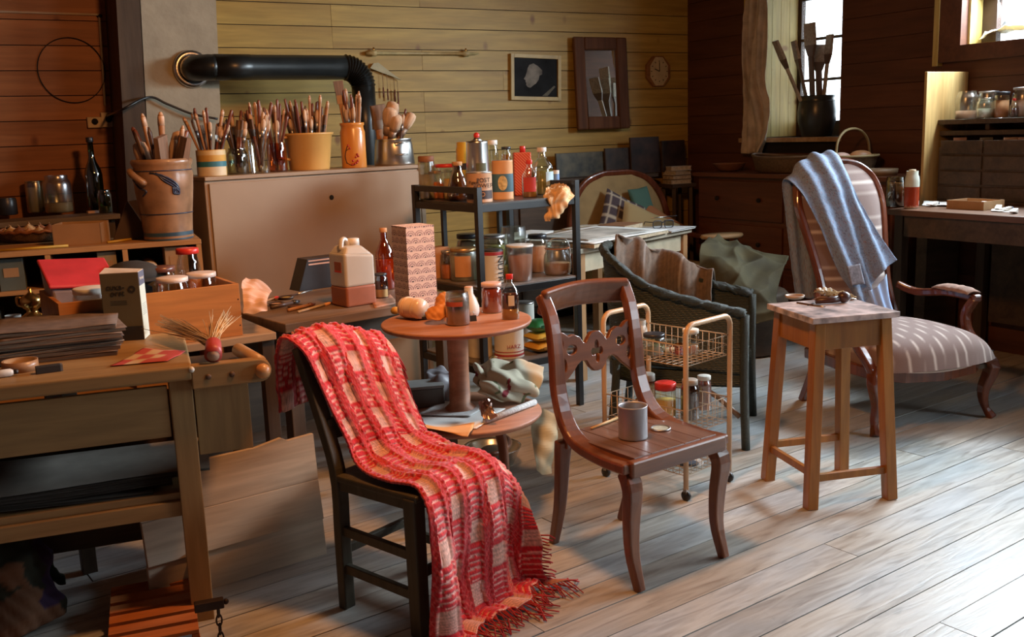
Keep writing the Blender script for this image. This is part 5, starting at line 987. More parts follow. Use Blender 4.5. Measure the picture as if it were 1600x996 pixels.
# rolls, folders and boxes lying in the compartments
cols = [(.30, .24, .15), (.06, .08, .08), (.20, .19, .17), (.34, .22, .12), (.10, .13, .12), (.40, .30, .20)]
k = 0; nth = 'one two three four five six seven eight nine ten eleven twelve'.split()
spots = [(.10, .909, .038, 'roll'), (.24, .909, .05, 'box'), (divs[1] + .12, .909, .045, 'roll'), (divs[1] + .24, .909, .04, 'box'), (divs[1] + .38, .909, .036, 'roll'), (divs[2] + .10, .909, .04, 'roll'), (divs[2] + .22, .909, .05, 'box'), (.12, .669, .05, 'box'), (.27, .669, .035, 'roll'), (divs[1] + .14, .669, .05, 'roll'), (divs[1] + .34, .669, .05, 'box'), (divs[2] + .14, .669, .045, 'roll')]
for (x, z, r, kd) in spots:
    row = 'upper' if z > .8 else 'lower'; col_ = ('first', 'second', 'third')[0 if x < divs[1] else (1 if x < divs[2] else 2)]
    p = U(x, .10, z)
    if kd == 'roll':
        t = thing('paper_roll', 'paper roll %s row, compartment %s, item %s' % (row, col_, nth[k]), 'paper roll', p, UT)
        MB().lathe([(r*.35, 0), (r, 0), (r, .26), (r*.35, .26)], 18).xf(Matrix.Translation((0, -.08, r)) @ Matrix.Rotation(-PI/2, 4, 'X')).build('roll', M('roll_%d' % (k % 6), cols[k % 6], .8), t)
        MB().lathe([(1e-7, 0), (r*.33, 0)], 12).xf(Matrix.Translation((0, -.0805, r)) @ Matrix.Rotation(PI/2, 4, 'X')).build('roll_hole', DARK, t)
    else:
        t = thing('storage_box', 'card box %s row, compartment %s, item %s' % (row, col_, nth[k]), 'box', p, UT)
        MB().box(-r, r, -.07, .2, 0, .14).build('box_body', M('sbox_%d' % (k % 6), cols[(k + 3) % 6], .8), t, bevel=.002); MB().box(-r*.6, r*.6, -.072, -.07, .06, .10).build('box_label', KRAFT, t)
    k += 1
# raised ledge behind with jars and bottle
LZ = 1.125; lA, lB = Z(-60, 353, LZ)[:2], Z(188, 334, LZ)[:2]; LT = math.atan2(lB[1] - lA[1], lB[0] - lA[0]); LW = np.linalg.norm(lB - lA)
lg2 = thing('back_ledge', 'rough grey ledge behind the basket carrying jars and a green bottle', 'ledge', (lA[0], lA[1], 0), LT)
MB().box(0, LW, 0, .30, LZ - .03, LZ).build('ledge_board', WOOD('grey_ledge', (.14, .10, .07), (.24, .18, .12), 0), lg2, bevel=.003)
for x in (.05, LW - .05): MB().box(x - .03, x + .03, .05, .25, 0, LZ - .031).build('ledge_leg', DARKV, lg2)
MB().box(.08, LW - .08, .24, .26, .3, LZ - .031).build('ledge_back', DARKW, lg2)
def LJ(px, py, w, h): q = Z(px, py, LZ); return (q[0], q[1], LZ), m_(w / 2, q[1]), m_(h, q[1])
p, r, h = LJ(59, 332, 28, 48); vessel('white_jar', 'narrow white glass jar with lid at the left of the ledge', 'jar', p, r, h, 'wide', PALEG, (M('pale_chalk', (.55, .48, .40), .9), .8), (PALEG, .012, 1.05))
p, r, h = LJ(94, 332, 42, 57); vessel('sugar_jar', 'big squat clear jar with sand at the bottom', 'jar', p, r, h, 'jar', PALEG, (M('sand', (.55, .40, .24), .95), .26))
p, r, h = LJ(152, 329, 26, 110); wbt = vessel('wine_bottle', 'dark green wine bottle standing on the ledge', 'bottle', p, r, h, 'wine', GREENG, (LIQ_D, .3), (DKLID, .03, 1.1))
p, r, h = LJ(166, 333, 20, 36); vessel('small_green_jar', 'little green glass jar at the foot of the wine bottle', 'jar', p, r, h, 'jar', GREENG, (LIQ_G, .3))
p, r, h = LJ(205, 322, 30, 50); vessel('mustard_jar', 'clear jar with yellow lid between wine bottle and crock', 'jar', (p[0] - .02, p[1] + .02, p[2]), r, h, 'jar', CLEAR, (LIQ_G, .4), (M('yellow_lid', (.55, .42, .04), .4), .016, 1.2))
q = Z(145, 333, LZ); t = thing('match_box', 'tiny pale matchbox lying on the ledge', 'box', (q[0], q[1], LZ), LT); MB().box(-.03, .03, -.018, .018, 0, .014).build('sleeve', PINKLID, t); MB().box(-.033, .033, -.016, .016, .002, .012).build('tray', KRAFT, t)
p, r, h = LJ(12, 336, 30, 26); vessel('dark_mug', 'dark glossy mug cut by the left edge of the picture', 'mug', p, r, h, 'wide', DKLID, (LIQ_R, .6))
# stoneware crock
q = Z(262, 374, UZ); cr = thing('stoneware_crock', 'large grey-brown stoneware crock with blue scrolls holding brushes', 'crock', (q[0], q[1] + .02, UZ), 0); rc_ = m_(45, q[1]); hc = m_(124, q[1])
_open(MB(), [(rc_*.80, 0), (rc_*.83, .01), (rc_*.82, hc*.10), (rc_*.86, hc*.30), (rc_*.96, hc*.62), (rc_*1.0, hc*.80), (rc_*.95, hc*.90), (rc_*1.0, hc*.93), (rc_*1.02, hc*.97), (rc_*.98, hc), (rc_*.9, hc), (rc_*.88, hc*.9)], 40, 1).build('body', M('salt_glaze', (.30, .165, .085), .3, var=.3, scale=14, coat=.3), cr)
def cpt(a, z, k=1.008): return (k*rc_*np.interp(z, [0, .1, .3, .62, .8, .9, .97], [.82, .82, .86, .96, 1.0, .95, 1.02])*math.cos(F_ + a), k*rc_*np.interp(z, [0, .1, .3, .62, .8, .9, .97], [.82, .82, .86, .96, 1.0, .95, 1.02])*math.sin(F_ + a), z*hc)
COB = M('cobalt_scroll', (.035, .045, .085), .3); MB().grid(np.array([[cpt(a, z) for a in np.linspace(-PI, PI, 41)] for z in np.linspace(.005, .10, 3)])).build('blue_foot_band', M('blue_band', (.035, .075, .11), .35), cr)
for z in (.33, .86): MB().tube([cpt(a, z, 1.0) for a in np.linspace(-PI, PI, 41)[:-1]], .003, 5, closed=True).build('incised_line', COB, cr)
for w in (0, 1, 2):
    MB().tube(cat([cpt(-.1 + .1*w, .84), cpt(.35, .80 - .03*w), cpt(.75, .70 - .03*w), cpt(.85, .60 - .01*w), cpt(.65 + .05*w, .58), cpt(.62 + .06*w, .66)], 20), .0045, 5).build('painted_scroll', COB, cr)
MB().tube(cat([cpt(-1.2, .84), cpt(-.95, .86, 1.12), cpt(-.6, .82, 1.2), cpt(-.35, .74, 1.1), cpt(-.35, .72)], 16), .016, 8).build('lug_handle', M('salt_glaze', (.3, .165, .085)), cr)
MB().tube(cat([cpt(-1.0, .76), cpt(-.6, .66), cpt(-.3, .62), cpt(-.5, .56)], 12), .005, 5).build('painted_scroll', COB, cr)
pcr = np.array([q[0], q[1] + .02, UZ])
fill(pcr, rc_ * .88, hc, 12, ('thin_red', 'round', 'thin_dark', 'thin_up'), 'brush standing in the stoneware crock', 'brushes in the crock', (1.5, 1.72), .45, 11, zb=.02, thick=1.7)
fill(pcr, rc_ * .88, hc, 6, ('fat', 'wide', 'fat'), 'fat flat brush standing in the stoneware crock', 'fat brushes in the crock', (1.45, 1.65), .35, 12, zb=.02, thick=1.3)
for o in PROTO.values():
    for c in list(o.children): bpy.data.objects.remove(c)
    bpy.data.objects.remove(o)
# wicker tray of onions, carton, dark wedge
q = Z(38, 380, UZ); tb_ = thing('wicker_tray', 'round wicker tray heaped with onions on the shelf unit', 'basket', (q[0], q[1] + .06, UZ), 0); rw = m_(58, q[1])
_open(MB(), [(rw*.72, 0), (rw*.9, .02), (rw*1.0, .05), (rw*1.02, .055), (rw*.96, .052), (rw*.7, .012), (1e-4, .010)], 40, .62).build('woven_tray', WICK, tb_)
MB().tube([(rw*1.01*math.cos(t), rw*.62*math.sin(t)*1.01, .054 + .004*math.sin(t*20)) for t in np.linspace(0, 2*PI, 81)[:-1]], .008, 6, closed=True).build('braided_rim', M('wicker_rim', (.26, .10, .04), .45, var=.3, scale=40), tb_)
ONI = [M('onion_skin', (.42, .19, .07), .4, var=.3, scale=20), M('onion_pale', (.52, .32, .15), .4, var=.3, scale=20), M('onion_dark', (.24, .09, .04), .4, var=.3)]
def ontray(x): return x
spots = [(-.6, -.1), (-.35, -.3), (-.1, -.35), (.15, -.36), (.4, -.28), (.6, -.08), (-.3, .05), (0, 0), (.28, .02), (.5, .2), (-.1, .3), (.2, .3)]
pos_w = ['far left', 'front left', 'front', 'front middle', 'front right', 'right rim', 'inner left', 'centre', 'inner right', 'back right', 'back', 'back middle']
on0 = None
for k, (x, y) in enumerate(spots):
    r = rw * random.uniform(.17, .22); t = thing('onion', 'onion at the %s of the wicker tray' % pos_w[k], 'onion', (q[0] + x*rw, q[1] + .06 + y*rw*.9, UZ + .014 + r*.8), random.uniform(0, 6), 'onions on the tray')
    MB().lathe([(1e-7, -r*.85), (r*.5, -r*.75), (r, -r*.1), (r*.85, r*.45), (r*.4, r*.78), (r*.12, r*.95), (r*.08, r*1.1)], 14).build('bulb', ONI[k % 3], t); MB().tube([(0, 0, r*1.05), (r*.25, 0, r*1.3)], [r*.08, r*.03], 5).build('dry_neck', KRAFT, t)
q = Z(140, 380, UZ); t = thing('cardboard_box', 'small open cardboard box on the shelf unit', 'box', (q[0] - .04, q[1] + .02, UZ), math.radians(8)); w, d, hh = .21, .16, .095
MB().box(-w/2, w/2, -d/2, d/2, 0, .004).build('box_base', KRAFT, t)
for nm, a in (('front_wall', (-w/2, w/2, -d/2, -d/2 + .003)), ('back_wall', (-w/2, w/2, d/2 - .003, d/2)), ('side_wall', (-w/2, -w/2 + .003, -d/2, d/2)), ('side_wall', (w/2 - .003, w/2, -d/2, d/2))): MB().box(*a, .004, hh).build(nm, KRAFT, t)
q = Z(205, 376, UZ); t = thing('dark_wedge', 'dark sloping folder leaning against the crock', 'folder', (q[0], q[1] + .03, UZ), UT); MB().poly([(-.09, 0, 0), (.085, 0, 0), (-.01, 0, .185)], (0, .05, 0)).build('folder_cover', M('dark_folder', (.05, .028, .02), .6), t); MB().poly([(-.005, -.001, .18), (.083, -.001, .01), (.092, -.001, .012), (.03, -.001, .185)], (0, .04, 0)).build('pale_pages', M('pale_pages', (.42, .34, .22), .8), t)
rod('ochre_ruler', 'ochre stick lying on the shelf unit edge', 'stick', (168, 381), (205, 376), UZ, .006, M('ochre_stick', (.55, .32, .03), .5), None, .01)
rod('ochre_ruler', 'long ochre lath along the front left of the shelf unit', 'stick', (0, 394), (108, 386), UZ, .006, M('ochre_stick', (.55, .32, .03), .5), None, .01)
# ================================================================== things on the workbench
CBZ = .79; cfr = Z(380, 524, CBZ)[:2]; CRT = math.radians(33); crt = thing('wooden_crate', 'open orange-brown wooden crate of jars on the workbench', 'crate', (cfr[0], cfr[1], CBZ), CRT)
cw, cd_, chh = .635, .415, .20
for nm, a in (('front_panel', (-cw, 0, 0, .016)), ('back_panel', (-cw, 0, cd_ - .016, cd_)), ('end_panel', (-cw, -cw + .016, .0165, cd_ - .0165)), ('end_panel', (-.016, 0, .0165, cd_ - .0165))): MB().box(*a, 0, chh).build(nm, CRATEW, crt, bevel=.0015)
MB().box(-cw + .016, -.016, .016, cd_ - .016, .0, .012).build('base_panel', CRATEW, crt)
for x in (-cw + .008, -.008):
    for z in (.04, .14): MB().lathe([(1e-7, 0), (.003, 0)], 8).xf(Matrix.Translation((x, -.0006, z)) @ Matrix.Rotation(PI/2, 4, 'X')).build('nail_head', DARK, crt)
def CR(x, y, z=.013): c, s = math.cos(CRT), math.sin(CRT); return (cfr[0] + x*c - y*s, cfr[1] + x*s + y*c, CBZ + z)
def crx(px, y):
    A = np.array(CR(0, y)[:2]); u = np.array([math.cos(CRT), math.sin(CRT)]); d = ray(px, 430)[:2]; return np.linalg.solve(np.array([[d[0], -u[0]], [d[1], -u[1]]]), A)[1]
vessel('honey_jar', 'clear jar with red lid standing highest in the crate', 'jar', CR(crx(296, .32), .32), .046, .30, 'jar', CLEAR, (PWD_O, .62), (RED, .022, 1.2))
vessel('white_lid_jar', 'jar with white lid at the crate front beside the carton', 'jar', CR(crx(268, .09), .09), .058, .222, 'wide', CLEAR, (PWD_W, .5), (M('white_lid', (.74, .62, .55), .4), .018, 1.08))
vessel('white_lid_jar', 'jar with white lid under the red-lidded jar', 'jar', CR(crx(314, .14), .14), .056, .222, 'wide', CLEAR, (PWD_P, .5), (M('white_lid', (.74, .62, .55), .4), .018, 1.08))
vessel('brown_lid_jar', 'jar with dark brown lid at the back of the crate', 'jar', CR(crx(252, .30), .30), .055, .24, 'wide', CLEAR, (LIQ_D, .4), (M('brown_lid', (.16, .06, .04), .3), .02, 1.06))
vessel('white_lid_jar', 'jar with pale lid beside the red-lidded tub', 'jar', CR(crx(140, .09), .09), .066, .215, 'wide', PALEG, (PWD_W, .5), (L_WHT, .02, 1.05))
q = CR(crx(122, .30), .30); t = thing('plastic_tub', 'translucent plastic food tub with tilted red lid', 'tub', (q[0], q[1], CBZ + .012), CRT); a, b_ = .115, .11
MB().hexa([(-a*.85, -b_*.85, 0), (a*.85, -b_*.85, 0), (a*.85, b_*.85, 0), (-a*.85, b_*.85, 0), (-a, -b_, .215), (a, -b_, .20), (a, b_, .275), (-a, b_, .29)]).build('tub_body', M('violet_grey_plastic', (.42, .36, .40), .4, trans=.2), t, bevel=.012, seg=3)
MB().hexa([(-a*1.06, -b_*1.06, .217), (a*1.06, -b_*1.06, .20), (a*1.06, b_*1.06, .278), (-a*1.06, b_*1.06, .293), (-a*1.05, -b_*1.05, .231), (a*1.05, -b_*1.05, .214), (a*1.05, b_*1.05, .292), (-a*1.05, b_*1.05, .307)]).build('red_lid', M('tub_lid_red', (.62, .05, .06), .4), t, bevel=.006)
q = CR(crx(206, .30), .30); t = thing('felt_hat', 'rounded black felt hat resting in the crate behind the carton', 'hat', (q[0], q[1], CBZ + .22), CRT); MB().ball((0, 0, .02), .095, 18, (1.1, .85, .55), 10).build('crown', M('black_felt', (.028, .024, .02), .9), t); MB().lathe([(.08, .0), (.125, -.004), (.125, .0), (.08, .008)], 24, sy=.85).build('brim', M('black_felt', (.028, .024, .02)), t); MB().box(-.06, .06, -.05, .05, -.207, -.03).build('lining', DARK, t)
# pine table under the crate
t = thing('pine_table', 'plain pine side table carrying the wooden crate', 'table', (cfr[0], cfr[1], 0), CRT)
MB().box(-cw - .04, .12, -.03, cd_ + .03, CBZ - .03, CBZ - .0005).build('tabletop', WOOD('end_shelf_pine', (.42, .26, .14), (.56, .38, .22), 0), t, bevel=.003)
for x in (-cw, .09):
    for y in (.01, cd_): MB().box(x - .025, x + .025, y - .025, y + .025, 0, CBZ - .031).build('leg', DARKV, t, bevel=.002)
# tall carton
ca = Z(226, 531, BZ); CA = math.radians(8); t = thing('milk_carton', 'tall white carton with its front coloured as shaded and a blue-grey band', 'carton', (ca[0], ca[1], BZ), CA); ww, dd, hh = m_(58, ca[1]), .085, m_(108, ca[1])
SHADEC = M('shaded_white_card', (.115, .095, .05), .7, var=.06); LITC = M('daylit_white_card', (.66, .72, .62), .7, var=.04)  # one white card: front coloured as in shade, side as in daylight
MB().box(-ww, 0, 0, dd, 0, hh).build('carton_body', SHADEC, t, bevel=.001)
MB().box(.0002, .0012, .001, dd - .001, .002, hh * .80).build('white_side', LITC, t); MB().box(.0002, .0014, .001, dd - .001, hh * .80, hh).build('grey_band', M('blue_grey_card', (.13, .14, .20), .7), t)
MB().poly([(-ww, 0, hh + .0003), (0, 0, hh + .0003), (0, dd, hh + .0003), (-ww, dd, hh + .010)], (0, 0, .002)).build('top_flap', M('pale_flap', (.66, .58, .48), .7), t)
MB().box(-ww + .001, -.001, -.0012, -.0002, .0, hh * .21).build('black_band', DKLID, t)
INK = M('ink_black', (.02, .018, .014), .7)
text('cuxa-', hh * .12, INK, t, (-ww * .62, -.001, hh * .80), (PI/2, 0, 0)); text('orst', hh * .12, INK, t, (-ww * .58, -.001, hh * .71), (PI/2, 0, 0))
MB().lathe([(ww*.10, 0), (ww*.045, 0)], 14).xf(Matrix.Translation((-ww * .2, -.0012, hh * .76)) @ Matrix.Rotation(PI/2, 4, 'X')).build('printed_mark', INK, t)
for k in range(3): MB().box(-ww * .78, -ww * .35, -.0008, -.0002, hh * (.54 + .025*k), hh * (.545 + .025*k)).build('printed_line', INK, t)
text('Kinchangt', hh * .062, L_WHT, t, (.0016, dd * .5, hh * .9), (PI/2, 0, PI/2))
for k in range(7): MB().box(.0012, .0016, dd * .2, dd * (.85 - .06 * (k % 3)), hh * (.36 + .026*k), hh * (.366 + .026*k)).build('printed_line', M('ink_grey', (.30, .34, .34), .7), t)
# brass vessel
q = Z(47, 504, BZ); t = thing('brass_burner', 'small shiny brass urn behind the stack of folders', 'urn', (q[0], q[1] + .03, BZ), .3); k_ = m_(1, q[1])
MB().lathe([(k_*20, 0), (k_*22, .004), (k_*18, k_*8), (k_*9, k_*14), (k_*8, k_*18), (k_*13, k_*22), (k_*17, k_*32), (k_*14, k_*40), (k_*6, k_*44), (k_*3, k_*47), (k_*3, k_*52), (1e-7, k_*54)], 26).build('urn_body', BRASS, t)
for s in (-1, 1): MB().tube(cat([(s*k_*14, 0, k_*38), (s*k_*20, 0, k_*40), (s*k_*20, 0, k_*28), (s*k_*12, 0, k_*24)], 10), k_*2, 6, up=(0, 1, 0)).build('handle', BRASS, t)
MB().tube([(k_*10, -k_*4, k_*10), (k_*22, -k_*6, k_*7)], k_*2.5, 8).build('spout', BRASS, t)
q = Z(22, 508, BZ); vessel('eggcup', 'tiny white cup behind the folders next to the brass urn', 'cup', (q[0], q[1], BZ), m_(12, q[1]), m_(16, q[1]), 'cup', WHTP)
# stack of worn folders : each one a thing
fc_ = [Z(-8, 540, BZ + .055), Z(80, 500, BZ + .055)]
base = WB(*uWB(Z(75, 560, BZ)), BZ); z = BZ + .0005
shades = [(.12, .07, .045), (.16, .10, .065), (.22, .15, .10), (.10, .055, .035), (.20, .13, .085), (.14, .085, .055), (.17, .125, .10)]
names = ['bottom', 'second', 'third', 'fourth', 'fifth', 'sixth', 'topmost']
for k in range(7):
    hh = random.uniform(.009, .014); t = thing('worn_folder', 'worn brown folder, %s in the stack on the workbench' % names[k], 'folder', (base[0] + random.uniform(-.012, .012), base[1] + .10 + random.uniform(-.012, .012), z), WBT + random.uniform(-.12, .12) + .1, 'worn folders')
    w, d = .205, .155; G = []
    MB().box(-w, w * .9, -d, d, 0, .002).build('back_cover', M('folder_%d' % k, shades[k], .75, var=.3, scale=25), t)
    MB().box(-w * .97, w * .9, -d * .97, d * .97, .0022, hh - .0022).build('pages', M('old_pages', (.34, .24, .16), .9, var=.4, scale=120, stretch=(.1, .1, 5)), t)
    tp = np.array([[(x, y, hh - .002 + .004 * abs(math.sin(x * 9 + k)) * abs(y / d)) for x in np.linspace(-w, w * .92, 12)] for y in np.linspace(-d, d, 10)]); MB().grid(tp).build('front_cover', M('folder_%d' % k, shades[k]), t, solid=.0015)
    z += hh + .003
# leaflet, eraser, tape, tube, bits
t = sheet('leaflet', 'red and cream chequered leaflet near the bench corner', [(172, 574), (262, 566), (290, 551), (226, 546)], BZ, VCOL('leaflet_print', .6), .005, 3, 'leaflet', 20)
at = t.data.color_attributes.new('Col', 'FLOAT_COLOR', 'POINT'); cc = np.ones((400, 4), np.float32); U_, V_ = np.meshgrid(np.linspace(0, 1, 20), np.linspace(0, 1, 20)); pat = ((np.floor(U_*4) + np.floor(V_*3)) % 2 == 0) | (U_ > .7); cc[:, :3] = np.where(pat.ravel()[:, None], (.50, .09, .09), (.62, .48, .34)); at.data.foreach_set('color', cc.ravel())
q = Z(76, 582, BZ); t = thing('block_eraser', 'black rectangular block near the bench front edge', 'eraser', (q[0], q[1], BZ), WBT + .15); MB().box(-.035, .035, -.014, .014, 0, .022).build('sleeve', M('charcoal_block', (.03, .028, .03), .6), t, bevel=.002); MB().box(.035, .040, -.013, .013, .001, .021).build('rubber_end', M('grey_rubber', (.16, .15, .15), .8), t)
q = Z(30, 580, BZ); t = thing('tape_roll', 'roll of brown tape at the front left of the bench', 'tape', (q[0], q[1] + .01, BZ), 0); MB().lathe([(.047, 0), (.052, 0), (.052, .032), (.047, .032), (.047, 0)], 36).build('tape', M('kraft_tape', (.38, .20, .10), .35), t); MB().lathe([(.043, .001), (.0465, .001), (.0465, .031), (.043, .031), (.043, .001)], 36).build('core', KRAFT, t)
q = Z(6, 590, BZ); t = thing('paint_tube', 'white paint tube cut by the left picture edge', 'paint tube', (q[0], q[1], BZ + .012), .5); MB().tube([(-.05, 0, 0), (.02, 0, 0), (.028, 0, 0)], [.012, .012, .006], 10).build('tube_body', WHTP, t); MB().tube([(.028, 0, 0), (.040, 0, 0)], .007, 10).build('cap', DKLID, t)
# bound whisk brush with red grip
q = Z(335, 557, BZ - .03); wbz = BZ + .004; g0 = np.array([*Z(334, 552, wbz + .02)[:2], wbz + .026]); t = thing('whisk_brush', 'bound straw whisk with red grip lying on the vice', 'brush', g0, 0)
d1 = np.array([*Z(262, 512, wbz + .03)[:2], wbz + .05]) - g0; d2 = np.array([*Z(352, 502, wbz + .05)[:2], wbz + .075]) - g0
ax = np.array([.012, -.05, -.012]); MB().tube([-ax * .5 + (0, 0, .014), ax * .2 + (0, 0, .006), ax * .7 + (0, 0, .002)], [.024, .026, .027], 16).build('red_grip', M('red_binding', (.40, .05, .04), .45), t); MB().tube([ax * .7 + (0, 0, .002), ax * .74 + (0, 0, .002)], [.019, .019], 14).build('grip_end', M('pale_end', (.50, .30, .2), .6), t)
b = MB()
for k in range(150):
    dd = (d1 if k % 3 else d2) * random.uniform(.75, 1.05); sp_ = np.array([random.gauss(0, .028), random.gauss(0, .018), random.gauss(0, .012)]); st_ = -ax * .4 + np.array([random.gauss(0, .007), random.gauss(0, .007), .014 + random.gauss(0, .006)])
    e_ = dd + sp_; e_[2] = max(e_[2], wbz - g0[2] + .004); b.tube([st_, (st_ + e_) * .5 + (0, 0, .006), e_], [.0016, .0014, .0008], 4)
o = b.build('straw_bristles', M('straw', (.56, .38, .20), .8, var=.3), t); o['kind'] = 'stuff'
# under the bench: papers on the shelf, slatted crate, sack, clamp
SHZ = BZ - .414
pw = ['undermost', 'lower', 'middle', 'upper', 'topmost']
for k in range(5):
    x0 = -.95 + .04 * k + random.uniform(-.05, .05); v0 = WB(x0, .12, SHZ + .004 + .012 * k); t = thing('paper_stack', 'grey paper bundle, %s on the bench shelf' % pw[k], 'paper', v0, WBT + random.uniform(-.06, .06), 'paper on the bench shelf')
    tp = np.array([[(x, y, .010 + .006 * math.sin(x * 6 + k) * (1 - y / .4)) for x in np.linspace(0, .78, 12)] for y in np.linspace(-.03, .34, 8)]); tp2 = tp.copy(); tp2[..., 2] -= .008; MB().grid(tp).build('top_sheet', M('shelf_paper_%d' % k, tuple(c * (.5 + .12 * k) for c in (.30, .27, .23)), .85), t); MB().grid(tp2[:, ::-1]).build('under_sheets', M('shelf_under', (.16, .14, .12), .9), t)
q = Z(245, 985, .02); t = thing('slatted_crate', 'orange slatted crate on the floor under the workbench', 'crate', (*Z(255, 955, .05)[:2], 0), WBT)
SL = WOOD('orange_slat', (.45, .12, .03), (.55, .18, .05), 0)
for k in range(6): MB().box(-.16, .10, -.2 + k * .075, -.2 + k * .075 + .052, .05, .062).build('slat', SL, t, bevel=.001)
for x in (-.15, .09):
    MB().box(x - .01, x + .01, -.2, .225, .03, .0485).build('batten', SL, t)
    for y in (-.17, .2): MB().box(x - .012, x + .012, y - .012, y + .012, 0, .03).build('corner_post', SL, t)
lat = [[(-.30, -.1, .02), (-.1, -.16, .02), (.12, -.12, .02), (.24, 0, .02)], [(-.32, -.04, .26), (-.1, -.1, .30), (.1, -.06, .22), (.22, .04, .14)], [(-.3, .1, .36), (-.08, .1, .38), (.1, .1, .30), (.22, .12, .18)], [(-.28, .25, .04), (-.05, .28, .03), (.12, .26, .03), (.24, .2, .02)]]
G = surf(np.array(lat), 50, 50); G = G + nrm(G) * (.035 * fbm(G, 14, 17))[..., None]; G[..., 2] = np.maximum(G[..., 2], .006); cc = np.zeros((50, 50, 3)) + (.035, .04, .03); cc[fbm(G, 8, 5) > .55] = (.16, .08, .045); cc[fbm(G, 9, 6) > .7] = (.05, .03, .07)
o = MB().grid(G).build('dark_sack', VCOL('dark_sacking', .95), colors=cc, solid=.006, loc=WB(-.72, .24, 0), rz=WBT); tag(o, 'dark heap of old sacking under the workbench', 'sack')
# pale board crate leaning behind the bench leg
bA, bB = Z(285, 935)[:2], Z(492, 872)[:2]; BT = math.atan2(bB[1] - bA[1], bB[0] - bA[0]); BWl = np.linalg.norm(bB - bA)
t = thing('plank_panel', 'pale raw plank panel with a notched top leaning behind the workbench', 'panel', (bA[0], bA[1], 0), BT)
for k, (z0, z1) in enumerate([(0, .135), (.137, .285)]): MB().hexa([(-.10, .03*z0, z0), (BWl + .05, .03*z0, z0), (BWl + .05, .03*z0 + .018, z0), (-.10, .03*z0 + .018, z0), (-.10, .1*z1, z1), (BWl + .05, .1*z1, z1), (BWl + .05, .1*z1 + .018, z1), (-.10, .1*z1 + .018, z1)]).build('plank', PALEW, t, bevel=.002)
xs = BWl; MB().poly([(-.10, .03, .287), (xs + .05, .03, .287), (xs + .05, .045, .455), (xs - .05, .045, .45), (xs - .075, .045, .465), (xs - .17, .045, .45), (-.10, .045, .45)], (0, .018, 0)).build('plank', PALEW, t)
for x in (-.06, BWl): MB().box(x - .02, x + .02, .06, .08, 0, .44).build('batten', PALEW, t)
q = Z(335, 960, .13); t = thing('sash_clamp', 'rusty bar clamp hanging beside the bench leg', 'clamp', (q[0], q[1], 0), WBT); RUST = M('rusty_iron', (.05, .03, .025), .6, .6, var=.4)
MB().box(-.055, .03, -.014, .014, .148, .176).build('clamp_bar', RUST, t, bevel=.003); MB().ball((.036, 0, .163), .009, 8).build('clamp_knob', RUST, t)
for k in range(5): MB().tube([(.012 + .008*math.cos(a) * (1 if k % 2 else .3), .008*math.cos(a) * (.3 if k % 2 else 1), .135 - .028*k + .018*math.sin(a)) for a in np.linspace(0, 2*PI, 13)[:-1]], .003, 5, closed=True).build('chain_link', RUST, t)
MB().box(-.01, .03, -.02, .02, 0, .012).build('clamp_foot', RUST, t)
# ================================================================== things on the walnut chair, stool and trolley
def CHL(x, y, z): c, s = math.cos(TH), math.sin(TH); return (chc[0] + x*c - y*s, chc[1] + x*s + y*c, z)
q = Z(989, 684, SZ); r, h = m_(24, q[1]), m_(54, q[1])
t = thing('open_paint_tin', 'open grey paint tin standing on the walnut chair seat', 'paint tin', (q[0], q[1], SZ + .0012), 0)
_open(MB(), [(r*.97, 0), (r, .003), (r*.985, .006), (r*.985, h - .006), (r*1.0, h - .004), (r*1.0, h), (r*.93, h), (r*.90, h - .006), (r*.90, h*.5)], 32, 1).build('tin_body', M('dull_tin', (.36, .34, .35), .42, .35, var=.15), t)
MB().lathe([(1e-7, h*.55), (r*.9, h*.55)], 24).build('green_paint', M('green_paint', (.05, .12, .10), .3), t)
q = Z(1032, 671, SZ); t = thing('tin_lid', 'round paint tin lid smeared grey-green on the chair seat', 'lid', (q[0], q[1], SZ + .0012), 0); MB().lathe([(.0, 0), (.036, 0), (.037, .004), (.034, .006), (.031, .003), (1e-7, .003)], 28).build('lid_disc', TINM, t); MB().lathe([(1e-7, .0036), (.028, .0036)], 20).build('paint_smear', M('pale_green_paint', (.42, .46, .38), .4, var=.4, scale=40), t)
rod('mixing_stick', 'flat pale mixing stick lying on the chair seat', 'stick', (924, 672), (966, 655), SZ + .001, .005, M('pale_stick', (.66, .44, .20), .6), None, .02)
def STL(px, py): q = Z(px, py, STZ); return q
q = STL(1237, 467); t = thing('clay_dish', 'small round clay dish at the far corner of the stool', 'dish', (q[0] + .012, q[1] - .004, STZ), 0); MB().lathe([(.028, 0), (.038, .006), (.041, .016), (.037, .016), (.032, .006), (1e-7, .005)], 28).build('dish', M('pale_rim_clay', (.40, .30, .22), .5, var=.2), t); MB().lathe([(1e-7, .010), (.034, .010)], 20).build('brown_paint', M('brown_paint', (.22, .08, .03), .4), t)
q = STL(1300, 475); t = thing('pestle_tool', 'dark rounded burnishing tool lying on the stool', 'tool', (q[0], q[1], STZ), .12); MB().tube([(-.07, .0, .014), (.0, 0, .016), (.035, .004, .02)], [.011, .013, .014], 10).build('handle', M('dark_tool', (.06, .025, .02), .35), t); MB().ball((.055, .008, .024), .026, 14, (1.1, 1, .9), 9).build('knob_head', M('dark_tool', (.06, .025, .02)), t)
rod('palette_knife', 'thin dark knife lying in front of the burnishing tool', 'palette knife', (1245, 474), (1290, 481), STZ, .003, H_DRK, STEEL, .4)
rod('etching_needle', 'fine black needle lying across the stool top', 'needle', (1262, 478), (1285, 470), STZ, .0022, DKLID, None, .02)
rod('spatula', 'pale steel spatula at the back of the stool', 'spatula', (1302, 468), (1338, 470), STZ, .005, H_DRK, STEEL, .6)
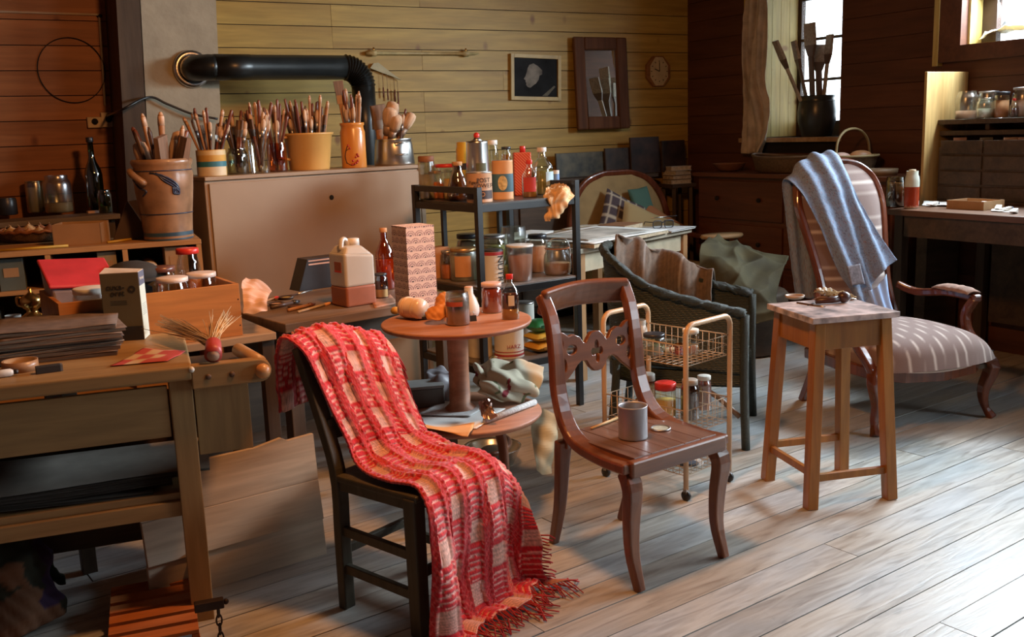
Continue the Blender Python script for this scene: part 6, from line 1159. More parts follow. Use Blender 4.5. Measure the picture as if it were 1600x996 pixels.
# trolley jars
def TJ(px, py, lev): q = Z(px, py, TB[lev] + .003); return (q[0], q[1], TB[lev] + .0035)
vessel('stoneware_jar', 'white stoneware jar at the back of the upper trolley basket', 'jar', TJ(999, 534, 2), .037, .10, 'squat', M('white_glaze', (.66, .60, .52), .3), None, None)
vessel('glass_jar', 'pale jar with cloudy lid behind the chair back in the trolley', 'jar', TJ(986, 545, 2), .038, .095, 'wide', PALEG, (LIQ_G, .5), (M('cloudy_lid', (.40, .34, .26), .4), .018, 1.05))
vessel('glass_jar', 'glass jar with flat black lid in the upper trolley basket', 'jar', TJ(1022, 553, 2), .046, .085, 'jar', PALEG, (LIQ_G, .4), (DKLID, .014, 1.25))
vessel('glass_jar', 'small clear jar in the middle of the upper trolley basket', 'jar', TJ(1047, 552, 2), .032, .062, 'jar', CLEAR, (PWD_W, .3), None)
vessel('glass_jar', 'clear jar with white lid and orange dregs in the trolley', 'jar', TJ(1079, 552, 2), .036, .10, 'jar', CLEAR, (LIQ_O, .35), (L_WHT, .018, 1.2))
t = vessel('tea_glass', 'little amber tea glass between jars in the trolley', 'glass', TJ(1061, 556, 2), .021, .05, 'cup', AMBERG, (LIQ_O, .4)); MB().tube(cat([(-.02, 0, .042), (-.036, 0, .04), (-.036, 0, .018), (-.02, 0, .012)], 10), .003, 6, up=(0, 1, 0)).build('handle', AMBERG, t)
vessel('spice_jar', 'tall murky jar with grey lid in the lower trolley basket', 'jar', TJ(1010, 648, 1), .040, .175, 'wide', CARAF, (PWD_W, .7), (M('grey_lid', (.34, .30, .25), .5), .035, 1.06))
vessel('spice_jar', 'clear jar with bright red lid in the lower trolley basket', 'jar', TJ(1040, 655, 1), .046, .155, 'wide', CLEAR, (PWD_Y, .55), (RED, .03, 1.08))
vessel('sauce_bottle', 'brown sauce bottle with dull cap in the lower trolley basket', 'bottle', TJ(1078, 655, 1), .040, .17, 'jar', GLASS('brown_glass', (.26, .17, .10), .15), (LIQ_D, .6), (M('grey_lid', (.34, .30, .25), .5), .022, 1.05))
vessel('spice_jar', 'red-banded jar with white cap at the trolley corner', 'jar', TJ(1100, 640, 1), .032, .15, 'jar', PALEG, (LIQ_R, .8), (L_WHT, .018, 1.15))
q = Z(1070, 735, TB[0] + .003); t = thing('white_saucer', 'white saucer lying in the bottom trolley basket', 'saucer', (q[0] + .02, q[1] + .05, TB[0] + .006), 0); MB().lathe([(.03, 0), (.05, .008), (.068, .014), (.062, .014), (.04, .006), (1e-7, .004)], 28).build('dish', M('white_china', (.72, .70, .66), .25), t); MB().lathe([(.044, .0092), (.048, .0102)], 24).build('blue_ring', M('dark_ring', (.03, .04, .06), .3), t)
# ================================================================== papers table behind the rack
PTZ = .82; ptA = np.array([.42, 5.86]); PTT = math.radians(50)
tt = thing('paper_table', 'plain table covered with large prints and paper behind the rack', 'table', (ptA[0], ptA[1], 0), PTT)
PTW, PTD = 1.32, .82
MB().box(0, PTW, 0, PTD, PTZ - .03, PTZ).build('tabletop', WOOD('pale_table', (.40, .33, .24), (.52, .45, .34), 0), tt, bevel=.003)
MB().box(.06, PTW - .06, .04, .06, PTZ - .15, PTZ - .031).build('apron', M('pale_apron', (.46, .38, .26), .6), tt)
for x in (.05, PTW - .05):
    for y in (.05, PTD - .05): MB().box(x - .028, x + .028, y - .028, y + .028, 0, PTZ - .031).build('leg', WOOD('table_leg_pine', (.36, .17, .07), (.5, .27, .12), 2), tt, bevel=.002)
def PT(x, y, z): c, s = math.cos(PTT), math.sin(PTT); return (ptA[0] + x*c - y*s, ptA[1] + x*s + y*c, z)
def pad_(name, label, x, y, w, d, z, rz, mat, edge, hh=.006, wav=.004, cat_='print', over=None):
    t = thing(name, label, cat_, PT(x, y, z), PTT + rz); G = np.array([[(u, v, hh + wav * math.sin(u * 5 + v * 7) * .5 + wav * .5 - (.05 * max(0, (-v - (over or 9))) * 6)) for u in np.linspace(0, w, 18)] for v in np.linspace(0, d, 14)])
    MB().grid(G).build('sheet', mat, t, solid=.0012); MB().box(.004, w - .004, .004, d - .004, .0, max(.002, hh - .0015)).build('under_sheets', edge, t); return t
PG = M('print_grey', (.46, .43, .38), .8, var=.5, scale=5); PBR = M('paper_edge', (.46, .36, .24), .9, var=.3, scale=60)
pad_('print_stack', 'thick pile of large deckle-edged prints at the table front', .06, -.06, .92, .62, PTZ + .001, .04, WHITE, PBR, .022, .008)
pad_('print', 'grey landscape print lying on the white pile', .14, .04, .66, .44, PTZ + .033, -.05, PG, WHITE, .003, .004)
pad_('paper_pad', 'blank white pad at the far left of the papers table', .02, .60, .55, .20, PTZ + .001, .05, WHITE, WHITE, .03, .002, 'pad')
pad_('drawing_book', 'closed brown drawing book near the spectacles', 1.0, .34, .28, .22, PTZ + .001, .1, M('book_brown', (.28, .13, .06), .6), PBR, .03, .001, 'book')
pad_('grey_cloth', 'pale grey cloth runner at the right end of the papers table', 1.0, -.03, .33, .30, PTZ + .001, 0, M('grey_linen', (.48, .47, .46), .9, var=.2), WHITE, .005, .006, 'cloth')
pad_('print', 'small pale etching lying towards the settee', .92, .56, .34, .24, PTZ + .001, .2, M('print_pale', (.56, .50, .40), .8, var=.2), WHITE, .004, .003)
rod('drawing_pen', 'silver pen lying on the drawing book', 'pen', (1018, 342), (1058, 338), PTZ + .034, .004, STEEL, DKLID, .1)
gq = PT(1.14, .12, 0); t = thing('spectacles', 'pair of dark-rimmed spectacles at the table end', 'spectacles', (gq[0], gq[1], PTZ + .012), .35)
for sx in (-1, 1):
    MB().tube([(sx*.045 + .034*math.copysign(abs(math.cos(a)) ** .6, math.cos(a)), 0, .028 + .026*math.copysign(abs(math.sin(a)) ** .6, math.sin(a))) for a in np.linspace(0, 2*PI, 25)[:-1]], .0035, 6, closed=True, up=(0, 1, 0)).build('rim', DKLID, t)
    MB().poly([(sx*.045 + .033*math.copysign(abs(math.cos(a)) ** .6, math.cos(a)), 0, .028 + .025*math.copysign(abs(math.sin(a)) ** .6, math.sin(a))) for a in np.linspace(0, 2*PI, 25)[:-1]], (0, .002, 0)).build('lens', GLASS('lens_glass', (.85, .88, .88), .25, .05), t)
    MB().tube([(sx*.08, 0, .045), (sx*.078, .12, .040), (sx*.074, .14, .02)], .003, 6).build('temple', DKLID, t)
MB().tube([(-.012, 0, .04), (0, -.002, .044), (.012, 0, .04)], .003, 6).build('bridge', DKLID, t)
# ================================================================== settee with cushions
sfc = P(1006, 327, 7.86); SFT = math.radians(28); sf = thing('settee', 'round-backed settee with mahogany frame behind the papers table', 'settee', (sfc[0], sfc[1], 0), SFT)
sw = .47; half_o2 = [(sw, .42), (sw + .015, .62), (sw + .0, .82), (sw - .06, .98), (sw - .17, 1.10), (.14, 1.155), (0, 1.16)]
oo = cat(half_o2, 26); full2 = np.vstack([oo, oo[::-1][1:] * np.array([-1, 1])])
MB().rect([(x, .30 + .1 * (h - .4), h) for x, h in full2], .05, .05, up=(0, 1, .1)).build('back_frame', MAHOG, sf, bevel=.012)
G = np.array([[(u * (np.interp(h, oo[:, 1], oo[:, 0]) - .02), .30 + .1 * (h - .4) - .03 * (1 - u**4), h) for u in np.linspace(-1, 1, 20)] for h in np.linspace(.42, 1.14, 24)]); MB().grid(G).build('back_upholstery', M('ochre_velvet', (.33, .23, .10), .85, var=.15), sf)
MB().box(-sw, sw, -.28, .30, .30, .44).build('seat', M('ochre_velvet', (.33, .23, .10)), sf, bevel=.03, seg=3); MB().box(-sw - .01, sw + .01, -.30, .32, .24, .30).build('seat_rail', MAHOG, sf, bevel=.01)
for sx in (-1, 1):
    for y in (-.26, .28): MB().rect(cat([(sx*(sw - .03), y, .25), (sx*(sw - .02), y * 1.05, .12), (sx*(sw - .01), y * 1.1, 0)], 6), .04, .04, up=(1, 0, 0)).build('leg', MAHOG, sf)
    MB().rect(cat([(sx*(sw + .0), .28, .68), (sx*(sw + .03), .0, .64), (sx*(sw + .02), -.24, .60), (sx*(sw - .0), -.27, .3)], 14), .04, .045, up=(1, 0, 0)).build('arm', MAHOG, sf, bevel=.008)
def cushion(name, label, c, w, h, th, rz, roll, colf):
    n = 34; us = np.linspace(-1, 1, n); U_, V_ = np.meshgrid(us, us); e = ((1 - U_**4) * (1 - V_**4)).clip(0) ** .5; t = thing(name, label, 'cushion', c, rz); k = 1 - .06 * (1 - np.abs(U_ * V_))
    Mx = Matrix.Rotation(-.35, 4, 'X') @ Matrix.Rotation(roll, 4, 'Y')
    for s, nm in ((-1, 'front_face'), (1, 'back_face')):
        G = np.stack([U_ * w * k, s * th * e, V_ * h * k], -1); b = MB().grid(G if s < 0 else G[:, ::-1]); b.xf(Mx); b.build(nm, VCOL('cushion_cloth', .9), t, colors=colf(U_ if s < 0 else U_[:, ::-1], V_))
    return t
def checks(U_, V_): c = np.zeros(U_.shape + (3,)) + (.085, .065, .075); ln = (np.abs((U_ * 2.5) % 1 - .5) > .40) | (np.abs((V_ * 2.5) % 1 - .5) > .40); c[ln] = (.50, .44, .34); return c
def SF(x, y, z): c, s = math.cos(SFT), math.sin(SFT); return (sfc[0] + x*c - y*s, sfc[1] + x*s + y*c, z)
cushion('check_cushion', 'dark cushion with pale check lines on the settee', SF(-.10, .17, .76), .20, .24, .05, SFT, .5, checks)
cushion('yellow_cushion', 'plain straw-yellow cushion leaning on the checked one', SF(.06, .02, .68), .27, .19, .06, SFT, .45, lambda U_, V_: np.zeros(U_.shape + (3,)) + (.44, .34, .17))
cushion('rust_cushion', 'rust-coloured cushion at the right of the settee', SF(.24, .14, .66), .20, .20, .05, SFT, .6, lambda U_, V_: np.zeros(U_.shape + (3,)) + (.36, .16, .07))
cushion('teal_cushion', 'little teal cushion high on the settee back', SF(.15, .24, .92), .10, .12, .03, SFT, -.1, lambda U_, V_: np.zeros(U_.shape + (3,)) + (.08, .17, .14))
q = P(1128, 372, 7.4); t = thing('wooden_stool_top', 'small pale stool with curved seat between table and tarpaulin', 'stool', (q[0], q[1], 0), .4); MB().lathe([(.0, -.03), (.17, -.03), (.18, -.015), (.17, 0), (0, 0)], 30, (0, 0, q[2] + .03), .6).build('seat', WOOD('caned_seat', (.40, .24, .11), (.55, .36, .18), 0), t)
for a in range(4): c, s = math.cos(a*PI/2 + .7), math.sin(a*PI/2 + .7); MB().bar((c*.12, s*.09, q[2]), (c*.15, s*.12, 0), .025, .025).build('leg', DARKV, t)
# tarpaulin heap
lat = [[P(1098, 500, 6.2), P(1130, 505, 6.1), P(1170, 505, 6.05), P(1212, 500, 6.1)], [P(1092, 420, 6.4), P(1125, 440, 6.25), P(1165, 450, 6.2), P(1215, 455, 6.2)], [P(1098, 385, 6.6), P(1130, 405, 6.4), P(1170, 408, 6.4), P(1226, 414, 6.4)], [P(1120, 372, 6.85), P(1150, 385, 6.75), P(1190, 400, 6.7), P(1232, 408, 6.6)]]
G = surf(np.array(lat), 110, 110); G = G + nrm(G) * (-.10 * (.3 - np.abs(fbm(G, 6, 31, 2))) - .05 * (.3 - np.abs(fbm(G, 14, 37, 2))))[..., None]; G[..., 2] = np.maximum(G[..., 2], .01)
tag(MB().grid(G).build('tarpaulin', M('olive_canvas', (.060, .050, .020), .85, var=.35, scale=6, bump=.2), solid=.006), 'crumpled olive canvas tarpaulin heaped by the chest', 'tarpaulin')
q = P(1160, 470, 6.6); t = thing('log_basket', 'dark tub under the tarpaulin', 'tub', (q[0], q[1], 0), 0); MB().lathe([(.24, 0), (.28, .02), (.30, .40), (.28, .42)], 24).build('tub_body', DARKW, t); MB().lathe([(.305, .30), (.31, .32), (.305, .34)], 24).build('hoop', RUST, t)
# ================================================================== chest of drawers against the right wall
CHZ = 1.14; cq = RM(.38, .62, 0); chs = thing('chest_of_drawers', 'long dark red wooden chest of drawers under the window', 'chest', (0, 0, 0), 0)
sA = .62; sB = 2.60
def rbx(name, mat, t0, t1, s0, s1, z0, z1, parent, bevel=.003):
    o = MB().box(-t1, -t0, -s1, -s0, z0, z1).build(name, mat, parent, bevel=bevel); return o
chs.location = (C0[0], C0[1], 0); chs.rotation_euler = (0, 0, YAW)
CHV = WOOD('chest_redwood_y', (.085, .024, .010), (.15, .047, .020), 1, .45, 6)
rbx('chest_top', CHV, .012, .48, sA, sB, CHZ - .03, CHZ, chs); rbx('carcass', CHV, .015, .43, sA + .03, sB - .03, .05, CHZ - .031, chs)
for k in range(3):
    z0 = .10 + k * .34
    for a, b in ((sA + .05, (sA + sB) / 2 - .01), ((sA + sB) / 2 + .01, sB - .05)):
        d_ = rbx('drawer', CHV, .431, .452, a, b, z0, z0 + .30, chs)
        for f in (.25, .75): MB().ball((-.465, -(a + (b - a) * f), z0 + .16), .018, 8).build('knob', DARK, d_)
for s in (sA + .06, sB - .06): rbx('plinth', DARKW, .05, .4, s - .03, s + .03, 0, .049, chs)
def wallpt(px, t=.3):          # point in the room frame line at distance t from the right wall under photo column px
    d = ray(px, 240)[:2]; A = C0 + BD * t; s = np.linalg.solve(np.array([[d[0], -ED[0]], [d[1], -ED[1]]]), A)[1]; v = A + ED * s; return np.array([v[0], v[1]]), s
def RW_(px, t, z): v, s = wallpt(px, t); return (v[0], v[1], z)
# books beside the chest, bowl, long basket, handled basket, sieve
v = RW_(1062, .30, 0); q = P(1062, 262, v[1])
pl = thing('book_pedestal', 'dark plant stand under the books beside the chest', 'stand', (v[0] - .02, v[1] + .02, 0), YAW); MB().box(-.13, .13, -.10, .10, 1.0, 1.03).build('stand_top', DARKW, pl); [MB().bar((x, y, 0), (x * .9, y * .9, 1.0), .03, .03).build('leg', DARKV, pl) for x in (-.1, .1) for y in (-.08, .08)]
for k, (c, lb) in enumerate([((.42, .36, .26), 'lowest pale book on the dark stand'), ((.20, .12, .08), 'brown book in the middle of the little stack'), ((.46, .42, .34), 'cream book second from the top of the stack'), ((.52, .48, .42), 'whitish book on top of the little stack')]):
    t = thing('book', lb, 'book', (v[0] - .02, v[1] + .02, 1.03 + k * .038), YAW + .15 * (k % 3 - 1), 'books on the stand'); MB().box(-.10, .10, -.075, .075, 0, .004).build('cover', M('bk_%d' % k, c, .7), t); MB().box(-.10, .10, -.075, .075, .032, .036).build('cover', M('bk_%d' % k, c), t); MB().box(-.097, .096, -.07, .07, .004, .032).build('pages', PBR, t)
v = RW_(1140, .26, CHZ); t = thing('wooden_bowl', 'shallow turned wooden bowl on the chest', 'bowl', v, 0); MB().lathe([(.06, 0), (.10, .02), (.135, .065), (.14, .068), (.13, .066), (.09, .025), (1e-7, .015)], 32).build('bowl', M('bowl_wood', (.26, .11, .055), .3, var=.2), t); MB().lathe([(.05, 0), (.055, .004)], 24).build('foot_ring', DARKW, t)
v = RW_(1236, .25, CHZ); t = thing('long_basket', 'long shallow wicker basket on the chest', 'basket', v, math.atan2(ED[1], ED[0])); _open(MB(), [(.30, 0), (.34, .02), (.37, .11), (.375, .12), (.35, .11), (.31, .02), (1e-4, .015)], 36, .45).build('woven_body', WICK, t); MB().tube([(.372*math.cos(a), .167*math.sin(a), .12 + .02*abs(math.cos(a))**3) for a in np.linspace(0, 2*PI, 60)[:-1]], .011, 6, closed=True).build('rim', M('rim_wicker', (.14, .09, .05), .6), t)
v = RW_(1333, .26, CHZ); t = thing('handled_basket', 'round basket with tall hooped handle and brown loaves', 'basket', v, .6); _open(MB(), [(.13, 0), (.16, .03), (.19, .12), (.20, .13), (.18, .12), (.14, .02), (1e-4, .015)], 32, .8).build('woven_body', WICK, t)
MB().tube([(.195*math.cos(a), .156*math.sin(a), .13) for a in np.linspace(0, 2*PI, 50)[:-1]], .010, 6, closed=True).build('rim', M('rim_straw', (.30, .22, .10), .6), t); MB().tube(cat([(-.19, 0, .12), (-.17, 0, .24), (-.08, 0, .31), (.06, 0, .31), (.16, 0, .24), (.19, 0, .12)], 24), .009, 8, up=(0, 1, 0)).build('hoop_handle', M('rim_straw', (.30, .22, .10)), t)
for k, (x, y, sz, lb, mt) in enumerate([(.05, -.01, (1.5, 1.0, .8), 'brown rounded gourd in the handled basket', H_NAT), (-.09, -.02, (1.2, .7, .6), 'pale paper twist in the handled basket', PINKLID)]):
    o = MB().ball((0, 0, 0), .055, 14, sz, 8); o = o.build('gourd' if k == 0 else 'paper_twist', mt, loc=(v[0] + x, v[1] + y, CHZ + .125)); tag(o, lb, 'gourd' if k == 0 else 'paper')
v = RW_(1372, .30, CHZ); t = thing('sieve', 'round wooden sieve resting on the jar at the chest end', 'sieve', (v[0], v[1], CHZ), .2); MB().lathe([(.115, 0), (.128, 0), (.135, .045), (.122, .045), (.115, .0)], 36).build('hoop', M('sieve_wood', (.24, .16, .09), .5), t); MB().lathe([(1e-7, .022), (.118, .022)], 32).build('mesh', M('sieve_mesh', (.26, .25, .22), .6), t)
# ================================================================== wall items on the back wall
def BW(px, py, off=.0):
    A = C0 + ED * off; d = ray(px, py)[:2]; t_ = np.linalg.solve(np.array([[d[0], -BD[0]], [d[1], -BD[1]]]), A)[1]; v = A + BD * t_; return np.array([v[0], v[1], P(px, py, v[1])[2]])
# framed portrait print
a, b = BW(797, 158), BW(873, 86); cx = (a + b) / 2; w = np.linalg.norm((b - a)[:2]) / 2; h = abs(b[2] - a[2]) / 2
t = thing('framed_portrait', 'pale framed dark print of a head in profile', 'picture', (cx[0] + ED[0]*.002, cx[1] + ED[1]*.002, cx[2]), YAW); t.rotation_euler = (0, .03, YAW)
for nm, q_ in (('frame_side', (-w, -w + .03, -h, h)), ('frame_side', (w - .03, w, -h, h)), ('frame_side', (-w + .03, w - .03, h - .03, h)), ('frame_side', (-w + .03, w - .03, -h, -h + .03))): MB().box(q_[0], q_[1], -.028, 0, q_[2], q_[3]).build(nm, M('pale_frame', (.50, .36, .14), .5), t, bevel=.002)
MB().box(-w + .028, w - .028, -.012, -.003, -h + .028, h - .028).build('dark_print', M('print_dark', (.020, .021, .022), .9, var=.4, scale=6, spec=.1), t)
prof = [(.10, .62), (-.10, .74), (-.28, .66), (-.36, .48), (-.40, .28), (-.46, .06), (-.54, -.08), (-.46, -.14), (-.46, -.24), (-.42, -.30), (-.44, -.38), (-.36, -.50), (-.24, -.54), (-.10, -.40), (.02, -.30), (.14, -.10), (.18, .12), (.30, .18), (.30, .40)]
MB().poly([(x * (w - .03), -.0125, z * (h - .03)) for x, z in prof[::-1]], (0, -.0006, 0)).build('printed_face', M('print_face', (.20, .18, .15), .9, var=.6, scale=9, spec=.1), t)
MB().poly([(x * (w - .03), -.0125, z * (h - .03)) for x, z in [(.30, -.95), (.55, -.95), (.92, -.45), (.85, -.40)]], (0, -.0005, 0)).build('printed_collar', M('print_collar', (.14, .13, .10), .9, spec=.1), t)
# mirror tilted forward on its nail
a, b = BW(893, 204), BW(972, 60); cx = (a + b) / 2; w = np.linalg.norm((b - a)[:2]) / 2; h = abs(b[2] - a[2]) / 2
t = thing('wall_mirror', 'dark wood framed mirror hanging between portrait and clock', 'mirror', (cx[0] + ED[0]*.05, cx[1] + ED[1]*.05, cx[2]), YAW); t.rotation_euler = (math.radians(-3.0), 0, YAW); fw = .105
MFR = WOOD('mirror_frame', (.085, .030, .012), (.15, .058, .022), 2, .65, spec=.2)
for q_ in ((-w, -w + fw, -h, h), (w - fw, w, -h, h), (-w + fw, w - fw, h - fw, h), (-w + fw, w - fw, -h, -h + fw)): MB().box(q_[0], q_[1], -.035, 0, q_[2], q_[3]).build('frame_side', MFR, t, bevel=.012)
MB().box(-w + fw - .005, w - fw + .005, -.010, -.004, -h + fw - .005, h - fw + .005).build('mirror_glass', M('mirror_silver', (.80, .82, .80), .015, 1.0, var=.01), t)
# clock
c = BW(1026, 112); r = m_(19, c[1]); t = thing('wall_clock', 'octagonal wooden wall clock with cream dial', 'clock', (c[0] + ED[0]*.002, c[1] + ED[1]*.002, c[2]), YAW)
RX = Matrix.Rotation(PI/2, 4, 'X')
def octo(rr): return [(rr*math.cos(PI/8 + k*PI/4), rr*math.sin(PI/8 + k*PI/4)) for k in range(8)]
MB().poly([(x, 0, z) for x, z in octo(r*1.28)[::-1]], (0, -.03, 0)).build('case', WOOD('clock_case', (.20, .08, .02), (.30, .13, .04), 0), t, bevel=.006); MB().poly([(x, -.0305, z*1.25) for x, z in octo(r*.95)[::-1]], (0, -.004, 0)).build('dial', M('clock_dial', (.52, .42, .24), .5), t)
for k in range(12): a_ = k*PI/6; MB().box(-.003, .003, -.0365, -.0346, r*.72, r*.84).xf(Matrix.Rotation(a_, 4, 'Y')).build('hour_mark', INK, t)
MB().bar((0, -.037, 0), (-r*.45, -.037, r*.18), .002, .008).build('hour_hand', INK, t); MB().bar((0, -.039, 0), (r*.0, -.039, r*.7), .002, .006).build('minute_hand', INK, t)
# turned rod, pale wing hanger, conduit, hoop, sockets
a, b = BW(572, 83, .03), BW(748, 84, .03); t = thing('turned_rod', 'long thin turned bamboo rod hung on the wall above the pipe', 'rod', tuple(a), 0); d = b - a
MB().tube([d * f for f in (0, .04, .05, .08, .09, .5, .85, .86, .90, .91, 1.0)], [.014, .017, .024, .024, .012, .012, .013, .024, .024, .012, .006], 10).build('shaft', M('bamboo', (.42, .31, .13), .5, var=.2, scale=30), t)
for f in (.065, .88): MB().tube([d * f + (0, 0, .012), d * f + (0, 0, .04)], .007, 8).build('peg', BRASS, t)
a = BW(577, 98, .02); t = thing('wind_chime', 'pale wing-shaped board with thin hanging rods beside the stove pipe', 'wind chime', tuple(a), YAW); k_ = m_(1, a[1])
MB().poly([(x*k_, 0, -z*k_) for x, z in [(0, 8), (6, 1), (14, 0), (30, 12), (50, 26), (34, 20), (16, 14)]][::-1], (0, -.012, 0)).build('wing', M('pale_wing', (.42, .36, .20), .6), t)
for x, L in ((20, 38), (27, 42), (39, 44), (44, 48)):
    s_ = MB().tube([(x*k_, -.006, -(14 + (x - 16) * .3)*k_), (x*k_, -.006, -(14 + L * .6)*k_)], .0018, 4).build('cord', KRAFT, t); MB().tube([(x*k_, -.006, -(14 + L * .6)*k_), (x*k_, -.006, -(14 + L)*k_)], .0055, 6).build('chime_rod', H_RED, t)
c = BW(112, 110, .012); t = thing('wire_hoop', 'thin dark wire hoop hanging on the red boards', 'hoop', tuple(c), YAW); k_ = m_(1, c[1]); MB().tube([(47*k_*math.cos(a), 0, 48*k_*math.sin(a)) for a in np.linspace(0, 2*PI, 60)[:-1]], .0032, 5, closed=True, up=(0, 1, 0)).build('hoop', DARK, t); MB().tube([(0, .012, 48*k_), (0, -.008, 48*k_)], .004, 5).build('nail', RUST, t)
t = thing('cable_conduit', 'pale cable duct running along and down the red boards', 'conduit', tuple(BW(155, 25, .008)), 0); o_ = BW(155, 25, .008)
MB().bar(BW(-40, 17, .008) - o_, BW(155, 23, .008) - o_, .012, .012).build('horizontal_duct', M('pale_duct', (.33, .22, .14), .5), t); MB().bar((0, 0, 0), BW(164, 165, .008) - o_, .012, .012).build('vertical_duct', M('pale_duct', (.33, .22, .14)), t); MB().ball((0, 0, 0), .02, 8, (1, .5, .6)).build('junction', DARK, t)
sk = BW(160, 187, .001); t = thing('wall_socket', 'double cream wall socket with a black plug', 'socket', tuple(sk), YAW); CSK = M('cream_socket', (.50, .36, .22), .4)
for x, z in ((-.05, -.012), (.035, .0)):
    s_ = MB().box(x - .045, x + .045, -.022, 0, z - .04 - (.01 if x > 0 else 0), z + .03 + (.015 if x > 0 else 0)).build('socket_plate', CSK, t, bevel=.004); MB().lathe([(.0, 0), (.018, .0), (.02, .004)], 16).xf(Matrix.Translation((x, -.0225, z)) @ RX).build('socket_well', DARK, s_)
MB().tube([(.035, -.02, .02), (.04, -.055, .02)], .016, 10).build('plug', BLACKM, t)
cpts = [BW(168, 181, .06), BW(190, 172, .50), BW(232, 152, .46), BW(262, 163, .46), BW(300, 178, .47), BW(340, 186, .48)]; o = MB().tube(cat(cpts, 40), .008, 6).build('power_cable', BLACKM); tag(o, 'black power cable looping from the socket across the chimney', 'cable')
# dark sideboard with leaning panels under mirror and clock
t = thing('sideboard', 'dark sideboard standing under the mirror and clock', 'sideboard', (C0[0], C0[1], 0), YAW); rbx('carcass', DARKW, .55, 1.95, .01, .21, .06, 1.10, t); rbx('top', DARKW, .52, 1.98, .008, .235, 1.10, 1.13, t)
for a_ in (.6, 1.28): d_ = rbx('door', DARKW, a_, a_ + .62, .211, .228, .12, 1.04, t); MB().ball((-(a_ + .31), -.235, .6), .016, 8).build('knob', BRASS, d_)
rbx('plinth', DARK, .6, 1.9, .05, .2, 0, .059, t)
for k, (x0, x1, y0, c, lb) in enumerate([(868, 950, 240, (.06, .05, .025), 'wide dark canvas leaning furthest left under the mirror'), (945, 985, 232, (.035, .02, .012), 'narrow dark panel leaning under the mirror corner'), (985, 1030, 215, (.03, .012, .008), 'tall dark panel leaning left of the clock'), (1034, 1070, 220, (.022, .010, .007), 'near-black panel leaning under the clock')]):
    A, B_ = BW(x0, y0, .08 + .03 * k), BW(x1, y0, .08 + .03 * k); w = np.linalg.norm((B_ - A)[:2]); hh = A[2] - 1.132
    t = thing('leaning_panel', lb, 'painting', (A[0], A[1], 1.131), YAW); t.rotation_euler = (-.07, 0, YAW); MB().box(0, w, -.015, 0, 0, hh).build('stretcher', DARKV, t); MB().box(.004, w - .004, -.018, -.0155, .004, hh - .004).build('canvas', M('dark_canvas_%d' % k, c, .5, var=.8, scale=12), t)
# ================================================================== window sill: crock of big brushes, hanging cloth
v, s_ = wallpt(1275, -.10); SILZ = W1[2] + .0005
wc_ = thing('dark_crock', 'dark glazed crock of big flat brushes on the window sill', 'crock', (v[0], v[1], SILZ), 0); r = m_(29, v[1]); h = m_(62, v[1])
_open(MB(), [(r*.72, 0), (r*.78, .01), (r*.98, h*.4), (r*1.0, h*.6), (r*.92, h*.85), (r*.86, h*.92), (r*.92, h*.97), (r*.9, h), (r*.8, h), (r*.78, h*.9)], 32, 1).build('body', M('dark_glaze', (.025, .028, .028), .3, var=.4), wc_); MB().tube([(r*.9*math.cos(a), r*.9*math.sin(a), h*.86) for a in np.linspace(0, 2*PI, 40)[:-1]], .005, 6, closed=True).build('shoulder_ring', M('dark_glaze', (.025, .028, .028)), wc_)
GB_ = M('grey_bristle', (.34, .30, .25), .9, var=.3, scale=60); HB = M('bleached_handle', (.42, .36, .28), .6, var=.3); HD = M('dark_flat_handle', (.12, .075, .05), .5)
for k, (px, py, wd, mt, lb) in enumerate([(1211, 64, 20, HB, 'thin bleached flat brush leaning far left in the window crock'), (1240, 64, 24, HD, 'dark flat brush leaning left in the window crock'), (1265, 36, 24, HD, 'tallest flat brush standing in the window crock'), (1297, 54, 18, HB, 'flat brush leaning right in the window crock'), (1278, 70, 22, HD, 'short flat brush behind the others in the window crock')]):
    top = P(px, py, v[1] + (.06 if k == 4 else -.02 + .03 * (k % 2))); bot = np.array([v[0] + (.03 if px > 1275 else -.02), v[1], SILZ + .04]); t = thing('flat_brush', lb, 'paintbrush', tuple(bot), 0, 'brushes in the window crock'); d = top - bot; L = np.linalg.norm(d); t.rotation_euler = Vector(d).to_track_quat('Z', 'Y').to_euler(); w = m_(wd, v[1]) / 2
    MB().box(-w*.45, w*.45, -.008, .008, 0, L*.72).build('handle', mt, t, bevel=.003); MB().hexa([(-w*.5, -.009, L*.70), (w*.5, -.009, L*.70), (w*.5, .009, L*.70), (-w*.5, .009, L*.70), (-w, -.012, L*.80), (w, -.012, L*.80), (w, .012, L*.80), (-w, .012, L*.80)]).build('ferrule', HD, t); MB().hexa([(-w, -.012, L*.80), (w, -.012, L*.80), (w, .012, L*.80), (-w, .012, L*.80), (-w*1.05, -.008, L), (w*1.05, -.008, L), (w*1.05, .008, L), (-w*1.05, .008, L)]).build('bristles', GB_, t)
# hanging cloth strip at the left of the window
rows = []
for py, x0, x1 in [(-30, 1168, 1196), (30, 1166, 1196), (90, 1163, 1192), (130, 1163, 1190), (170, 1160, 1199), (210, 1158, 1201), (240, 1160, 1190)]:
    a_, s1 = wallpt(x0, .06); b_, s2 = wallpt(x1, .10); row = []
    for f in np.linspace(0, 1, 5): vv_ = a_ * (1 - f) + b_ * f + BD * (.03 * math.sin(f * 9 + py * .02)); row.append((vv_[0], vv_[1], P(x0 * (1 - f) + x1 * f, py, vv_[1])[2]))
    rows.append(row)
G = surf(np.array(rows), 60, 40); G = G + nrm(G) * (.020 * np.sin(np.linspace(0, 1, 40)[None] * 24 + 2.2 * np.sin(np.linspace(0, 1, 60)[:, None] * 5)) + .020 * fbm(G, 9, 41))[..., None]
o = MB().grid(G).build('hanging_cloth', M('stained_linen', (.46, .38, .29), .95, var=.3, scale=9, bump=.4), solid=.005); tag(o, 'long stained linen cloth hanging beside the window', 'cloth')
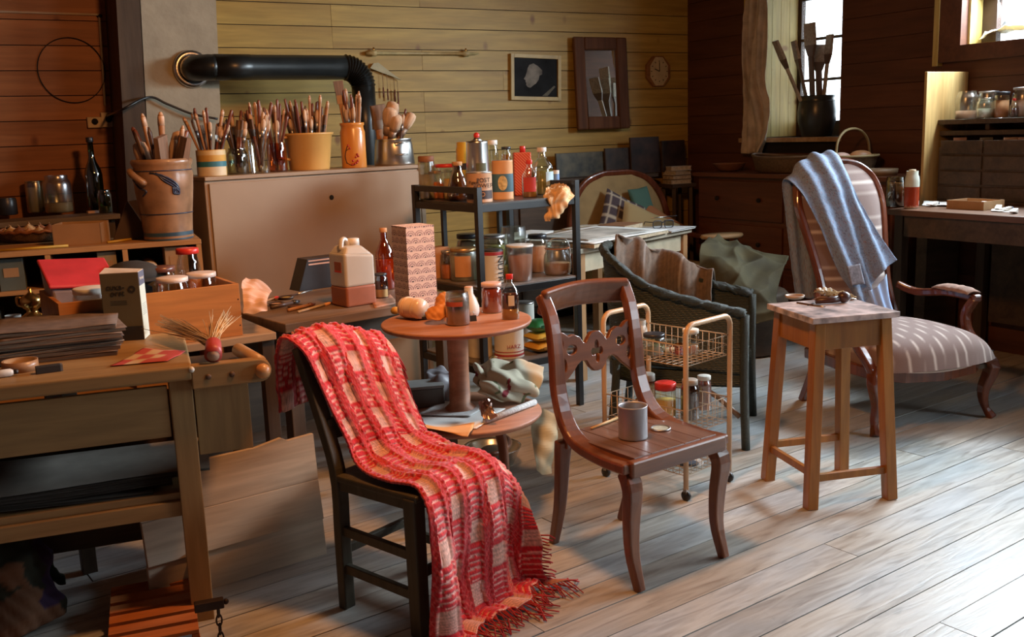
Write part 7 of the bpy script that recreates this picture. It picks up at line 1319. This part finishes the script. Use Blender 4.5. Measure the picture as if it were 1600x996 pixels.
# ================================================================== desk, shelf and jars at the right edge
t = thing('pine_partition', 'pale pine board standing upright at the end of the jar shelf', 'board', (C0[0], C0[1], 0), YAW)
_, sp0 = wallpt(1447, .40); sS = sp0
rbx('upright_board', WOOD('pale_pine_upright', (.46, .27, .09), (.62, .42, .17), 2), .012, .42, sS - .02, sS, .9, 1.80, t); rbx('foot_block', DARKW, .05, .38, sS - .06, sS + .02, 0, .9, t)
shf = thing('jar_shelf', 'dark wall shelf of jars above the drawers at the right', 'shelf', (C0[0], C0[1], 0), YAW); JZ = 1.50
rbx('shelf_board', DARKW, .012, .30, sS + .002, sS + 2.0, JZ - .03, JZ, shf); rbx('lower_lip', DARKW, .012, .28, sS + .002, sS + 2.0, JZ - .10, JZ - .07, shf)
for a_ in (.3, 1.6): rbx('bracket', DARKW, .012, .25, sS + a_, sS + a_ + .03, JZ - .07, JZ - .03, shf)
def JS(px, t_, w, h): v, s = wallpt(px, t_); return (v[0], v[1], JZ), m_(w / 2, v[1]), m_(h, v[1])
for px, t_, w, h, sh_, g_, ct, ld, lb in [(1507, .18, 33, 42, 'jar', PALEG, (PWD_P, .3), None, 'large open preserving jar at the far end of the jar shelf'), (1536, .24, 26, 30, 'jar', PALEG, (L_WHT, .5), (PALEG, .01, 1.05), 'small jar with pale label on the jar shelf'), (1540, .10, 30, 40, 'wide', PALEG, (PWD_W, .3), (TINM, .012, 1.05), 'tall glass jar at the back of the jar shelf'), (1561, .20, 22, 38, 'wide', CLEAR, (L_ORG, .7), (DKLID, .02, 1.1), 'jar with black lid and tan label on the jar shelf'), (1580, .24, 12, 28, 'bottle', CLEAR, (LIQ_D, .5), (RED, .014, 1.2), 'tiny bottle with red cap on the jar shelf'), (1595, .16, 34, 44, 'jar', PALEG, (PWD_P, .6), (TINM, .014, 1.15), 'wide glass jar cut by the right picture edge')]:
    p, r, h = JS(px, t_, w, h); vessel('shelf_jar', lb, 'jar', p, r, h, sh_, g_, ct, ld)
DZ = .985
dk = thing('paint_desk', 'dark desk along the right wall littered with paint tubes', 'desk', (C0[0], C0[1], 0), YAW)
_, sd0 = wallpt(1390, .95)
rbx('desktop', WOOD('desk_dark', (.10, .045, .022), (.18, .085, .045), 1, .4), .012, .95, sd0, sd0 + 1.9, DZ - .035, DZ, dk); rbx('apron', DARKW, .90, .925, sd0 + .1, sd0 + 1.8, DZ - .16, DZ - .036, dk)
for s in (sd0 + .05, sd0 + 1.8):
    for t_ in (.08, .88): rbx('leg', DARKV, t_ - .03, t_ + .03, s - .03, s + .03, 0, DZ - .036, dk)
rbx('back_board', DARKW, .05, .07, sd0 + .1, sd0 + 1.8, .2, DZ - .036, dk)
cab = thing('drawer_cabinet', 'dark cabinet of small drawers with pale tags under the jar shelf', 'cabinet', (C0[0], C0[1], 0), YAW)
rbx('carcass', DARKW, .012, .33, sS + .04, sS + 1.9, DZ + .001, 1.33, cab)
for r_ in range(4):
    for c_ in range(6): a_ = sS + .06 + c_ * .305; d_ = rbx('drawer', DARKW, .331, .342, a_, a_ + .29, DZ + .02 + r_ * .095, DZ + .10 + r_ * .095, cab)
for px, w, lb, cl_ in ((1499, 20, 'pink card tag standing on the drawer cabinet', (.46, .28, .22)), (1540, 20, 'grey card tag standing on the drawer cabinet', (.20, .17, .13)), (1578, 22, 'buff card tag standing on the drawer cabinet', (.42, .27, .19)), (1596, 12, 'rose card tag at the right end of the drawer cabinet', (.46, .30, .24))):
    v, s = wallpt(px, .30); t = thing('card_tag', lb, 'card', (v[0], v[1], 1.3305), YAW + PI/2 + .5 + .6); w_ = m_(w / 2, v[1]); MB().box(-w_, w_, -.004, .004, 0, m_(14, v[1])).build('card', M('tag_%d' % px, cl_, .7), t); MB().box(-w_*.8, w_*.8, -.02, .02, 0, .003).build('fold', M('tag_%d' % px, cl_), t)
def DK(px, t_): v, s = wallpt(px, t_); return (v[0], v[1], DZ + .0005)
p = DK(1427, .84); vessel('lotion_bottle', 'white bottle two-thirds full of red-brown liquid on the desk', 'bottle', p, m_(11, p[1]), m_(58, p[1]), 'jar', M('white_plastic_bottle', (.55, .56, .47), .4), None, (M('cork_cap', (.50, .36, .22), .5), .03, .6), (LIQ_R, .03, .58, -PI, PI))
p = DK(1404, .78); vessel('syrup_jar', 'squat brown glass jar behind the armchair on the desk', 'jar', p, m_(17, p[1]), m_(46, p[1]), 'wide', GLASS('brown_glass', (.26, .17, .10)), (M('ochre_jam', (.22, .12, .03), .5), .8), None)
for k, (x, y, a_, L, cp, lb) in enumerate([(1462, .66, .1, 26, DKLID, 'white paint tube lying alone nearest the bottle'), (1565, .66, .5, 30, M('tube_yellow', (.55, .42, .08), .4), 'white paint tube with yellow cap on the desk'), (1590, .80, .3, 26, DKLID, 'white paint tube at the right edge of the desk'), (1578, .72, -.3, 22, M('tube_blue', (.03, .05, .10), .4), 'white paint tube with navy cap on the desk'), (1540, .62, .2, 20, RED, 'white paint tube in the middle of the desk tray'), (1515, .66, -.2, 20, DKLID, 'thin grey paint tube in the desk tray')]):
    p = DK(x, y); k_ = m_(1, p[1]); t = thing('paint_tube', lb, 'paint tube', (p[0], p[1], DZ + k_*4 + (.012 if k in (4, 5) else 0)), a_ + YAW, 'paint tubes on the desk'); MB().hexa([(-L*k_/2, -k_*5, -k_*.5), (L*k_*.3, -k_*4, -k_*4), (L*k_*.3, k_*4, -k_*4), (-L*k_/2, k_*5, -k_*.5), (-L*k_/2, -k_*5, k_*.5), (L*k_*.3, -k_*4, k_*4), (L*k_*.3, k_*4, k_*4), (-L*k_/2, k_*5, k_*.5)]).build('tube_body', WHTP, t, bevel=k_*1.5); MB().tube([(L*k_*.3, 0, 0), (L*k_*.38, 0, 0)], k_*2, 8).build('neck', TINM, t); MB().tube([(L*k_*.38, 0, 0), (L*k_*.5, 0, 0)], k_*3, 8).build('cap', cp, t)
sheet('white_rag', 'white paper towel on the desk under the lone tube', [(1440, 322), (1488, 324), (1486, 316), (1446, 315)], DZ, WHITE, .015, 2)
q = DK(1528, .64); t = thing('shallow_tray', 'brown cardboard tray of tubes on the desk', 'tray', q, YAW); k_ = m_(1, q[1])
k_ *= .8; MB().box(-32*k_, 32*k_, -.12, .12, 0, .004).build('tray_base', KRAFT, t); [MB().box(*b_, .004, .05).build('tray_wall', KRAFT, t) for b_ in ((-32*k_, 32*k_, -.12, -.116), (-32*k_, 32*k_, .116, .12), (-32*k_, -32*k_ + .004, -.116, .116), (32*k_ - .004, 32*k_, -.116, .116))]
sheet('white_card', 'folded white card at the front edge of the desk', [(1548, 331), (1582, 333), (1580, 327), (1550, 326)], DZ, WHITE, .004, 3)
# plastic sheeting on the high window sill
v0 = np.array(RM(-.10, W2[0] + .10, W2[2] + .01)); lat = []
for i, t_ in enumerate(np.linspace(-.08, -.34, 4)): lat.append([np.array(RM(t_, W2[0] + .04 + .32 * j, W2[2] + .02 + (.07 if (i + j) % 2 else .015) + .02 * i)) for j in range(5)])
G = surf(np.array(lat), 30, 50); G = G + nrm(G) * (.02 * fbm(G, 16, 51))[..., None]; G[..., 2] = np.maximum(G[..., 2], W2[2] + .010)
o = MB().grid(G).build('gauze_bundle', M('white_gauze', (.80, .80, .82), .8, var=.1), solid=.004); tag(o, 'crumpled white gauze lying on the high window sill', 'gauze')
# bits under the round table and by the chair
lat = [[P(838, 735, 3.95), P(850, 742, 3.95), P(866, 740, 4.0)], [P(832, 690, 4.0), P(850, 695, 4.0), P(868, 690, 4.05)], [P(828, 645, 4.05), P(846, 640, 4.08), P(866, 648, 4.1)]]
G = surf(np.array(lat), 26, 26); G = G + nrm(G) * (.02 * fbm(G, 22, 61))[..., None]; G[..., 2] = np.maximum(G[..., 2], .004)
tag(MB().grid(G, smooth=False).build('crumpled_bag', M('pale_crumpled_bag', (.58, .55, .38), .8, var=.25), solid=.002), 'crumpled pale paper bag on the floor behind the round table', 'bag')
q = Z(770, 735); t = thing('glass_basin', 'cloudy glass basin on the floor under the round table', 'basin', (q[0], q[1] + .05, 0), 0); _open(MB(), [(.06, 0), (.10, .02), (.13, .09), (.135, .10), (.125, .09), (.09, .02), (1e-4, .015)], 26, 1).build('basin', PALEG, t); MB().ball((0, 0, .06), .07, 10, (1, .9, .6)).build('rag', M('grey_rag', (.30, .28, .25), .9), t)
